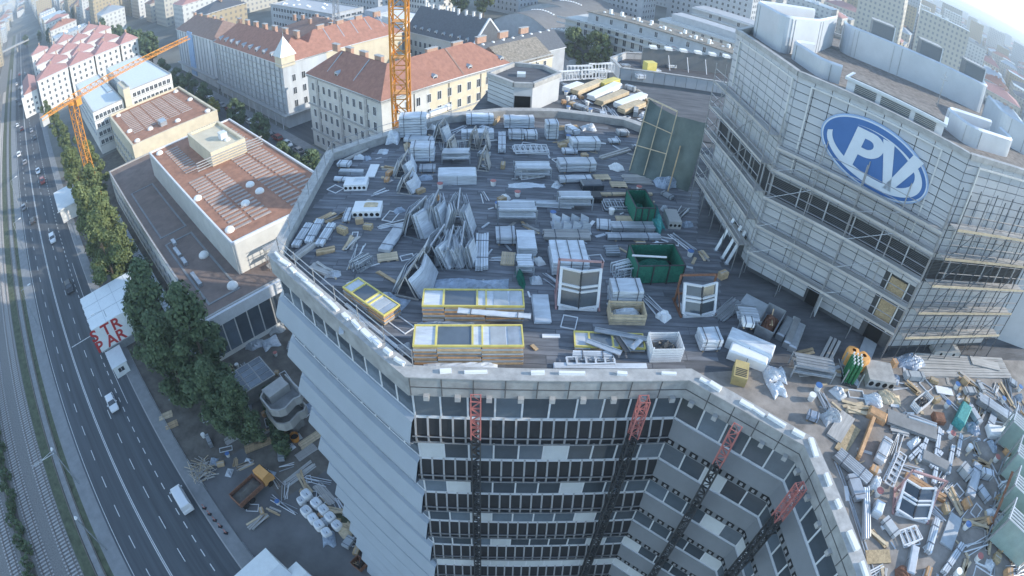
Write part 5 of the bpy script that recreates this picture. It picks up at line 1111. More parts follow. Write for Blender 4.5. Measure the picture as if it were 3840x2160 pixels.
# bulk bags
bags = [(2310, 830, 1), (2270, 870, .8), (2385, 895, 1), (2310, 955, 1), (2440, 945, .95), (2360, 1010, .95), (2490, 1000, .95), (2405, 1060, .95), (2540, 1060, .9), (2460, 1115, .9)]
b = MB(); n = 12
prof = [(.80, 0), (.98, .15), (1.0, .6), (.95, .9), (.72, 1.05)]
sq = [(math.copysign(abs(math.cos(t))**.55, math.cos(t)), math.copysign(abs(math.sin(t))**.55, math.sin(t))) for t in [2*math.pi*(i+.5)/16 for i in range(16)]]
for (a, za), (d, zd) in zip(prof[:-1], prof[1:]): b.add([(x*a*.72, y*a*.72, za*1.15) for x, y in sq] + [(x*d*.72, y*d*.72, zd*1.15) for x, y in sq], [(i, (i+1) % 16, 16+(i+1) % 16, 16+i) for i in range(16)], 'poly_white')
b.add([(x*.72*.72, y*.72*.72, 1.05*1.15) for x, y in sq], [tuple(range(16))], 'foil'); bagm = b.mesh('bag_body')
lp = MB().bar((-.45, 0, 1.15), (.45, 0, 1.2), .12, .05, 'strap').mesh('lifting_loop')
for k, (x, y, s_) in enumerate(bags):
    p = hit(7, x, y, .9); o = thing('bulk_bag', 'full white bulk bag standing in the double row in the yard', 'bag', (p.x, p.y, .03), RST + U(-.1, .1), 'white bulk bags in the yard'); o.scale = (s_, s_, s_); part(o, 'bag_body', bagm); part(o, 'lifting_loop', lp)
# white marquee roofs at the bottom
for lab, (x, y), w_, d in (('white pitched marquee roof in the yard, the larger one', (2000, 1500), 3.6, 3.4), ('white pitched marquee roof in the yard, the smaller one beside it', (2240, 1530), 2.6, 2.4)):
    p = hit(7, x, y, 2.6); o = thing('marquee', lab, 'tent', (p.x, p.y, .02), RST + rad(8)); b = MB()
    b.add([(-w_, -d, 2.3), (w_, -d, 2.3), (w_, d, 2.3), (-w_, d, 2.3), (-w_*.05, -d*.9, 3.3), (-w_*.05, d*.9, 3.3)], [(0, 1, 4), (1, 2, 5, 4), (2, 3, 5), (3, 0, 4, 5)], 'billboard'); part(o, 'canvas_roof', b)
    for sx in (-1, 1):
        for sy in (-1, 1): part(o, 'leg', MB().box(-.05, .05, -.05, .05, 0, 2.3, 'frame_white'), (sx*w_*.96, sy*d*.96, 0))
    part(o, 'valance', MB().box(-w_, w_, -d-.02, -d, 2.0, 2.3, 'billboard'))
# rail-side masts
for k, (x, y) in enumerate(((390, 490), (570, 1010))):
    p = hit(7, x, y, 8.5); o = thing('catenary_mast', ['white-headed mast beside the tracks with a bracket over the rails', 'white-headed mast beside the tracks with a bare pole'][k], 'mast', (p.x, p.y, 0), RST); part(o, 'pole', MB().tube((0, 0, 0), (0, 0, 8.4), .14, 'zinc', .1)); part(o, 'head', MB().tube((0, 0, 8.4), (0, 0, 8.7), .3, 'dish', .15, 10))
    if k == 0:
        part(o, 'bracket', MB().tube((0, 0, 7.6), (.2, -4.6, 7.9), .06, 'zinc')); part(o, 'stay', MB().tube((0, 0, 8.2), (.2, -3.4, 7.8), .04, 'zinc'))
for k, (s, t) in enumerate(((113, -17.6), (150, -17.6), (186, -17.6), (90, -1.2), (140, -1.2))):
    o = thing('street_lamp', 'slim grey street lamp with a short arm standing by the road', 'lamp', W(s, t, 0), RST + (0 if t < -10 else math.pi), 'street lamps along the road'); part(o, 'pole', MB().tube((0, 0, 0), (0, 0, 9), .09, 'zinc', .06)); part(o, 'arm', MB().tube((0, 0, 9), (0, 2.2, 9.3), .05, 'zinc')); part(o, 'lamp_head', MB().box(-.15, .15, 1.9, 2.7, 9.25, 9.4, 'dish'))
# yard fence and barrier
fn = thing('site_fence', 'wire mesh site fence along the pavement edge by the yard', 'fence', W(36, -.1, 0), RST)
for k in range(18):
    part(fn, 'post', MB().box(-.04, .04, -.04, .04, 0, 2, 'zinc'), (-k*2.4 if k < 3 else -k*2.4-9, 0, 0))
    if k != 2: part(fn, 'mesh_panel', MB().box(-2.35, -.05, -.015, .015, 1.85, 1.95, 'zinc').box(-2.35, -.05, -.015, .015, .1, .2, 'zinc').box(-2.35, -.05, -.008, .008, .95, 1.0, 'zinc'), (-k*2.4 if k < 3 else -k*2.4-9, 0, 0))
for k in range(5): o = thing('barrier_beacon', 'small red and white warning beacon at the yard entrance', 'beacon', W(44.5 + k*1.3, -1.3 - .15*k, .14), 0, 'warning beacons at the yard entrance'); part(o, 'board', MB().box(-.12, .12, -.02, .02, .15, 1.0, 'red_paint')); part(o, 'foot', MB().box(-.3, .3, -.2, .2, 0, .12, 'black_rubber')); part(o, 'white_band', MB().box(-.121, .121, -.022, .022, .5, .7, 'coping'))
# ================================================================== building materials on the roof decks
RN = random.Random(77)
RECTS = []
UU = RN.uniform
def place(r, xa, ya, xb, yb, D, mode='n', z=ZD):
    a, c = hit(r, xa, ya, z), hit(r, xb, yb, z); e = Vector((c.x-a.x, c.y-a.y)); L = e.length; e /= L; n = Vector((-e.y, e.x)); m = Vector(((a.x+c.x)/2, (a.y+c.y)/2))
    if mode == 'n': m = m + n*(D/2)
    RECTS.append((m.x, m.y, math.atan2(e.y, e.x), L/2+.1, D/2+.1))
    return (m.x, m.y, z), math.atan2(e.y, e.x), L
GRP = None
def bearers(o, L, D, h=.09, n=2):
    bm_ = MB().box(-.05, .05, -D/2, D/2, 0, h, 'timber').mesh('bearer')
    for k in range(n): part(o, 'bearer', bm_, (-L*.35 + L*.7*k/max(1, n-1), 0, 0))
def strap(o, L, D, H_, n=2, m='strap', z0=.06):
    b = MB(); b.box(-.025, .025, -D/2-.012, D/2+.012, H_, H_+.012, m).box(-.025, .025, -D/2-.014, -D/2-.002, z0, H_, m).box(-.025, .025, D/2+.002, D/2+.014, z0, H_, m); me = b.mesh('strap')
    for k in range(n): part(o, 'strap', me, (-L*.32 + L*.64*k/max(1, n-1), 0, 0))
def wrapped(lab, loc, rz, L, D, H_, m='foil', name='wrapped_bundle', cat='bundle', n=2, tiers=1):
    """foil-wrapped block on bearers: softened, slightly uneven block with straps"""
    o = thing(name, lab, cat, loc, rz); bearers(o, L, D)
    tiers = max(tiers, int(H_/.24)); hz = (H_-.09)/tiers
    for t in range(tiers):
        b = MB(); c = .04; nx = max(3, int(L/.35)); z0 = .09 + t*hz; z1 = z0 + hz - (.03 if tiers > 1 else 0); sx = UU(-.03, .03)
        rows = []
        for i in range(nx+1):
            x = -L/2 + L*i/nx; j = lambda: UU(-.02, .02)
            rows.append([(x+sx, -D/2+c+j(), z0), (x+sx, -D/2+j(), z0+c), (x+sx, -D/2+j(), z1-c), (x+sx, -D/2+c+j(), z1+j()), (x+sx, 0, z1+j()), (x+sx, D/2-c+j(), z1+j()), (x+sx, D/2+j(), z1-c), (x+sx, D/2+j(), z0+c), (x+sx, D/2-c, z0)])
        for p, q in zip(rows[:-1], rows[1:]): b.add(p + q, [(i, (i+1) % 9, 9+(i+1) % 9, 9+i) for i in range(9)], m)
        b.add(rows[0], [tuple(range(9))], m); b.add(rows[-1], [tuple(reversed(range(9)))], m); part(o, 'wrapping', b)
    strap(o, L, D, H_+.015, n); return o
def profiles(lab, loc, rz, L, D, H_, m='alu', name='profile_bundle', cat='bundle', nx=None, nz=None, jit=.06):
    o = thing(name, lab, cat, loc, rz); bearers(o, L, D, .08, 2 if L < 3 else 3); nx = nx or max(3, int(D/.16)); nz = nz or max(1, int((H_-.08)/.12)); w_, h = D/nx, (H_-.08)/nz
    me = MB().box(-L/2, L/2, -w_/2+.012, w_/2-.012, .006, h-.006, m).mesh('profile')
    for i in range(nx):
        for k in range(nz): part(o, 'profile', me, (UU(-jit, jit)*L*.4, -D/2+w_*(i+.5), .08+h*k), UU(-.008, .008))
    strap(o, L*.8, D, H_+.004); return o
def sheets(lab, loc, rz, L, D, H_, m='zinc', n=6, name='sheet_stack', cat='stack', over=.05):
    o = thing(name, lab, cat, loc, rz); bh = .09 if H_ > .25 else .035; bearers(o, L, D*.9, bh); h = max(.035, (H_-bh)/n); me = MB().box(-L/2, L/2, -D/2, D/2, .004, h-.004, m).mesh('sheet')
    for k in range(n): part(o, 'sheet', me, (UU(-over, over), UU(-over, over), bh+h*k), UU(-.02, .02))
    return o
def tubes(lab, loc, rz, L, D, n=7, r=.05, m='zinc', name='pipe_bundle', lay=2):
    o = thing(name, lab, 'pipes', loc, rz); me = MB().tube((-L/2, 0, 0), (L/2, 0, 0), r, m, n=8).mesh('pipe')
    for k in range(n): q = k % max(1, n//lay); part(o, 'pipe', me, (UU(-.12, .12)*L*.3, -D/2 + D*(q+.5)/max(1, n//lay), r + (k//max(1, n//lay))*2*r), UU(-.03, .03))
    return o
def planks(lab, loc, rz, L, D, H_=.3, m='timber', n=9, name='timber_stack', cat='timber', mess=.06):
    o = thing(name, lab, cat, loc, rz); w_ = .2; nx = max(1, int(D/.22)); me = MB().box(-L/2, L/2, -.095, .095, 0, .05, m).mesh('board')
    for k in range(n): part(o, 'board', me, (UU(-.1, .1)*L*mess*5, -D/2 + D*((k % nx)+.5)/nx, .055*(k//nx)+.003), UU(-mess, mess))
    return o
def pallet(lab, loc, rz, L=1.2, D=.8, m='pale_timber', group=None):
    o = thing('pallet', lab, 'pallet', loc, rz, group); bl = MB().box(-.07, .07, -D/2, D/2, 0, .1, m).mesh('bearer'); bd = MB().box(-L/2, L/2, -.06, .06, .1, .125, m).mesh('board')
    for x in (-L/2+.07, 0, L/2-.07): part(o, 'bearer', bl, (x, 0, 0))
    for k in range(6): part(o, 'board', bd, (0, -D/2+.06 + (D-.12)*k/5, 0))
    return o
def heap(lab, loc, rz, L, D, H_, m='foil_blue', name='crumpled_sheeting', cat='sheeting', n=18, seed=1):
    r = random.Random(seed); o = thing(name, lab, cat, loc, rz); b = MB(); k = max(6, int(n*D/L)+4); P = []
    ph = [(r.uniform(1, 4), r.uniform(1, 4), r.uniform(0, 6), r.uniform(.2, 1)) for _ in range(7)]
    for i in range(n+1):
        for j in range(k+1):
            u, v = i/n, j/k; f = (math.sin(math.pi*u)*math.sin(math.pi*v))**.5; w_ = sum(a*math.sin(6*p*u+q+5*s_*v) for p, s_, q, a in ph)/3.2
            edge = .12*math.sin(9*u+3*v+ph[0][2]); P.append(((u-.5)*L + edge*L*.3*(v-.5), (v-.5)*D*(1+.25*math.sin(7*u+ph[1][2])), max(.01, H_*f*(.45+.5*abs(w_))) + r.uniform(0, .02)))
    b.add(P, [(i*(k+1)+j, (i+1)*(k+1)+j, (i+1)*(k+1)+j+1, i*(k+1)+j+1) for i in range(n) for j in range(k)], m)
    part(o, 'sheet', b); return o
def yellow_stack(lab, loc, rz, L, D, H_, layers=8, tilt=0):
    o = thing('facade_element_stack', lab, 'facade elements', loc, rz); h = H_/layers; cols_ = ['orange_wood', 'grey_board', 'timber', 'grey_board', 'orange_wood', 'zinc']
    for k in range(layers-1):
        for s0, s1, mm in ((-L/2, -L*.28, cols_[k % 6]), (-L*.28, L*.12, cols_[(k+1) % 6]), (L*.12, L/2, cols_[(k+2) % 6])):
            part(o, 'element_frame', MB().box(s0+.01, s1-.01, -D/2, D/2, h*k+.01, h*(k+1)-.015, mm), (UU(-.03, .03), UU(-.03, .03), 0))
    z = h*(layers-1); y = 'yellow_paint'
    part(o, 'top_board', MB().box(-L/2+.08, L/2-.08, -D/2+.08, D/2-.08, z, z+.05, 'foil')); fw_ = .07
    for q in ((-L/2, L/2, -D/2, -D/2+fw_), (-L/2, L/2, D/2-fw_, D/2), (-L/2, -L/2+fw_, -D/2+fw_, D/2-fw_), (L/2-fw_, L/2, -D/2+fw_, D/2-fw_), (-L*.30, -L*.30+fw_*1.3, -D/2+fw_, D/2-fw_), (L*.03, L*.03+fw_*1.3, -D/2+fw_, D/2-fw_), (L*.12, L*.12+fw_, -D/2+fw_, D/2-fw_)):
        part(o, 'yellow_frame', MB().box(*q, z+.003, z+.11, y))
    part(o, 'pane', MB().box(-L*.30+.11, L*.03-.02, -D/2+.1, D/2-.1, z+.051, z+.06, 'pane_blue')); part(o, 'panel', MB().box(L*.2, L*.34, -D/2+.1, D/2-.1, z+.051, z+.075, 'grey_board')); part(o, 'panel', MB().box(L*.36, L*.46, -D/2+.1, D/2-.1, z+.051, z+.08, 'zinc'))
    return o
def v_window(lab, loc, rz, W_=1.9, H_=1.7, rack='pink_steel', tilt=.45):
    """V-shaped glazed facade element lying back on a white pallet, with a steel rack behind"""
    o = thing('glazed_facade_element', lab, 'window element', loc, rz); hw = W_/2; fm = 'frame_white'
    base = MB()
    for y in (-.45, 0, .45): part(o, 'pallet_beam', MB().box(-hw, hw, y-.06, y+.06, 0, .12, fm))
    for x in (-hw+.08, 0, hw-.08): part(o, 'pallet_block', MB().box(x-.08, x+.08, -.5, .5, .121, .22, fm))
    def pt(x, h): # window plane leaning back; V in plan: centre line set back at top, forward at bottom
        dz = h*math.cos(tilt); dy = h*math.sin(tilt) - (.38 if False else 0); vy = .28*(1-abs(x)/hw); return (x, -.35 + dy - vy, .25 + dz)
    hs = [0, H_*.45, H_*.58, H_]
    for sx in (-1, 1):
        for h0, h1 in zip(hs[:-1], hs[1:]):
            b = MB(); b.add([pt(sx*.05, h0+.05), pt(sx*(hw-.08), h0+.05), pt(sx*(hw-.08), h1-.05), pt(sx*.05, h1-.05)], [(0, 1, 2, 3)] if sx > 0 else [(3, 2, 1, 0)], 'pane'); part(o, 'pane', b)
        for h in hs: part(o, 'transom', MB().bar(pt(0, h), pt(sx*hw, h), .09, .12, fm))
        part(o, 'side_frame', MB().bar(pt(sx*hw, -.05), pt(sx*hw, H_+.05), .14, .16, fm))
    part(o, 'mullion', MB().bar(pt(0, 0), pt(0, H_), .08, .1, 'black_plastic'))
    yb = .6
    for x in (-hw-.12, hw+.12): part(o, 'rack_post', MB().bar((x, yb+.2, 0), (x, yb+.2, H_+.35), .1, .1, rack)); part(o, 'rack_foot', MB().bar((x, -.5, .05), (x, yb+.5, .05), .1, .1, rack)); part(o, 'rack_stay', MB().bar((x, -.2, .1), (x, yb+.2, H_*.7), .07, .07, rack))
    for h in (H_*.4, H_+.3): part(o, 'rack_beam', MB().bar((-hw-.12, yb+.2, h), (hw+.12, yb+.2, h), .1, .1, rack))
    return o
def a_rack(lab, loc, rz, L=2.4, D=1.4, H_=1.5, n=7, m='zinc', fold=True, tm='plank'):
    """A-shaped timber rack with folded metal sheets leaning on both sides"""
    o = thing('sheet_rack', lab, 'rack', loc, rz)
    for x in (-L/2, 0, L/2):
        for s_ in (-1, 1): part(o, 'rack_leg', MB().bar((x, s_*D/2, 0), (x, 0, H_+.15), .055, .055, tm))
        part(o, 'rack_foot', MB().bar((x, -D/2-.1, .04), (x, D/2+.1, .04), .09, .08, tm))
    part(o, 'ridge_beam', MB().bar((-L/2-.1, 0, H_+.12), (L/2+.1, 0, H_+.12), .08, .1, tm))
    for s_ in (-1, 1):
        for k in range(n//2+1):
            off = .06 + k*.055; y0, y1 = s_*(D/2+off), s_*(off+.04); xa, xb = -L/2+UU(0, .15), L/2-UU(0, .15); h = H_*UU(.8, 1.0); b = MB(); xm = (xa+xb)/2 + UU(-.2, .2); kk = .22 if fold else 0
            P = [(xa, y0, .1), (xm, y0+s_*kk, .1), (xb, y0, .1), (xa, y1, h), (xm, y1+s_*kk, h-.05), (xb, y1, h)]
            b.add(P + [(x, y+s_*.02, z) for x, y, z in P], [(0, 1, 4, 3), (1, 2, 5, 4), (9, 10, 7, 6), (10, 11, 8, 7), (0, 3, 9, 6), (2, 8, 11, 5), (3, 4, 10, 9), (4, 5, 11, 10)], m); part(o, 'leaning_sheet', b)
    return o
def cage(lab, loc, rz, L, D, H_, m='green_net', bars='dark_metal', n=3):
    o = thing('netted_container', lab, 'container', loc, rz)
    for q in ((-L/2, L/2, -D/2, -D/2+.04), (-L/2, L/2, D/2-.04, D/2), (-L/2, -L/2+.04, -D/2+.04, D/2-.04), (L/2-.04, L/2, -D/2+.04, D/2-.04)): part(o, 'net_side', MB().box(*q, .1, H_-.02, m))
    part(o, 'floor', MB().box(-L/2+.05, L/2-.05, -D/2+.05, D/2-.05, .08, .12, 'black_plastic')); part(o, 'load', heapmesh(L*.85, D*.8, H_*.55, m), (0, 0, .12))
    for x in [-L/2 + L*k/n for k in range(n+1)]:
        for y in (-D/2-.03, D/2+.03): part(o, 'frame_post', MB().box(x-.03, x+.03, y-.03, y+.03, 0, H_, bars))
    for y in (-D/2-.03, D/2+.03): part(o, 'top_rail', MB().box(-L/2, L/2, y-.03, y+.03, H_, H_+.06, bars))
    for x in (-L/2, L/2): part(o, 'top_rail', MB().box(x-.03, x+.03, -D/2, D/2, H_+.001, H_+.061, bars))
    return o
def heapmesh(L, D, H_, m, seed=None):
    r = random.Random(seed if seed is not None else int(L*1000+D*77)); b = MB(); n = 7; P = []
    for i in range(n+1):
        for j in range(n+1): u, v = i/n, j/n; P.append(((u-.5)*L, (v-.5)*D, H_*(math.sin(math.pi*u)*math.sin(math.pi*v))**.4*r.uniform(.5, 1)))
    b.add(P, [(i*(n+1)+j, (i+1)*(n+1)+j, (i+1)*(n+1)+j+1, i*(n+1)+j+1) for i in range(n) for j in range(n)], m); return b
def skip(lab, loc, rz, L, D, H_, m='zinc', fill='rust', name='skip'):
    o = thing(name, lab, 'container', loc, rz); t = .05; tp = .12
    for s_ in (-1, 1):
        part(o, 'side', MB().add([(-L/2+tp, s_*(D/2-.06), 0), (L/2-tp, s_*(D/2-.06), 0), (L/2, s_*D/2, H_), (-L/2, s_*D/2, H_), (-L/2+tp, s_*(D/2-.1), 0), (L/2-tp, s_*(D/2-.1), 0), (L/2-.04, s_*(D/2-.05), H_), (-L/2+.04, s_*(D/2-.05), H_)], [(0, 1, 2, 3), (7, 6, 5, 4), (3, 2, 6, 7), (0, 3, 7, 4), (1, 5, 6, 2), (0, 4, 5, 1)], m))
        part(o, 'end', MB().add([(s_*(L/2-tp), -D/2+.1, 0), (s_*(L/2-tp), D/2-.1, 0), (s_*(L/2), D/2-.05, H_), (s_*(L/2), -D/2+.05, H_), (s_*(L/2-tp-.05), -D/2+.1, 0), (s_*(L/2-tp-.05), D/2-.1, 0), (s_*(L/2-.05), D/2-.05, H_), (s_*(L/2-.05), -D/2+.05, H_)], [(0, 1, 2, 3), (7, 6, 5, 4), (3, 2, 6, 7), (0, 3, 7, 4), (1, 5, 6, 2), (0, 4, 5, 1)], m))
    part(o, 'floor', MB().box(-L/2+tp+.06, L/2-tp-.06, -D/2+.11, D/2-.11, .02, .06, m)); part(o, 'debris', heapmesh(L*.8, D*.72, H_*.8, fill), (0, 0, .08))
    for k in range(4): part(o, 'scrap_bar', MB().bar((UU(-.3, .3)*L, UU(-.3, .3)*D, H_*.4), (UU(-.4, .4)*L, UU(-.3, .3)*D, H_*1.15), .07, .05, RN.choice(['timber', 'alu', 'rust'])))
    return o
def ladder_frames(lab, loc, rz, L, D, n=5, m='frame_white', stand=False, name='frame_heap'):
    o = thing(name, lab, 'frames', loc, rz); b = MB()
    for s_ in (-1, 1): b.bar((-L/2, s_*D/2, 0), (L/2, s_*D/2, 0), .06, .06, m)
    k = max(3, int(L/.4))
    for i in range(k+1): b.bar((-L/2+L*i/k, -D/2, 0), (-L/2+L*i/k, D/2, 0), .045, .045, m)
    me = b.mesh('ladder_frame')
    for i in range(n):
        part(o, 'ladder_frame', me, (UU(-.15, .15), UU(-.12, .12) + (i*.13 - n*.065 if stand else 0), .04 + (D/2 if stand else .075*i)), (rad(80)+UU(-.1, .1) if stand else UU(-.03, .03), UU(-.03, .03), UU(-.12, .12)))
    return o
def table_rack(lab, loc, rz, L, D, H_, top='foil', name='storage_rack'):
    o = thing(name, lab, 'rack', loc, rz)
    for x in (-L/2, L/2):
        for y in (-D/2, D/2): part(o, 'post', MB().box(x-.035, x+.035, y-.035, y+.035, 0, H_, 'zinc'))
    for z in (H_*.45, H_*.9):
        for y in (-D/2, D/2): part(o, 'beam', MB().box(-L/2, L/2, y-.03, y+.03, z, z+.07, 'zinc'))
        me = MB().box(-L/2+.06, L/2-.06, -.09, .09, 0, UU(.06, .1), top).mesh('stored_profile')
        for k in range(max(2, int(D/.22))): part(o, 'stored_profile', me, (UU(-.05, .05), -D/2+.12+k*.22, z+.072))
    return o
def sawtooth(lab, loc, rz, L, D, H_, n=4, m='foil'):
    o = thing('sawtooth_sheets', lab, 'glass sheets', loc, rz); part(o, 'base_rail', MB().box(-L/2, L/2, -D/2, D/2, 0, .1, 'zinc'))
    for row in (0, 1):
        for k in range(n):
            w_ = L/n; x = -L/2 + k*w_; y = -D/2 + .15 + row*D*.55; b = MB(); P = [(x, y, .1), (x+w_*.96, y+.15, .1), (x+w_*.96, y+.2, H_*.62), (x+.03, y+.1, H_)]
            b.add(P + [(p[0], p[1]+.03, p[2]) for p in P], [(0, 1, 2, 3), (7, 6, 5, 4), (0, 3, 7, 4), (3, 2, 6, 7), (1, 5, 6, 2)], m); part(o, 'sheet', b)
    return o
def holed_box(lab, loc, rz, L, D, H_, n=5, m='poly_white', hm='dark_hole', top=None):
    o = thing('holed_block', lab, 'block', loc, rz); part(o, 'block', MB().box(-L/2, L/2, -D/2, D/2, .0, H_, m)); hb2 = MB(); r = min(L/n*.36, H_*.33)
    hb2.add([(r*math.cos(t*.5236), 0, r*math.sin(t*.5236)) for t in range(12)], [tuple(range(12))], hm); me = hb2.mesh('hole')
    for k in range(n): part(o, 'hole', me, (-L/2 + L*(k+.5)/n, -D/2-.004, H_*.5))
    if top: part(o, 'offcut', heapmesh(L*.5, D*.4, .18, top), (L*.12, D*.1, H_))
    return o
def crate(lab, loc, rz, L, D, H_, m='pale_timber', slats=4, fill=None):
    o = thing('crate', lab, 'crate', loc, rz); h = H_/slats
    for k in range(slats):
        for q in ((-L/2, L/2, -D/2, -D/2+.03), (-L/2, L/2, D/2-.03, D/2)): part(o, 'slat', MB().box(*q, k*h+.02, (k+1)*h-.02, m))
        for q in ((-L/2, -L/2+.03, -D/2+.03, D/2-.03), (L/2-.03, L/2, -D/2+.03, D/2-.03)): part(o, 'slat', MB().box(*q, k*h+.02, (k+1)*h-.02, m))
    for x in (-L/2+.06, L/2-.06):
        for y in (-D/2+.06, D/2-.06): part(o, 'corner_post', MB().box(x-.03, x+.03, y-.03, y+.03, 0, H_+.04, m))
    if fill: part(o, 'contents', heapmesh(L*.86, D*.86, H_*.9, fill), (0, 0, .05))
    return o
def boxy(lab, loc, rz, L, D, H_, m, name='metal_box', cat='box', lid=None):
    o = thing(name, lab, cat, loc, rz); c = min(.08, H_*.2); b = MB()
    b.add([(-L/2, -D/2, 0), (L/2, -D/2, 0), (L/2, D/2, 0), (-L/2, D/2, 0), (-L/2, -D/2, H_-c), (L/2, -D/2, H_-c), (L/2, D/2, H_-c), (-L/2, D/2, H_-c), (-L/2+c, -D/2+c, H_), (L/2-c, -D/2+c, H_), (L/2-c, D/2-c, H_), (-L/2+c, D/2-c, H_)], [(3, 2, 1, 0), (0, 1, 5, 4), (1, 2, 6, 5), (2, 3, 7, 6), (3, 0, 4, 7), (4, 5, 9, 8), (5, 6, 10, 9), (6, 7, 11, 10), (7, 4, 8, 11), (8, 9, 10, 11)], m)
    part(o, 'body', b); n = max(2, int(L/.9))
    for k in range(1, n): part(o, 'joint', MB().box(-.015, .015, -D/2-.006, D/2+.006, .03, H_-c, lid or 'dark_metal'), (-L/2+L*k/n, 0, 0))
    return o
N, A_ = 'n', 'a'
def P5(x, y, X, Y, D, mode=N): return place(5, x, y, X, Y, D, mode)
def do(fn, lab, reg, xa, ya, xb, yb, D, mode=N, H_=None, z=None, **kw):
    loc, rz, L = place(reg, xa, ya, xb, yb, D, mode, ZD if z is None else z)
    return fn(lab, loc, rz, L, D, H_, **kw) if H_ is not None else fn(lab, loc, rz, L, D, **kw)
def ats(fn, lab, reg, x, y, rz=0, z=None, **kw):
    p = hit(reg, x, y, ZD if z is None else z); RECTS.append((p.x, p.y, rz, kw.get('L', 2)/2+.2, kw.get('D', 1.6)/2+.3)); return fn(lab, (p.x, p.y, ZD if z is None else z), rz, **kw)
# ---- front deck (centre of the picture)
do(holed_box, 'white polystyrene block with a row of round holes and offcuts on top', 5, 85, 198, 295, 195, 1.35, H_=.5, top='pale_timber')
do(wrapped, 'short white bundle of strips beside the holed polystyrene block', 5, 5, 235, 62, 235, 1.5, H_=.3)
do(wrapped, 'slanting white foil-wrapped bundle beside the green-tipped scaffold heap', 5, 325, 465, 455, 270, .75, A_, H_=.32)
pallet('small pallet propping the slanting white bundle', hit(5, 350, 500, ZD), .3)
for lab, x, y, rz, L_r, D_r, H_r in (('tall rack of folded metal sheets, at the holed-block end of the central group', 590, 290, 1.25, 2.0, 1.0, 1.75), ('narrow rack of folded metal sheets, second in the central group', 715, 250, 1.5, 2.0, .7, 1.9), ('tall rack of folded metal sheets, at the corrugated-strip end of the central group', 890, 270, 1.62, 2.3, 1.0, 2.0),
        ('spread-open rack of bent metal sheets, below the second central rack', 735, 500, 1.35, 2.1, 1.3, 1.5), ('spread-open rack of bent metal sheets with a zigzag top, middle of the lower central racks', 830, 505, 1.55, 2.1, .9, 1.45), ('rack of long bent sheets nearest the corrugated strips among the lower racks', 920, 500, 1.6, 2.3, .7, 1.6)):
    ats(a_rack, lab, 5, x, y, rz, L=L_r, D=D_r, H_=H_r, n=10, m='foil', tm='zinc')
do(profiles, 'bundle of corrugated white strips lying beside the folded-sheet racks', 5, 1058, 600, 1065, 350, .75, A_, H_=.4, m='foil', nx=5)
ats(ladder_frames, 'jumbled heap of scaffold brackets beside the folded-sheet racks', 5, 150, 560, .9, L=1.1, D=.5, n=7, m='zinc', stand=True)
ats(a_rack, 'rack of long white panels standing beside the crumpled sheeting', 5, 560, 690, 1.35, L=2.6, D=1.2, H_=1.3, n=8, m='foil')
do(heap, 'long crumpled grey plastic sheeting behind the yellow-framed stacks', 5, 690, 765, 1265, 760, 1.1, H_=.55, seed=3)
do(yellow_stack, 'slanted stack of yellow-framed facade elements along the road-side parapet', 5, 20, 790, 330, 1010, 1.15, H_=.7, layers=6)
do(heap, 'crumpled sheeting beside the slanted yellow-framed stack', 5, 250, 830, 460, 900, .9, H_=.4, seed=5)
do(yellow_stack, 'broad stack of yellow-framed facade elements with a long white strip on top', 5, 615, 985, 1375, 990, 1.35, H_=1.15, layers=9)
loc, rz, L = place(5, 880, 905, 1430, 950, .3, A_, ZD+1.27); wrapped('long white strip lying across the top of the broad yellow-framed stack', loc, rz, L, .35, .14, name='metal_strip', cat='strip')
do(heap, 'grey plastic sheeting spread between the two yellow-framed stacks', 5, 560, 1085, 1010, 1075, 1.0, H_=.32, seed=9)
do(planks, 'stack of reddish boards between the two yellow-framed stacks', 5, 1020, 1075, 1350, 1075, .5, H_=.3, m='orange_wood', n=10)
do(yellow_stack, 'broad stack of yellow-framed facade elements close to the front parapet', 5, 550, 1300, 1370, 1300, 1.45, H_=1.25, layers=10)
do(heap, 'white bagged sheeting beside the front yellow-framed stack', 5, 445, 1250, 545, 1230, .8, H_=.5, m='foil', seed=12)
do(sheets, 'single pale board lying beside the white-pallet window element', 5, 1455, 1000, 1580, 1000, 2.2, H_=.14, m='foil', n=2)
do(table_rack, 'white steel rack table loaded with strips behind the sheet stacks', 5, 1180, 250, 1470, 250, 1.1, H_=1.1)
do(wrapped, 'grey foil-wrapped block below the white rack table', 5, 1170, 405, 1315, 405, 1.3, H_=.6, m='foil')
do(sheets, 'tall pile of pale sheets below the white rack table', 5, 1330, 500, 1470, 500, 1.9, H_=.75, m='foil', n=8)
do(table_rack, 'narrow white rack with green net scraps under the pale sheet pile', 5, 1320, 640, 1450, 640, 1.2, H_=.7)
do(heap, 'scrap of green netting hanging off the narrow white rack', 5, 1345, 725, 1400, 720, 1.6, H_=.75, m='green_net', seed=14)
pallet('empty pallet between the corrugated bundle and the pale sheet pile', hit(5, 1258, 510, ZD), rad(88))
do(wrapped, 'big white foil-wrapped block behind the window element with the pink rack', 5, 1590, 640, 1860, 640, 2.3, H_=1.0, tiers=2, n=3)
ats(v_window, 'V-shaped glazed facade element on a white pallet in a pink steel rack', 5, 1780, 850, 0, W_=2.05, H_=2.0, tilt=.36)
do(sawtooth, 'row of upright sawtooth glass sheets behind the big foil-wrapped block', 5, 1600, 330, 1890, 330, 1.5, H_=.95)
do(profiles, 'bundle of brown and grey strips below the sawtooth sheets', 5, 1530, 375, 1880, 378, .9, H_=.35, m='plank')
do(tubes, 'long white pipes lying behind the sawtooth sheets', 5, 1285, 110, 1740, 130, .7, n=9, r=.06, m='foil')
do(table_rack, 'open grey scaffold frame table beside the black trough', 5, 1640, 145, 1890, 145, .9, H_=1.0)
do(boxy, 'black trough standing by the open scaffold frame table', 5, 1880, 85, 1970, 85, 1.0, H_=.45, m='black_plastic', name='trough', cat='trough')
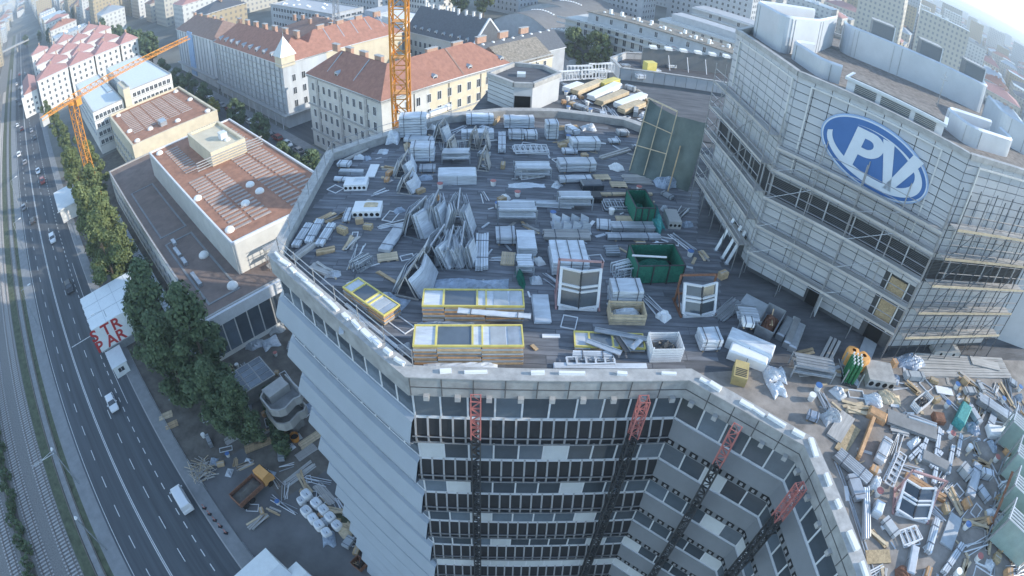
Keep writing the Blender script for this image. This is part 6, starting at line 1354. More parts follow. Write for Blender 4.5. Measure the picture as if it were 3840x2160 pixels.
do(profiles, 'long timber beam pair wrapped in green above the fence panels', 5, 1940, 40, 2345, 38, .3, H_=.25, m='pale_timber', nx=2, nz=1)
do(ladder_frames, 'stack of pale fence panels behind the green netted container', 5, 1995, 145, 2215, 145, 1.0, n=4, m='zinc')
do(cage, 'green netted container with a teal net draped on its side', 5, 2205, 245, 2350, 245, 2.4, H_=1.25)
do(heap, 'teal netting draped beside the green container', 5, 2360, 300, 2455, 300, 2.6, H_=1.2, m='teal_net', seed=20)
do(holed_box, 'grey concrete block with square openings beside the teal netting', 5, 2465, 280, 2560, 285, 1.6, H_=.6, n=3, m='concrete')
do(profiles, 'stack of long grey beams tied with dark straps below the green container', 5, 2040, 320, 2360, 320, .8, H_=.5, m='zinc', nx=4)
do(profiles, 'lower stack of grey beams in front of the strapped stack', 5, 2010, 375, 2410, 375, .6, H_=.3, m='zinc', nx=4)
do(wrapped, 'small white wrapped block at the near end of the grey beam stacks', 5, 1925, 290, 2030, 300, .9, H_=.4)
pallet('pale pallet leaning flat above the second green container', hit(5, 2270, 440, ZD), .05); pallet('pale pallet beside the white strips by the plant block', hit(5, 2140, 215, ZD), .1)
do(tubes, 'short grey corrugated tubes beside the pale pallet', 5, 2000, 490, 2105, 490, .9, n=8, r=.07)
do(cage, 'long green netted container filled with green netting beside the junk heap', 5, 2215, 700, 2560, 690, 2.1, H_=1.3)
loc, rz, L = place(5, 2200, 485, 2460, 500, .1, A_, ZD+1.36); tubes('white pole lying across the top of the long green container', loc, rz, L, .1, n=1, r=.06, m='frame_white', lay=1)
ats(ladder_frames, 'junk heap of bent white frames beside the long green container', 5, 2120, 610, .4, L=1.2, D=.6, n=7, m='foil', stand=True)
do(wrapped, 'tall stack of white bundles in a timber frame near the blurred window element', 5, 2030, 870, 2260, 870, 1.2, H_=1.1, tiers=3)
do(crate, 'open slatted timber crate with white bundles in front of the tall white stack', 5, 2020, 1005, 2290, 1010, 1.1, H_=.75, fill='foil')
do(yellow_stack, 'broken yellow-framed element with loose strips piled on it', 5, 1755, 1195, 2290, 1215, 1.1, H_=.3, layers=3)
for k, (x, y, X, Y) in enumerate(((1850, 1130, 2110, 1225), (1910, 1045, 2310, 1120), (2080, 1100, 2160, 1215), (2190, 1190, 2260, 1120))):
    loc, rz, L = place(5, x, y, X, Y, .2, A_, ZD+.34+.02*k); o = thing('loose_strip', ['long grey strip lying across the broken yellow element', 'longest grey strip behind the broken yellow element', 'short dark strip on the broken yellow element', 'short pale strip at the far end of the broken yellow element'][k], 'strip', loc, rz); part(o, 'strip_body', MB().box(-L/2, L/2, -.13, .13, 0, .07, ['alu', 'zinc', 'dark_metal', 'alu'][k])); part(o, 'lip', MB().box(-L/2, L/2, .13, .15, 0, .12, 'alu'))
do(profiles, 'stack of white aluminium lengths along the front parapet', 5, 1745, 1265, 2040, 1270, .35, H_=.3, m='foil', nx=3)
do(sheets, 'long thin boards lying along the front parapet below the white crates', 5, 1600, 1340, 2300, 1345, .35, H_=.14, m='foil', n=2)
do(crate, 'white slatted metal crate with dark contents by the front parapet', 5, 2325, 1290, 2560, 1285, 1.2, H_=.95, m='frame_white', slats=6, fill='dark_metal')
do(ladder_frames, 'row of dark slotted frames lying at the front parapet', 5, 1690, 1315, 2050, 1320, .5, n=3, m='foil')
do(heap, 'white rubbish bags and offcuts along the front parapet', 5, 620, 1345, 1180, 1345, .5, H_=.3, m='foil', seed=31)
do(heap, 'pale offcuts strewn along the road-side parapet corner', 5, 30, 900, 180, 1040, .4, H_=.25, m='poly_white', seed=32)
do(tubes, 'long white handrail tubes lying beside the road-side parapet', 5, 40, 860, 420, 1190, .25, A_, n=4, r=.045, m='foil')
do(planks, 'two thin laths lying on the open deck', 5, 280, 600, 400, 690, .35, A_, H_=.1, n=2, mess=.2)
do(planks, 'small pair of laths on the sunlit front deck', 5, 1440, 1160, 1470, 1200, .2, A_, H_=.1, n=2, mess=.2)
# ---- deck along the road-side parapet
for k, (x, y, X, Y, lab) in enumerate(((2230, 430, 2340, 260, 'white profile bundle, first of three side by side at the road-side parapet'), (2330, 400, 2420, 230, 'white profile bundle, middle of three side by side at the road-side parapet'), (2410, 420, 2510, 260, 'white profile bundle, third of three side by side at the road-side parapet'))):
    do(profiles, lab, 4, x, y, X, Y, .55, A_, H_=.3, m='foil', nx=4)
do(planks, 'pile of grey-brown boards near the road-side parapet bundles', 4, 2215, 520, 2370, 400, .6, A_, H_=.3, m='plank', n=9); do(planks, 'pile of boards beside the grey-brown pile', 4, 2390, 470, 2530, 440, .5, A_, H_=.25, n=8); do(planks, 'crossed boards lying on the deck below the board pile', 4, 2360, 560, 2500, 620, .7, A_, H_=.2, m='plank', n=7, mess=.2)
do(heap, 'small heap of offcuts beside the road-side parapet below the bundles', 4, 2450, 660, 2576, 640, .6, H_=.3, m='zinc', seed=41)
do(profiles, 'white flat bundle beside the road-side parapet above the holed block', 1, 2370, 1250, 2560, 1260, .6, H_=.25, m='foil') if False else None
do(holed_box, 'white perforated box with a slatted side near the road-side parapet', 2, 20, 1445, 190, 1440, 1.2, H_=.5, n=5, top='foil')
do(profiles, 'long white profiles lying beside the tilted white board', 2, -60, 1375, 200, 1390, .5, H_=.25, m='foil')
do(boxy, 'long grey metal duct lying near the road-side parapet', 2, -20, 1320, 160, 1325, .45, H_=.35, m='zinc', name='duct', cat='duct')
do(sheets, 'tilted white board lying alone on the rear deck', 2, 180, 1345, 250, 1345, 2.0, H_=.12, m='poly_white', n=1)
do(planks, 'long slanting pale beam beside the crane-side parapet', 2, 30, 1215, 200, 1130, .3, A_, H_=.2, m='plank', n=3); do(wrapped, 'white box at the end of the slanting pale beam', 2, -30, 1270, 60, 1275, .7, H_=.4)
do(heap, 'small pile of white scraps below the round white bag', 2, 270, 1165, 345, 1165, .8, H_=.35, m='foil', seed=43)
# ---- rear deck
do(heap, 'round white plastic-wrapped bale by the crane-side parapet', 2, 330, 1090, 430, 1090, 1.3, H_=1.6, m='foil', seed=44, n=14, name='wrapped_bale', cat='bale')
do(wrapped, 'tall white wrapped rack of panels by the crane-side parapet', 2, 440, 1050, 640, 1045, 1.2, H_=2.0, tiers=3)
do(wrapped, 'low white block with straps in front of the tall wrapped rack', 2, 470, 1080, 700, 1090, .8, H_=.4)
ats(a_rack, 'slim rack of upright sheets beside the strapped parapet bundles', 2, 760, 1050, 1.4, L=1.6, D=.8, H_=1.5, n=6, m='foil')
for lab, (x, y, X, Y), D, h in (('pale strapped panel bundle against the far parapet, beside the upright timbers', (945, 950, 1150, 948), .9, .9), ('pale strapped panel bundle in front of the far parapet bundle', (905, 1060, 1150, 1058), .8, .75), ('white strapped panel bundle at the middle of the far parapet', (1230, 975, 1455, 975), 1.0, 1.0), ('grey strapped panel bundle below the middle parapet bundle', (1265, 1062, 1380, 1062), .9, .75), ('grey frame bundle beside the grey strapped bundle', (1385, 1062, 1480, 1062), .9, .7)):
    do(wrapped, lab, 2, x, y, X, Y, D, H_=h, tiers=2, n=2)
do(wrapped, 'leaning tall white bundle of slats near the curved parapet', 2, 1545, 1060, 1635, 1060, 1.0, H_=1.6, tiers=4)
for lab, x, y, rz in (('upright timber trestle, first of the rear pair', 1000, 1110, 1.4), ('upright timber trestle, second of the rear pair', 1080, 1120, 1.5), ('upright timber trestle with a wide foot below the rear pair', 1075, 1270, 1.45), ('upright timber trestle by the leaning frame', 830, 1180, 1.3)):
    ats(a_rack, lab, 2, x, y, rz, L=1.0, D=.7, H_=1.5, n=2, m='plank', fold=False)
ats(ladder_frames, 'leaning pale frame on the trestle of the rear deck', 2, 890, 1130, .5, L=1.4, D=.7, n=2, m='zinc', stand=True)
do(table_rack, 'low white frame rack behind the clad bathtub-shaped block', 2, 760, 1240, 970, 1238, 1.0, H_=.9)
do(boxy, 'pale tapered block with strapped sides in the middle of the rear deck', 2, 730, 1400, 1020, 1395, 1.3, H_=.8, m='foil', name='tapered_block', cat='block', lid='strap')
do(wrapped, 'tall white wrapped bundle column beside the tapered block', 2, 520, 1230, 700, 1228, 1.3, H_=1.3, tiers=3); do(wrapped, 'small grey block below the tall white bundle column', 2, 590, 1310, 710, 1308, .8, H_=.4, m='zinc')
ats(a_rack, 'slim rack of white frames beside the tall white bundle column', 2, 480, 1300, 1.5, L=2.0, D=.9, H_=1.2, n=6, m='foil'); ats(a_rack, 'reddish and white frames rack in front of the slim rack', 2, 510, 1420, 1.4, L=1.8, D=.9, H_=1.0, n=5, m='foil')
do(profiles, 'upright-looking bundle of pale bars in the middle of the rear deck', 2, 1210, 1160, 1212, 1030, .6, A_, H_=.45, m='foil', nx=5)
do(ladder_frames, 'row of white ladder frames below the grey strapped bundles', 2, 1310, 1165, 1560, 1170, 1.0, n=5, m='frame_white'); do(table_rack, 'white rack full of crossed bars in the middle of the rear deck', 2, 1310, 1360, 1580, 1360, 1.3, H_=.9); ats(ladder_frames, 'crossed white frames on the rack of bars', 2, 1440, 1330, .3, L=1.8, D=.8, n=4, m='frame_white', stand=True)
do(heap, 'flat grey foil-wrapped roll below the rack of crossed bars', 2, 1265, 1420, 1540, 1420, .6, H_=.35, m='foil', seed=51)
do(wrapped, 'large white strapped bundle beside the middle of the rear deck', 2, 1740, 1148, 1950, 1145, 1.1, H_=.95, tiers=2); do(wrapped, 'white strapped bundle below the large one, with a box on top', 2, 1645, 1310, 1920, 1305, 1.1, H_=.85, tiers=2); do(wrapped, 'grey low bundle in front of the bundle with the box on top', 2, 1650, 1390, 1890, 1385, .7, H_=.4, m='foil'); do(wrapped, 'small white box on the beside the strapped bundle', 2, 1670, 1170, 1780, 1170, .7, H_=.35)
do(boxy, 'dark glazed box beside the timber pallets on the rear deck', 2, 1820, 1445, 1980, 1440, .9, H_=.5, m='mirror_dark', name='glazed_box'); pallet('timber pallet beside the dark glazed box', hit(2, 1965, 1345, ZD), .2); pallet('grey pallet near the foot of the green tarpaulin', hit(2, 2090, 1400, ZD), .1)
do(heap, 'heap of white bags near the green tarpaulin', 2, 2030, 1290, 2140, 1295, 1.0, H_=.6, m='poly_white', seed=53); do(planks, 'stack of grey sheets below the green tarpaulin', 2, 2150, 1390, 2350, 1395, 1.4, H_=.3, m='plank', n=12, mess=.1)
do(heap, 'round white bag behind the large strapped bundle', 2, 1820, 990, 1930, 990, .9, H_=.8, m='foil', seed=54); do(planks, 'boards and white scraps along the curved parapet', 2, 1640, 985, 1800, 975, .9, H_=.2, m='timber', n=7, mess=.2); do(planks, 'long grey boards lying towards the green tarpaulin', 2, 1960, 1200, 2170, 1130, .6, A_, H_=.2, m='plank', n=6); do(wrapped, 'white box among the scraps by the curved parapet', 2, 2030, 1090, 2110, 1090, .7, H_=.3); do(wrapped, 'grey cube near the curved far parapet', 2, 2090, 1035, 2170, 1035, .8, H_=.5, m='grey_board')
do(planks, 'brown boards leaning near the far parapet timbers', 2, 1150, 950, 1190, 900, .4, A_, H_=.4, m='timber', n=6)
do(heap, 'white bag and scraps behind the round bale', 2, 640, 985, 720, 980, .9, H_=.6, m='poly_white', seed=56); do(wrapped, 'long yellowish sunlit bundle on the crane-side parapet end', 2, 620, 905, 820, 820, .5, A_, H_=.5, m='poly_white')
# ---- lit stacks on the link deck behind
for k, (x, y, X, Y, m, lab) in enumerate(((1760, 720, 1960, 640, 'pale_timber', 'sunlit pale timber stack on the link deck, beside the roof house'), (1880, 760, 2090, 660, 'poly_white', 'sunlit white board stack in the middle of the link deck'), (1940, 800, 2140, 720, 'pale_timber', 'sunlit timber stack in the middle of the link deck'), (2080, 820, 2280, 740, 'poly_white', 'sunlit white bundle near the curved parapet on the link deck'), (2110, 860, 2270, 800, 'pale_timber', 'sunlit crate stack nearest the green tarpaulin on the link deck'), (1690, 700, 1800, 660, 'poly_white', 'sunlit white boxes beside the six-sided roof house'), (1960, 660, 2080, 625, 'yellow_paint', 'yellowish sunlit panel stack at the back of the link deck'))):
    do(sheets, lab, 2, x, y, X, Y, .9, A_, H_=.6, m=m, n=4, z=44.7)
for k, (x, y) in enumerate(((1700, 600), (1800, 560), (1900, 590), (1960, 540))): ats(ladder_frames, ['white railing frames beside the six-sided roof house', 'white railing frames in the middle of the rear link deck', 'white railing frames beside the panelled rear parapet', 'farthest white railing frames on the rear link deck'][k], 2, x, y, .4, z=44.7, L=3, D=1, n=4, m='frame_white', stand=True)
ye = thing('yellow_box', 'bright yellow-orange cabinet standing on the rear wing roof', 'cabinet', hit(2, 2320, 560, 41.0), .4); part(ye, 'cabinet_body', MB().box(-.8, .8, -.6, .6, 0, 1.9, 'yellow_paint')); part(ye, 'door_panel', MB().box(.81, .83, -.5, .5, .1, 1.8, 'orange_soft'))
for k in range(7): do(wrapped, ['white wrapped duct on the rear wing roof, beside the cabinet', 'white duct end on the rear wing roof', 'grey wrapped unit on the rear wing roof', 'white drum-like bundle on the rear wing roof', 'long white pipe parcel on the rear wing roof', 'white parcel by the dark screen wall', 'grey parcel below the dark screen wall'][k], 2, 2120+k*58, 520+(k % 3)*40, 2180+k*58, 520+(k % 3)*40, .9, H_=.6, z=41.0, m='foil' if k % 3 else 'zinc')
# ---- green tarpaulin shelter against the plant block
BLq, BRq, TLq, TRq = hit(2, 2165, 1300, ZD), hit(3, 40, 1449, ZD), hit(2, 2320, 745, 49.6), hit(3, 190, 925, 50.2)
TS = thing('tarpaulin_screen', 'tall grey-green tarpaulin hung on battens beside the plant block', 'tarpaulin', BLq)
def tpt(u, v, wr=True):
    p = (BLq*(1-u) + BRq*u)*(1-v) + (TLq*(1-u) + TRq*u)*v; n = (BRq-BLq).cross(TLq-BLq).normalized()
    return p + n*((.16*math.sin(u*8+v*2.5) + .09*math.sin(17*u-4*v) + .07*math.sin(11*v+5*u))*(1-.3*v) if wr else .18) + Vector((0, 0, -.5*math.sin(math.pi*u)*v*v if wr else 0)) - BLq
for u0, u1 in ((0, .52), (.52, 1)):
    b = MB(); n, k = 16, 14; V = [tpt(u0+(u1-u0)*i/n, j/k) for i in range(n+1) for j in range(k+1)]
    b.add(V, [(i*(k+1)+j, (i+1)*(k+1)+j, (i+1)*(k+1)+j+1, i*(k+1)+j+1) for i in range(n) for j in range(k)], 'tarp_green'); smooth(part(TS, 'tarpaulin_sheet', b))
for u in (.02, .26, .52): part(TS, 'batten', MB().bar(tpt(u, .02, False), tpt(u, .97, False), .07, .07, 'pale_timber'))
part(TS, 'cross_batten', MB().bar(tpt(.02, .35, False), tpt(.52, .38, False), .06, .06, 'pale_timber')); part(TS, 'cross_batten', MB().bar(tpt(.02, .68, False), tpt(.52, .66, False), .06, .06, 'pale_timber')); part(TS, 'top_batten', MB().bar(tpt(0, 1, False), tpt(.52, .97, False), .1, .1, 'pale_timber'))
part(TS, 'stay', MB().bar(tpt(.62, .0, False) + Vector((0, -1.2, 0)), tpt(.7, .55, False), .09, .09, 'timber'))
do(heap, 'bluish plastic sheeting spilling from the foot of the tarpaulin', 2, 2380, 1420, 2560, 1430, 1.3, H_=.9, m='foil_blue', seed=60)
# ---- deck beside the plant block (right)
ats(v_window, 'V-shaped glazed facade element in a brown rack, facing the plant block doors', 6, 100, 900, .12, W_=1.9, H_=1.6, rack='rust')
do(tubes, 'bundle of thin grey rods lying beside the brown-racked window element', 6, 260, 960, 420, 830, .9, A_, n=22, r=.03, m='zinc', lay=2)
do(sheets, 'wide grey board lying before the plant block doors', 6, 440, 830, 690, 960, 1.9, A_, H_=.07, m='grey_board', n=1)
do(table_rack, 'workbench with white tiles and panels near the debris skip', 6, 410, 1050, 560, 1060, 1.3, H_=.8); do(wrapped, 'white square box on the workbench', 6, 450, 1030, 530, 1040, .6, H_=.4, z=ZD+.8, m='poly_white')
do(skip, 'open grey skip full of scrap with a plank sticking out', 6, 590, 1110, 690, 940, 1.15, A_, H_=.75)
for k, (x, y, X, Y, lab) in enumerate(((720, 1120, 800, 985, 'grey long crate, first of three in front of the doors from the skip'), (775, 1180, 850, 985, 'pale long crate, middle of three in front of the doors'), (815, 1210, 885, 1030, 'grey long crate, last of three in front of the doors from the skip'))): do(boxy, lab, 6, x, y, X, Y, .5, A_, H_=.45, m='alu' if k == 1 else 'zinc', name='long_crate')
do(boxy, 'long ribbed white crate with a sunlit end, rear of the pair', 6, 330, 1130, 660, 1270, 1.0, A_, H_=.75, m='foil', name='long_crate'); do(boxy, 'long smooth white crate with a sunlit top, front of the pair', 6, 340, 1220, 620, 1325, .8, A_, H_=.6, m='poly_white', name='long_crate')
do(wrapped, 'white wrapped pallet load with red labels by the front parapet', 6, 130, 1210, 280, 1205, 1.1, H_=.8, tiers=2)
do(planks, 'broad sunlit gangway of grey planks leading to the block door', 6, 1030, 1350, 1150, 1120, .85, A_, H_=.15, m='plank', n=8, mess=.01); do(sheets, 'grey ramp board below the small door of the plant block', 6, 1350, 1290, 1420, 1130, .95, A_, H_=.1, m='grey_board', n=1)
do(planks, 'pair of thin timber laths on the deck before the gangway', 6, 860, 1230, 980, 1200, .5, A_, H_=.1, n=2, mess=.3)
gc = thing('gas_bottle_rack', 'steel rack of green gas bottles with an orange end box', 'rack', hit(6, 1250, 1400, ZD), rad(-20)); cyl = MB().tube((0, 0, 0), (0, 0, 1.2), .1, 'green_glass', n=10).tube((0, 0, 1.2), (0, 0, 1.32), .1, 'green_glass', .04, 10).mesh('gas_bottle'); cap = MB().tube((0, 0, 1.32), (0, 0, 1.46), .05, 'dish', n=8).mesh('valve_cap')
for i in range(3):
    for j in range(4): c = part(gc, 'gas_bottle', cyl, (-.3+i*.24, -.5+j*.26, .1)); part(c, 'valve_cap', cap)
part(gc, 'tray', MB().box(-.5, .5, -.75, .7, 0, .1, 'dark_metal'))
for x, y in ((-.5, -.7), (.5, -.7), (-.5, .7), (.5, .7)): part(gc, 'rack_post', MB().box(x-.03, x+.03, y-.03, y+.03, 0, 1.1, 'zinc'))
oc = thing('orange_box', 'soft orange rounded box standing behind the gas bottles', 'box', hit(6, 1245, 1290, ZD), rad(-20)); b = MB()
for (a, za), (d, zd) in zip(((.9, 0), (1, .12), (1, .8), (.86, .95)), ((1, .12), (1, .8), (.86, .95), (.3, 1.0))): b.add([(x*a*.42, y*a*.42, za) for x, y in sq] + [(x*d*.42, y*d*.42, zd) for x, y in sq], [(i, (i+1) % 16, 16+(i+1) % 16, 16+i) for i in range(16)], 'orange_soft')
part(oc, 'body', b); oc2 = copy_tree(oc, None, hit(6, 1320, 1330, ZD), .3); oc2['label'] = 'smaller orange rounded box beside the gas bottles'
yb_ = thing('yellow_cabinet', 'sunlit yellow cabinet with slotted top beside the sunlit crates', 'cabinet', hit(6, 420, 1400, ZD), rad(70)); part(yb_, 'body', MB().box(-.6, .6, -.38, .38, 0, .6, 'cabinet_yellow'))
for k in range(5): part(yb_, 'slot', MB().box(-.5+k*.12, -.45+k*.12, -.3, .3, .602, .62, 'dark_metal'))
do(table_rack, 'white open frame table on the sunlit deck with rubbish below', 6, 810, 1400, 1110, 1449, 1.0, H_=.9, top='zinc'); do(heap, 'white and blue rubbish bags by the open frame table', 6, 620, 1440, 790, 1445, 1.1, H_=.7, m='foil', seed=63); do(holed_box, 'pale crate with square openings in its edge, beside the gas bottles', 6, 1380, 1470, 1580, 1500, 1.6, H_=.6, n=4, m='coping')
do(holed_box, 'low concrete block under the scaffold near the sunlit facade', 6, 1890, 1240, 2080, 1250, .8, H_=.4, n=2, m='concrete'); do(sheets, 'sunlit pale boards lying beside the scaffold feet', 6, 2170, 1280, 2380, 1330, .8, A_, H_=.2, m='plank', n=4); do(heap, 'heap of torn sheeting under the sunlit scaffold', 6, 1640, 1340, 1850, 1340, 1.2, H_=.5, m='foil_blue', seed=64)
do(planks, 'wide bed of sunlit pale timber planks beside the crates', 6, 1800, 1400, 2480, 1410, 2.0, H_=.12, m='plank', n=18, mess=.01); do(sheets, 'timber platform edge at the outer end of the deck', 6, 2140, 1230, 2400, 1290, .7, A_, H_=.3, m='timber', n=3) if False else None
# scaffold props leaning at the block
for k, (x, y) in enumerate(((250, 440), (300, 500), (330, 540))): q = hit(6, x, y, ZD); o = thing('steel_prop', 'long pale steel prop leaning against the narrow facade of the plant block', 'prop', q, 0, 'props leaning on the plant block'); part(o, 'tube', MB().bar((0, 0, 0), (.9, .5, 2.2), .22, .08, 'foil' if k == 2 else 'zinc')); part(o, 'foot', MB().box(-.15, .15, -.15, .15, 0, .03, 'zinc'))
# ---- inner deck (bottom right)
def r9(fn, lab, xa, ya, xb, yb, D, mode=A_, **kw): return do(fn, lab, 9, xa, ya, xb, yb, D, mode, **kw)
r9(sheets, 'sunlit tan board stack behind the inner parapet', 1130, 420, 1240, 240, .9, H_=.12, m='plank', n=2); r9(sheets, 'sunlit tan board with slots near the tan stack', 1180, 520, 1300, 330, .7, H_=.1, m='osb', n=1); r9(planks, 'tall stack of brown boards lying towards the parapet on the inner deck', 1310, 580, 1420, 290, .3, H_=.3, m='orange_wood', n=8, mess=.02)
r9(profiles, 'long blue-grey corrugated bundle with two white ties', 1150, 540, 1390, 750, .75, H_=.35, m='zinc', nx=6); r9(boxy, 'red-brown box beside the long grey bench', 1390, 220, 1520, 290, .7, H_=.4, m='orange_wood', name='wooden_box'); r9(sheets, 'large dark grey bench board with white frame parts', 1530, 260, 1900, 400, 1.0, H_=.3, m='concrete_dark', n=3)
r9(tubes, 'white tubes lying on the dark bench board', 1690, 260, 1900, 330, .5, n=7, r=.06, m='foil'); r9(boxy, 'turquoise translucent box glinting in the sun', 2060, 330, 2120, 200, .8, H_=.6, m='teal_net', name='turquoise_box'); r9(boxy, 'dark red crate beside the turquoise box', 1880, 270, 1960, 280, .7, H_=.4, m='rust', name='red_crate')
r9(heap, 'tangle of blue and white cable beside the turquoise box', 2140, 330, 2240, 350, .9, H_=.4, m='foil_blue', seed=70); r9(profiles, 'long grey profile stack lying along the outer edge', 2210, 130, 2500, 320, .8, H_=.5, m='zinc', nx=5); r9(boxy, 'white five-sided cover at the outer edge of the deck', 2290, 370, 2430, 390, .9, H_=.4, m='poly_white', name='white_cover')
r9(wrapped, 'grey-white bundle of pipes beside the brown board stack', 1460, 610, 1530, 450, .6, H_=.5, m='foil'); r9(ladder_frames, 'white ladder rack lying in the middle of the inner deck', 1560, 760, 1630, 540, .5, n=3, m='frame_white'); r9(boxy, 'dark grey slab with rounded edge beside the ladder rack', 1890, 640, 1900, 560, 2.0, H_=.3, m='concrete_dark', name='grey_slab')
for k, (x, y, X, Y, lab) in enumerate(((1860, 640, 1940, 530, 'bent white plank lying nearer the reddish beams'), (1770, 590, 1830, 430, 'bent white plank lying nearer the dark bench board'), (1900, 560, 1930, 350, 'long upright-looking white plank in the inner deck'), (1700, 580, 1800, 480, 'short white plank beside the bent pair'), (2060, 560, 2090, 400, 'white plank bundle in front of the dark lane'), (1990, 690, 2030, 480, 'white slatted strip bundle along the dark lane'), (1880, 760, 1900, 640, 'white wrapped tube beside the dark lane'))): r9(profiles, lab, x, y, X, Y, .3, H_=.25, m='foil', nx=2, nz=1)
r9(wrapped, 'pale blue-white tapering bundle lying in the dark lane', 2150, 870, 2210, 630, .65, H_=.35, m='foil'); r9(planks, 'reddish long beams with pale edge lying across the inner deck', 1670, 700, 1970, 880, .45, H_=.3, m='orange_wood', n=8, mess=.01)
ats(v_window, 'open white five-sided facade frame lying on the inner deck', 9, 1720, 960, rad(-25), W_=2.0, H_=1.5, rack='pink_steel', tilt=1.1)
r9(boxy, 'white cylinder-topped tank beside the five-sided frame', 1440, 1010, 1470, 920, .5, H_=.5, m='foil', name='white_tank'); r9(tubes, 'long pale tube bundle along the inner parapet', 1370, 1180, 1370, 800, .35, n=6, r=.08, m='alu'); r9(tubes, 'thin handrail tubes lying beside the inner parapet', 1440, 1430, 1140, 560, .25, n=3, r=.03, m='alu', lay=1)
r9(boxy, 'blue-grey metal trough at the far end of the inner deck', 1700, 1449, 1740, 1240, .5, H_=.3, m='zinc', name='metal_trough'); r9(profiles, 'white strip bundle with greenish plates at the far end of the inner deck', 1830, 1290, 1900, 1040, .4, H_=.35, m='foil', nx=3); r9(boxy, 'flat grey sheet metal panel beside the white strip bundle', 1980, 1230, 2060, 1000, .9, H_=.12, m='grey_board', name='sheet_metal_slab'); r9(ladder_frames, 'leaning white frames beside the grey panel', 1640, 1180, 1760, 1140, .8, n=4, m='frame_white')
r9(sheets, 'sunlit tan board by the inner parapet near the metal trough', 1380, 1310, 1560, 1300, .7, H_=.1, m='osb', n=1); r9(heap, 'heap of brown scrap beside the metal trough', 1600, 1440, 1720, 1440, .8, H_=.4, m='rust', seed=72); r9(profiles, 'white tube pack at the far end of the inner parapet', 1950, 1440, 2090, 1230, .4, H_=.35, m='foil', nx=3)
r9(heap, 'white rubbish pile beside the plank bed', 1370, 120, 1500, 130, .9, H_=.5, m='foil', seed=73); r9(heap, 'brown and white scrap pile near the sunlit boards', 1480, 90, 1640, 130, .9, H_=.5, m='pale_timber', seed=74); r9(crate, 'white steel crate with dark cables on the inner deck', 1740, 200, 1840, 120, .7, H_=.5, m='frame_white', fill='dark_metal'); r9(sheets, 'greenish-white board by the plank bed', 1910, 50, 2030, 70, .6, H_=.15, m='poly_white', n=2); r9(heap, 'round white tarpaulin bundle by the inner parapet', 1050, 280, 1180, 230, .9, H_=.8, m='foil', seed=75); r9(heap, 'bags of white rubbish by the parapet corner', 660, 60, 760, 40, .9, H_=.7, m='foil', seed=76)
r9(wrapped, 'blue bag and white box by the sunlit tan boards', 930, 250, 1010, 280, .5, H_=.4, m='foil_blue'); r9(planks, 'scattered offcut boards among the sunlit boards', 1230, 180, 1400, 200, .8, H_=.25, m='pale_timber', n=8, mess=.3); r9(planks, 'scattered grey boards near the white crate', 1560, 330, 1700, 380, .5, H_=.2, m='plank', n=6, mess=.3)
# glazed racks on the right edge
for k, (x, y, lab) in enumerate(((2480, 520, 'tall rack of greenish glass sheets at the outer edge, by the white cover'), (2500, 760, 'tall rack of greenish glass sheets at the outer edge, beside the red-brown brace'), (2470, 1000, 'tall rack of greenish glass sheets at the outer edge, third in the row'), (2420, 1250, 'tall rack of greenish glass sheets at the outer edge, farthest from the white cover'))):
    p = hit(9, x, y, ZD); o = thing('glass_rack', lab, 'rack', p, rad(-52), 'glass sheet racks at the outer edge of the deck')
    for q in range(5): part(o, 'glass_sheet', MB().box(-1.4, 1.4, -.012, .012, .25, 1.9, 'glass_green'), (0, -.5+q*.22, 0), (rad(-8), 0, 0)); part(o, 'edge_frame', MB().box(-1.42, 1.42, -.02, .02, 1.9, 1.98, 'frame_white'), (0, -.5+q*.22, 0), (rad(-8), 0, 0))
    for x_ in (-1.5, 1.5):
        part(o, 'rack_post', MB().box(x_-.05, x_+.05, -.05, .05, 0, 2.3, 'zinc'), (0, -.75, 0)); part(o, 'rack_post', MB().box(x_-.05, x_+.05, -.05, .05, 0, 2.3, 'zinc'), (0, .85, 0)); part(o, 'rack_beam', MB().box(x_-.04, x_+.04, -.8, .9, 2.25, 2.33, 'zinc')); part(o, 'rack_beam', MB().box(x_-.04, x_+.04, -.8, .9, .12, .22, 'zinc'))
o = thing('steel_brace', 'dark red steel brace standing among the glass racks', 'brace', hit(9, 2320, 1090, ZD), 0); part(o, 'beam', MB().bar((0, 0, 0), (1.0, 1.9, 2.2), .12, .12, 'rust')); part(o, 'foot', MB().box(-.2, .2, -.2, .2, 0, .04, 'rust'))
# loose small scraps on the decks
scr = {m: MB().box(-.22, .22, -.05, .05, 0, .05, m).mesh('offcut') for m in ('pale_timber', 'foil', 'plank', 'alu', 'poly_white')}
for k in range(220):
    if k < 110: x, y = UU(-12.5, 12), UU(20.5, 47)
    else: x, y = UU(15.5, 34), UU(6, 20)
    if k < 110 and (abs(x) + abs(y-33.5)*.9 > 20): continue
    m = RN.choice(list(scr)); o = thing('offcut', f'small {dict(pale_timber="timber", foil="white foil", plank="grey board", alu="metal", poly_white="polystyrene")[m]} offcut lying loose on the roof deck', 'offcut', (x, y, ZD+.002), UU(0, 3.1), f'loose {m.replace("_", " ")} offcuts'); o.scale = (UU(.5, 2.2), UU(.6, 2.5), UU(.5, 1.5)); part(o, 'piece', scr[m])
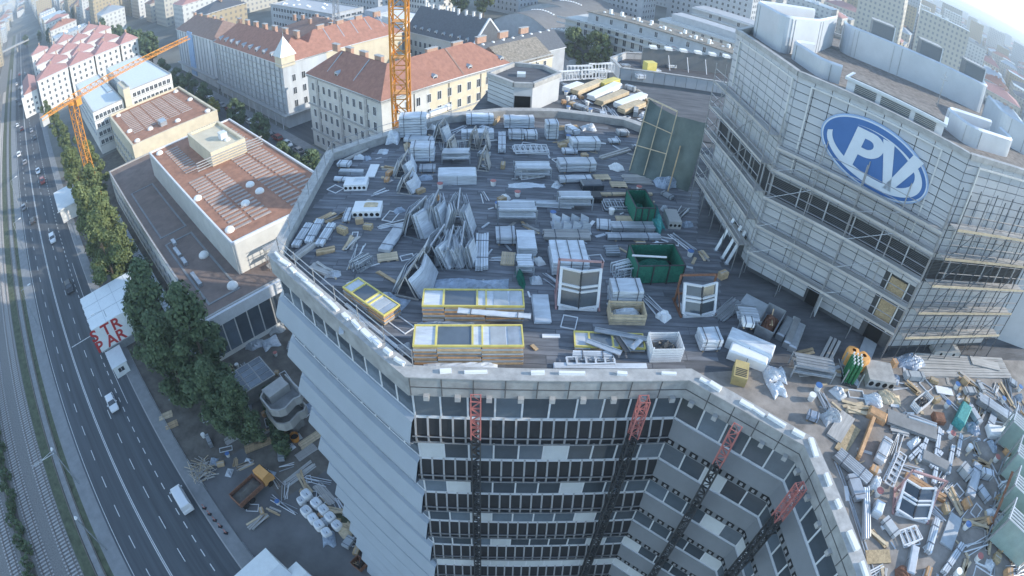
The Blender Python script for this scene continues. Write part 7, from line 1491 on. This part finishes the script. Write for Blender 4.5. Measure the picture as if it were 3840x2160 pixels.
# ---- the ground-level site beside the tower
for lab, x, y, X, Y, m, n in (('timber stack on the ground below the poplars', 1250, 330, 1340, 290, 'timber', 10), ('pale boards on the ground beside the timber stack', 1200, 260, 1300, 220, 'pale_timber', 10), ('long beams on the ground beside the curved balconies', 1700, 440, 1900, 330, 'plank', 8), ('brown planks on the ground by the shrubs', 1850, 500, 2050, 420, 'timber', 10), ('long yellow-brown planks at the tower foot', 2260, 470, 2420, 370, 'pale_timber', 10), ('grey planks at the tower foot beside the yard', 2240, 560, 2380, 470, 'plank', 10), ('concrete beam pair lying on the yard edge', 2150, 760, 2370, 600, 'concrete', 6), ('stack of long boards beside the bulk bags', 2390, 760, 2520, 900, 'plank', 10), ('pale beam beside the bulk bags', 2440, 830, 2500, 890, 'pale_timber', 4), ('scaffold boards on the ground near the glazed lean-to', 1850, 120, 2000, 40, 'plank', 9)):
    do(planks, lab, 7, x, y, X, Y, 1.4, A_, H_=.4, z=.03, m=m, n=n, mess=.05)
bp = thing('brush_pile', 'pale heap of cut brushwood and laths at the edge of the yard', 'brushwood', hit(7, 1530, 660, .02), RST)
for k in range(70): a = UU(0, 3.14); part(bp, 'stick', MB().bar((UU(-1.8, 1.8), UU(-2.2, 2.2), UU(0, .5)), (UU(-1.8, 1.8)+math.cos(a), UU(-2.2, 2.2), UU(.1, .9)), .07, .07, RN.choice(['pale_timber', 'plank'])))
og = thing('orange_bucket', 'round red-orange bucket standing at the tower foot', 'bucket', hit(7, 2230, 420, .03), 0); part(og, 'drum', MB().tube((0, 0, 0), (0, 0, 1.0), .6, 'orange_paint', .7, 14, cap=False)); part(og, 'inside', MB().tube((0, 0, .5), (0, 0, .55), .6, 'black_plastic', n=14))
for lab, x, y, X, Y, D, h, m in (('white tarpaulin bundle near the low building entrance', 1930, 1010, 2000, 1000, 1.6, .8, 'foil'), ('heap of grey junk near the glazed lean-to', 1850, 1200, 1980, 1180, 2.5, .8, 'zinc'), ('heap of white junk at the tower foot', 2000, 1200, 2120, 1150, 2.5, .9, 'foil'), ('brown junk beside the low building front', 1780, 1150, 1880, 1130, 2.0, .7, 'timber'), ('grey spoil heap by the tower foot', 2040, 1090, 2160, 1040, 2.2, .8, 'concrete')): do(heap, lab, 4, x, y, X, Y, D, H_=h, z=.03, m=m, seed=int(x))
do(skip, 'small open rusty container by the yard wall', 8, 110, 1400, 170, 1340, 1.6, A_, H_=1.0, z=.03, m='rust', fill='earth'); do(heap, 'pile of branches and scrap beside the bulk bags', 8, 20, 1180, 120, 1120, 2.2, H_=.9, z=.03, m='pale_timber', seed=88); do(heap, 'dark tarpaulin-covered heap at the end of the bulk bags', 7, 2440, 1230, 2540, 1220, 2.0, H_=1.1, z=.03, m='foil_blue', seed=89)
# scaffold in front of the low building
SB_ = W(76, 40, 0); o = thing('facade_scaffold', 'sunlit scaffolding and hoist platform at the near end of the low building', 'scaffold', W(77.5, 34, 0), RST)
for k in range(6): part(o, 'standard', MB().tube((0, -6+k*2.4, 0), (0, -6+k*2.4, 13), .06, 'scaffold')); part(o, 'standard', MB().tube((1.2, -6+k*2.4, 0), (1.2, -6+k*2.4, 13), .06, 'scaffold'))
for z in (9.4, 11.2, 13): part(o, 'platform', MB().box(-.1, 1.3, -6.2, 6.2, z-.06, z, 'plank')); part(o, 'rail', MB().tube((1.25, -6.2, z+1 if z < 13 else z+.6), (1.25, 6.2, z+1 if z < 13 else z+.6), .05, 'scaffold'))

# ---- many more small piles between the stacks
SCL = 1.0
def fill(n, region, seed, zf=ZD, wh=None):
    r = random.Random(seed); kinds = [('crumpled_foil', 'small crumpled white foil heap lying between the roof stacks', 'foil', 'loose foil heaps on the deck'), ('board_pile', 'short pile of loose boards between the roof stacks', 'boards', 'loose board piles on the deck'), ('small_bundle', 'small pale wrapped bundle between the roof stacks', 'bundle', 'small wrapped bundles on the deck'), ('pipe_pile', 'few short metal pipes lying between the roof stacks', 'pipes', 'short pipe piles on the deck'), ('cardboard_box', 'small brownish box standing between the roof stacks', 'box', 'small boxes on the deck'), ('white_tub', 'small white tub standing between the roof stacks', 'tub', 'white tubs on the deck'), ('rectangular_bracket', 'small empty metal frame lying between the roof stacks', 'frame', 'small frames on the deck')]
    k = 0; tries = 0
    while k < n:
        x, y = region(r)
        if any(abs((x-a)*math.cos(c)+(y-b_)*math.sin(c)) < d+.25 and abs(-(x-a)*math.sin(c)+(y-b_)*math.cos(c)) < e_+.25 for a, b_, c, d, e_ in RECTS): tries += 1; 
        if tries > 9000: break
        if any(abs((x-a)*math.cos(c)+(y-b_)*math.sin(c)) < d+.25 and abs(-(x-a)*math.sin(c)+(y-b_)*math.cos(c)) < e_+.25 for a, b_, c, d, e_ in RECTS): continue
        RECTS.append((x, y, 0, .35, .35))
        q = r.choice(kinds); loc = (x, y, zf+.003); rz = r.uniform(0, 3.1); k += 1; where = wh or ('the inner deck' if x > 14.5 else 'the main deck')
        nm, lab, cat, grp = q; o = thing(nm, lab.replace('roof stacks', 'stacks on ' + where), cat, loc, rz, grp.replace('the deck', where)); o.scale = (SCL, SCL, SCL)
        if nm == 'crumpled_foil': part(o, 'sheet', heapmesh(r.uniform(.5, 1.1), r.uniform(.4, .8), r.uniform(.2, .5), r.choice(['foil', 'foil_blue', 'poly_white']), k))
        elif nm == 'board_pile':
            L = r.uniform(.8, 2.2)
            for j in range(r.randint(3, 7)): part(o, 'board', MB().box(-L/2, L/2, -.08, .08, 0, .045, r.choice(['timber', 'plank', 'pale_timber'])), (r.uniform(-.2, .2), r.uniform(-.25, .25), .05*(j//2)), r.uniform(-.25, .25))
        elif nm == 'small_bundle':
            L, D, h = r.uniform(.7, 1.6), r.uniform(.35, .7), r.uniform(.25, .6); part(o, 'wrapping', MB().box(-L/2, L/2, -D/2, D/2, .06, h, r.choice(['foil', 'zinc', 'grey_board']))); strap(o, L, D, h+.005)
        elif nm == 'pipe_pile':
            L = r.uniform(.9, 2.6)
            for j in range(r.randint(3, 7)): part(o, 'pipe', MB().tube((-L/2, 0, 0), (L/2, 0, 0), .035, r.choice(['alu', 'zinc', 'frame_white']), n=6), (r.uniform(-.2, .2), r.uniform(-.3, .3), .04+.03*(j//3)), r.uniform(-.15, .15))
        elif nm == 'cardboard_box':
            L, D, h = r.uniform(.35, .7), r.uniform(.3, .5), r.uniform(.25, .45); part(o, 'carton', MB().box(-L/2, L/2, -D/2, D/2, 0, h, r.choice(['osb', 'timber', 'orange_wood']))); part(o, 'tape', MB().box(-L/2, L/2, -.03, .03, h+.001, h+.004, 'plank'))
        elif nm == 'white_tub': part(o, 'tub', MB().tube((0, 0, 0), (0, 0, .38), .16, 'dish', .2, 12)); part(o, 'lid', MB().tube((0, 0, .381), (0, 0, .41), .21, r.choice(['dish', 'sign_blue', 'red_paint']), n=12))
        else:
            L, D = r.uniform(.7, 1.6), r.uniform(.4, .9)
            for qx in ((-L/2, L/2, -D/2, -D/2+.05), (-L/2, L/2, D/2-.05, D/2), (-L/2, -L/2+.05, -D/2+.05, D/2-.05), (L/2-.05, L/2, -D/2+.05, D/2-.05)): part(o, 'frame_bar', MB().box(*qx, 0, .06, 'frame_white'))
def reg_main(r):
    while True:
        x, y = r.uniform(-13, 13), r.uniform(19.6, 48)
        if abs(x-.5) + abs(y-33.8)*.95 < 19.5 and not (x > 12 and y > 28): return x, y
def reg_inner(r):
    while True:
        x, y = r.uniform(14.6, 34), r.uniform(3, 20)
        if y < 20.2 and x > 15.2: return x, y
fill(80, reg_main, 5); fill(230, reg_inner, 6)
fill(36, lambda r: (r.uniform(4, 13), r.uniform(51.5, 60)), 8, 44.7, 'the rear link deck')
SCL = 1.7
def reg_site(r): p = W(r.uniform(43, 72), r.uniform(11.5, 27) if r.random() < .6 else r.uniform(3, 12)); return p.x, p.y
fill(90, reg_site, 9, .03, 'the ground below the tower')
def reg_yard(r): p = W(r.uniform(24, 46), r.uniform(10.5, 13.5)); return p.x, p.y
fill(24, reg_yard, 10, .03, 'the yard beside the tower foot')
# white foam strips on the copings
fo_ = MB().box(-.4, .4, -.1, .1, 0, .16, 'poly_white').mesh('foam_block')
for i, n_ in ((6, 14), (7, 6), (8, 6), (9, 5)):
    A0, B0 = offs[0][i], offs[0][i+1]; e = B0-A0; ang = math.atan2(e.y, e.x)
    for k in range(n_):
        f = (k+UU(.2, .8))/n_; p = A0 + e*f; o = thing('foam_block', 'short white foam block lying on the parapet coping of the deck', 'foam', (p.x, p.y, ZP+.072), ang+UU(-.15, .15), 'foam blocks on the copings'); o.scale = (UU(.5, 1.5), UU(.7, 1.4), UU(.6, 1.2)); part(o, 'block', fo_)
# ================================================================== air
hz = MB(); hz.box(-10400, 10400, -10400, 10400, -2, 132, 'asphalt'); hz = hz.mesh('haze'); hm_ = bpy.data.materials.new('haze_air'); hm_.use_nodes = True; hn = hm_.node_tree; hn.nodes.clear()
pv = hn.nodes.new('ShaderNodeVolumePrincipled'); pv.inputs['Density'].default_value = HAZE; pv.inputs['Color'].default_value = (.80, .90, 1.0, 1); pv.inputs['Anisotropy'].default_value = .2; ho = hn.nodes.new('ShaderNodeOutputMaterial'); hn.links.new(pv.outputs[0], ho.inputs['Volume'])
hz.materials.clear(); hz.materials.append(hm_); hob = bpy.data.objects.new('haze', hz); link(hob); stuff(hob); tag(hob, 'thin pale blue haze filling the air over the city', 'haze')
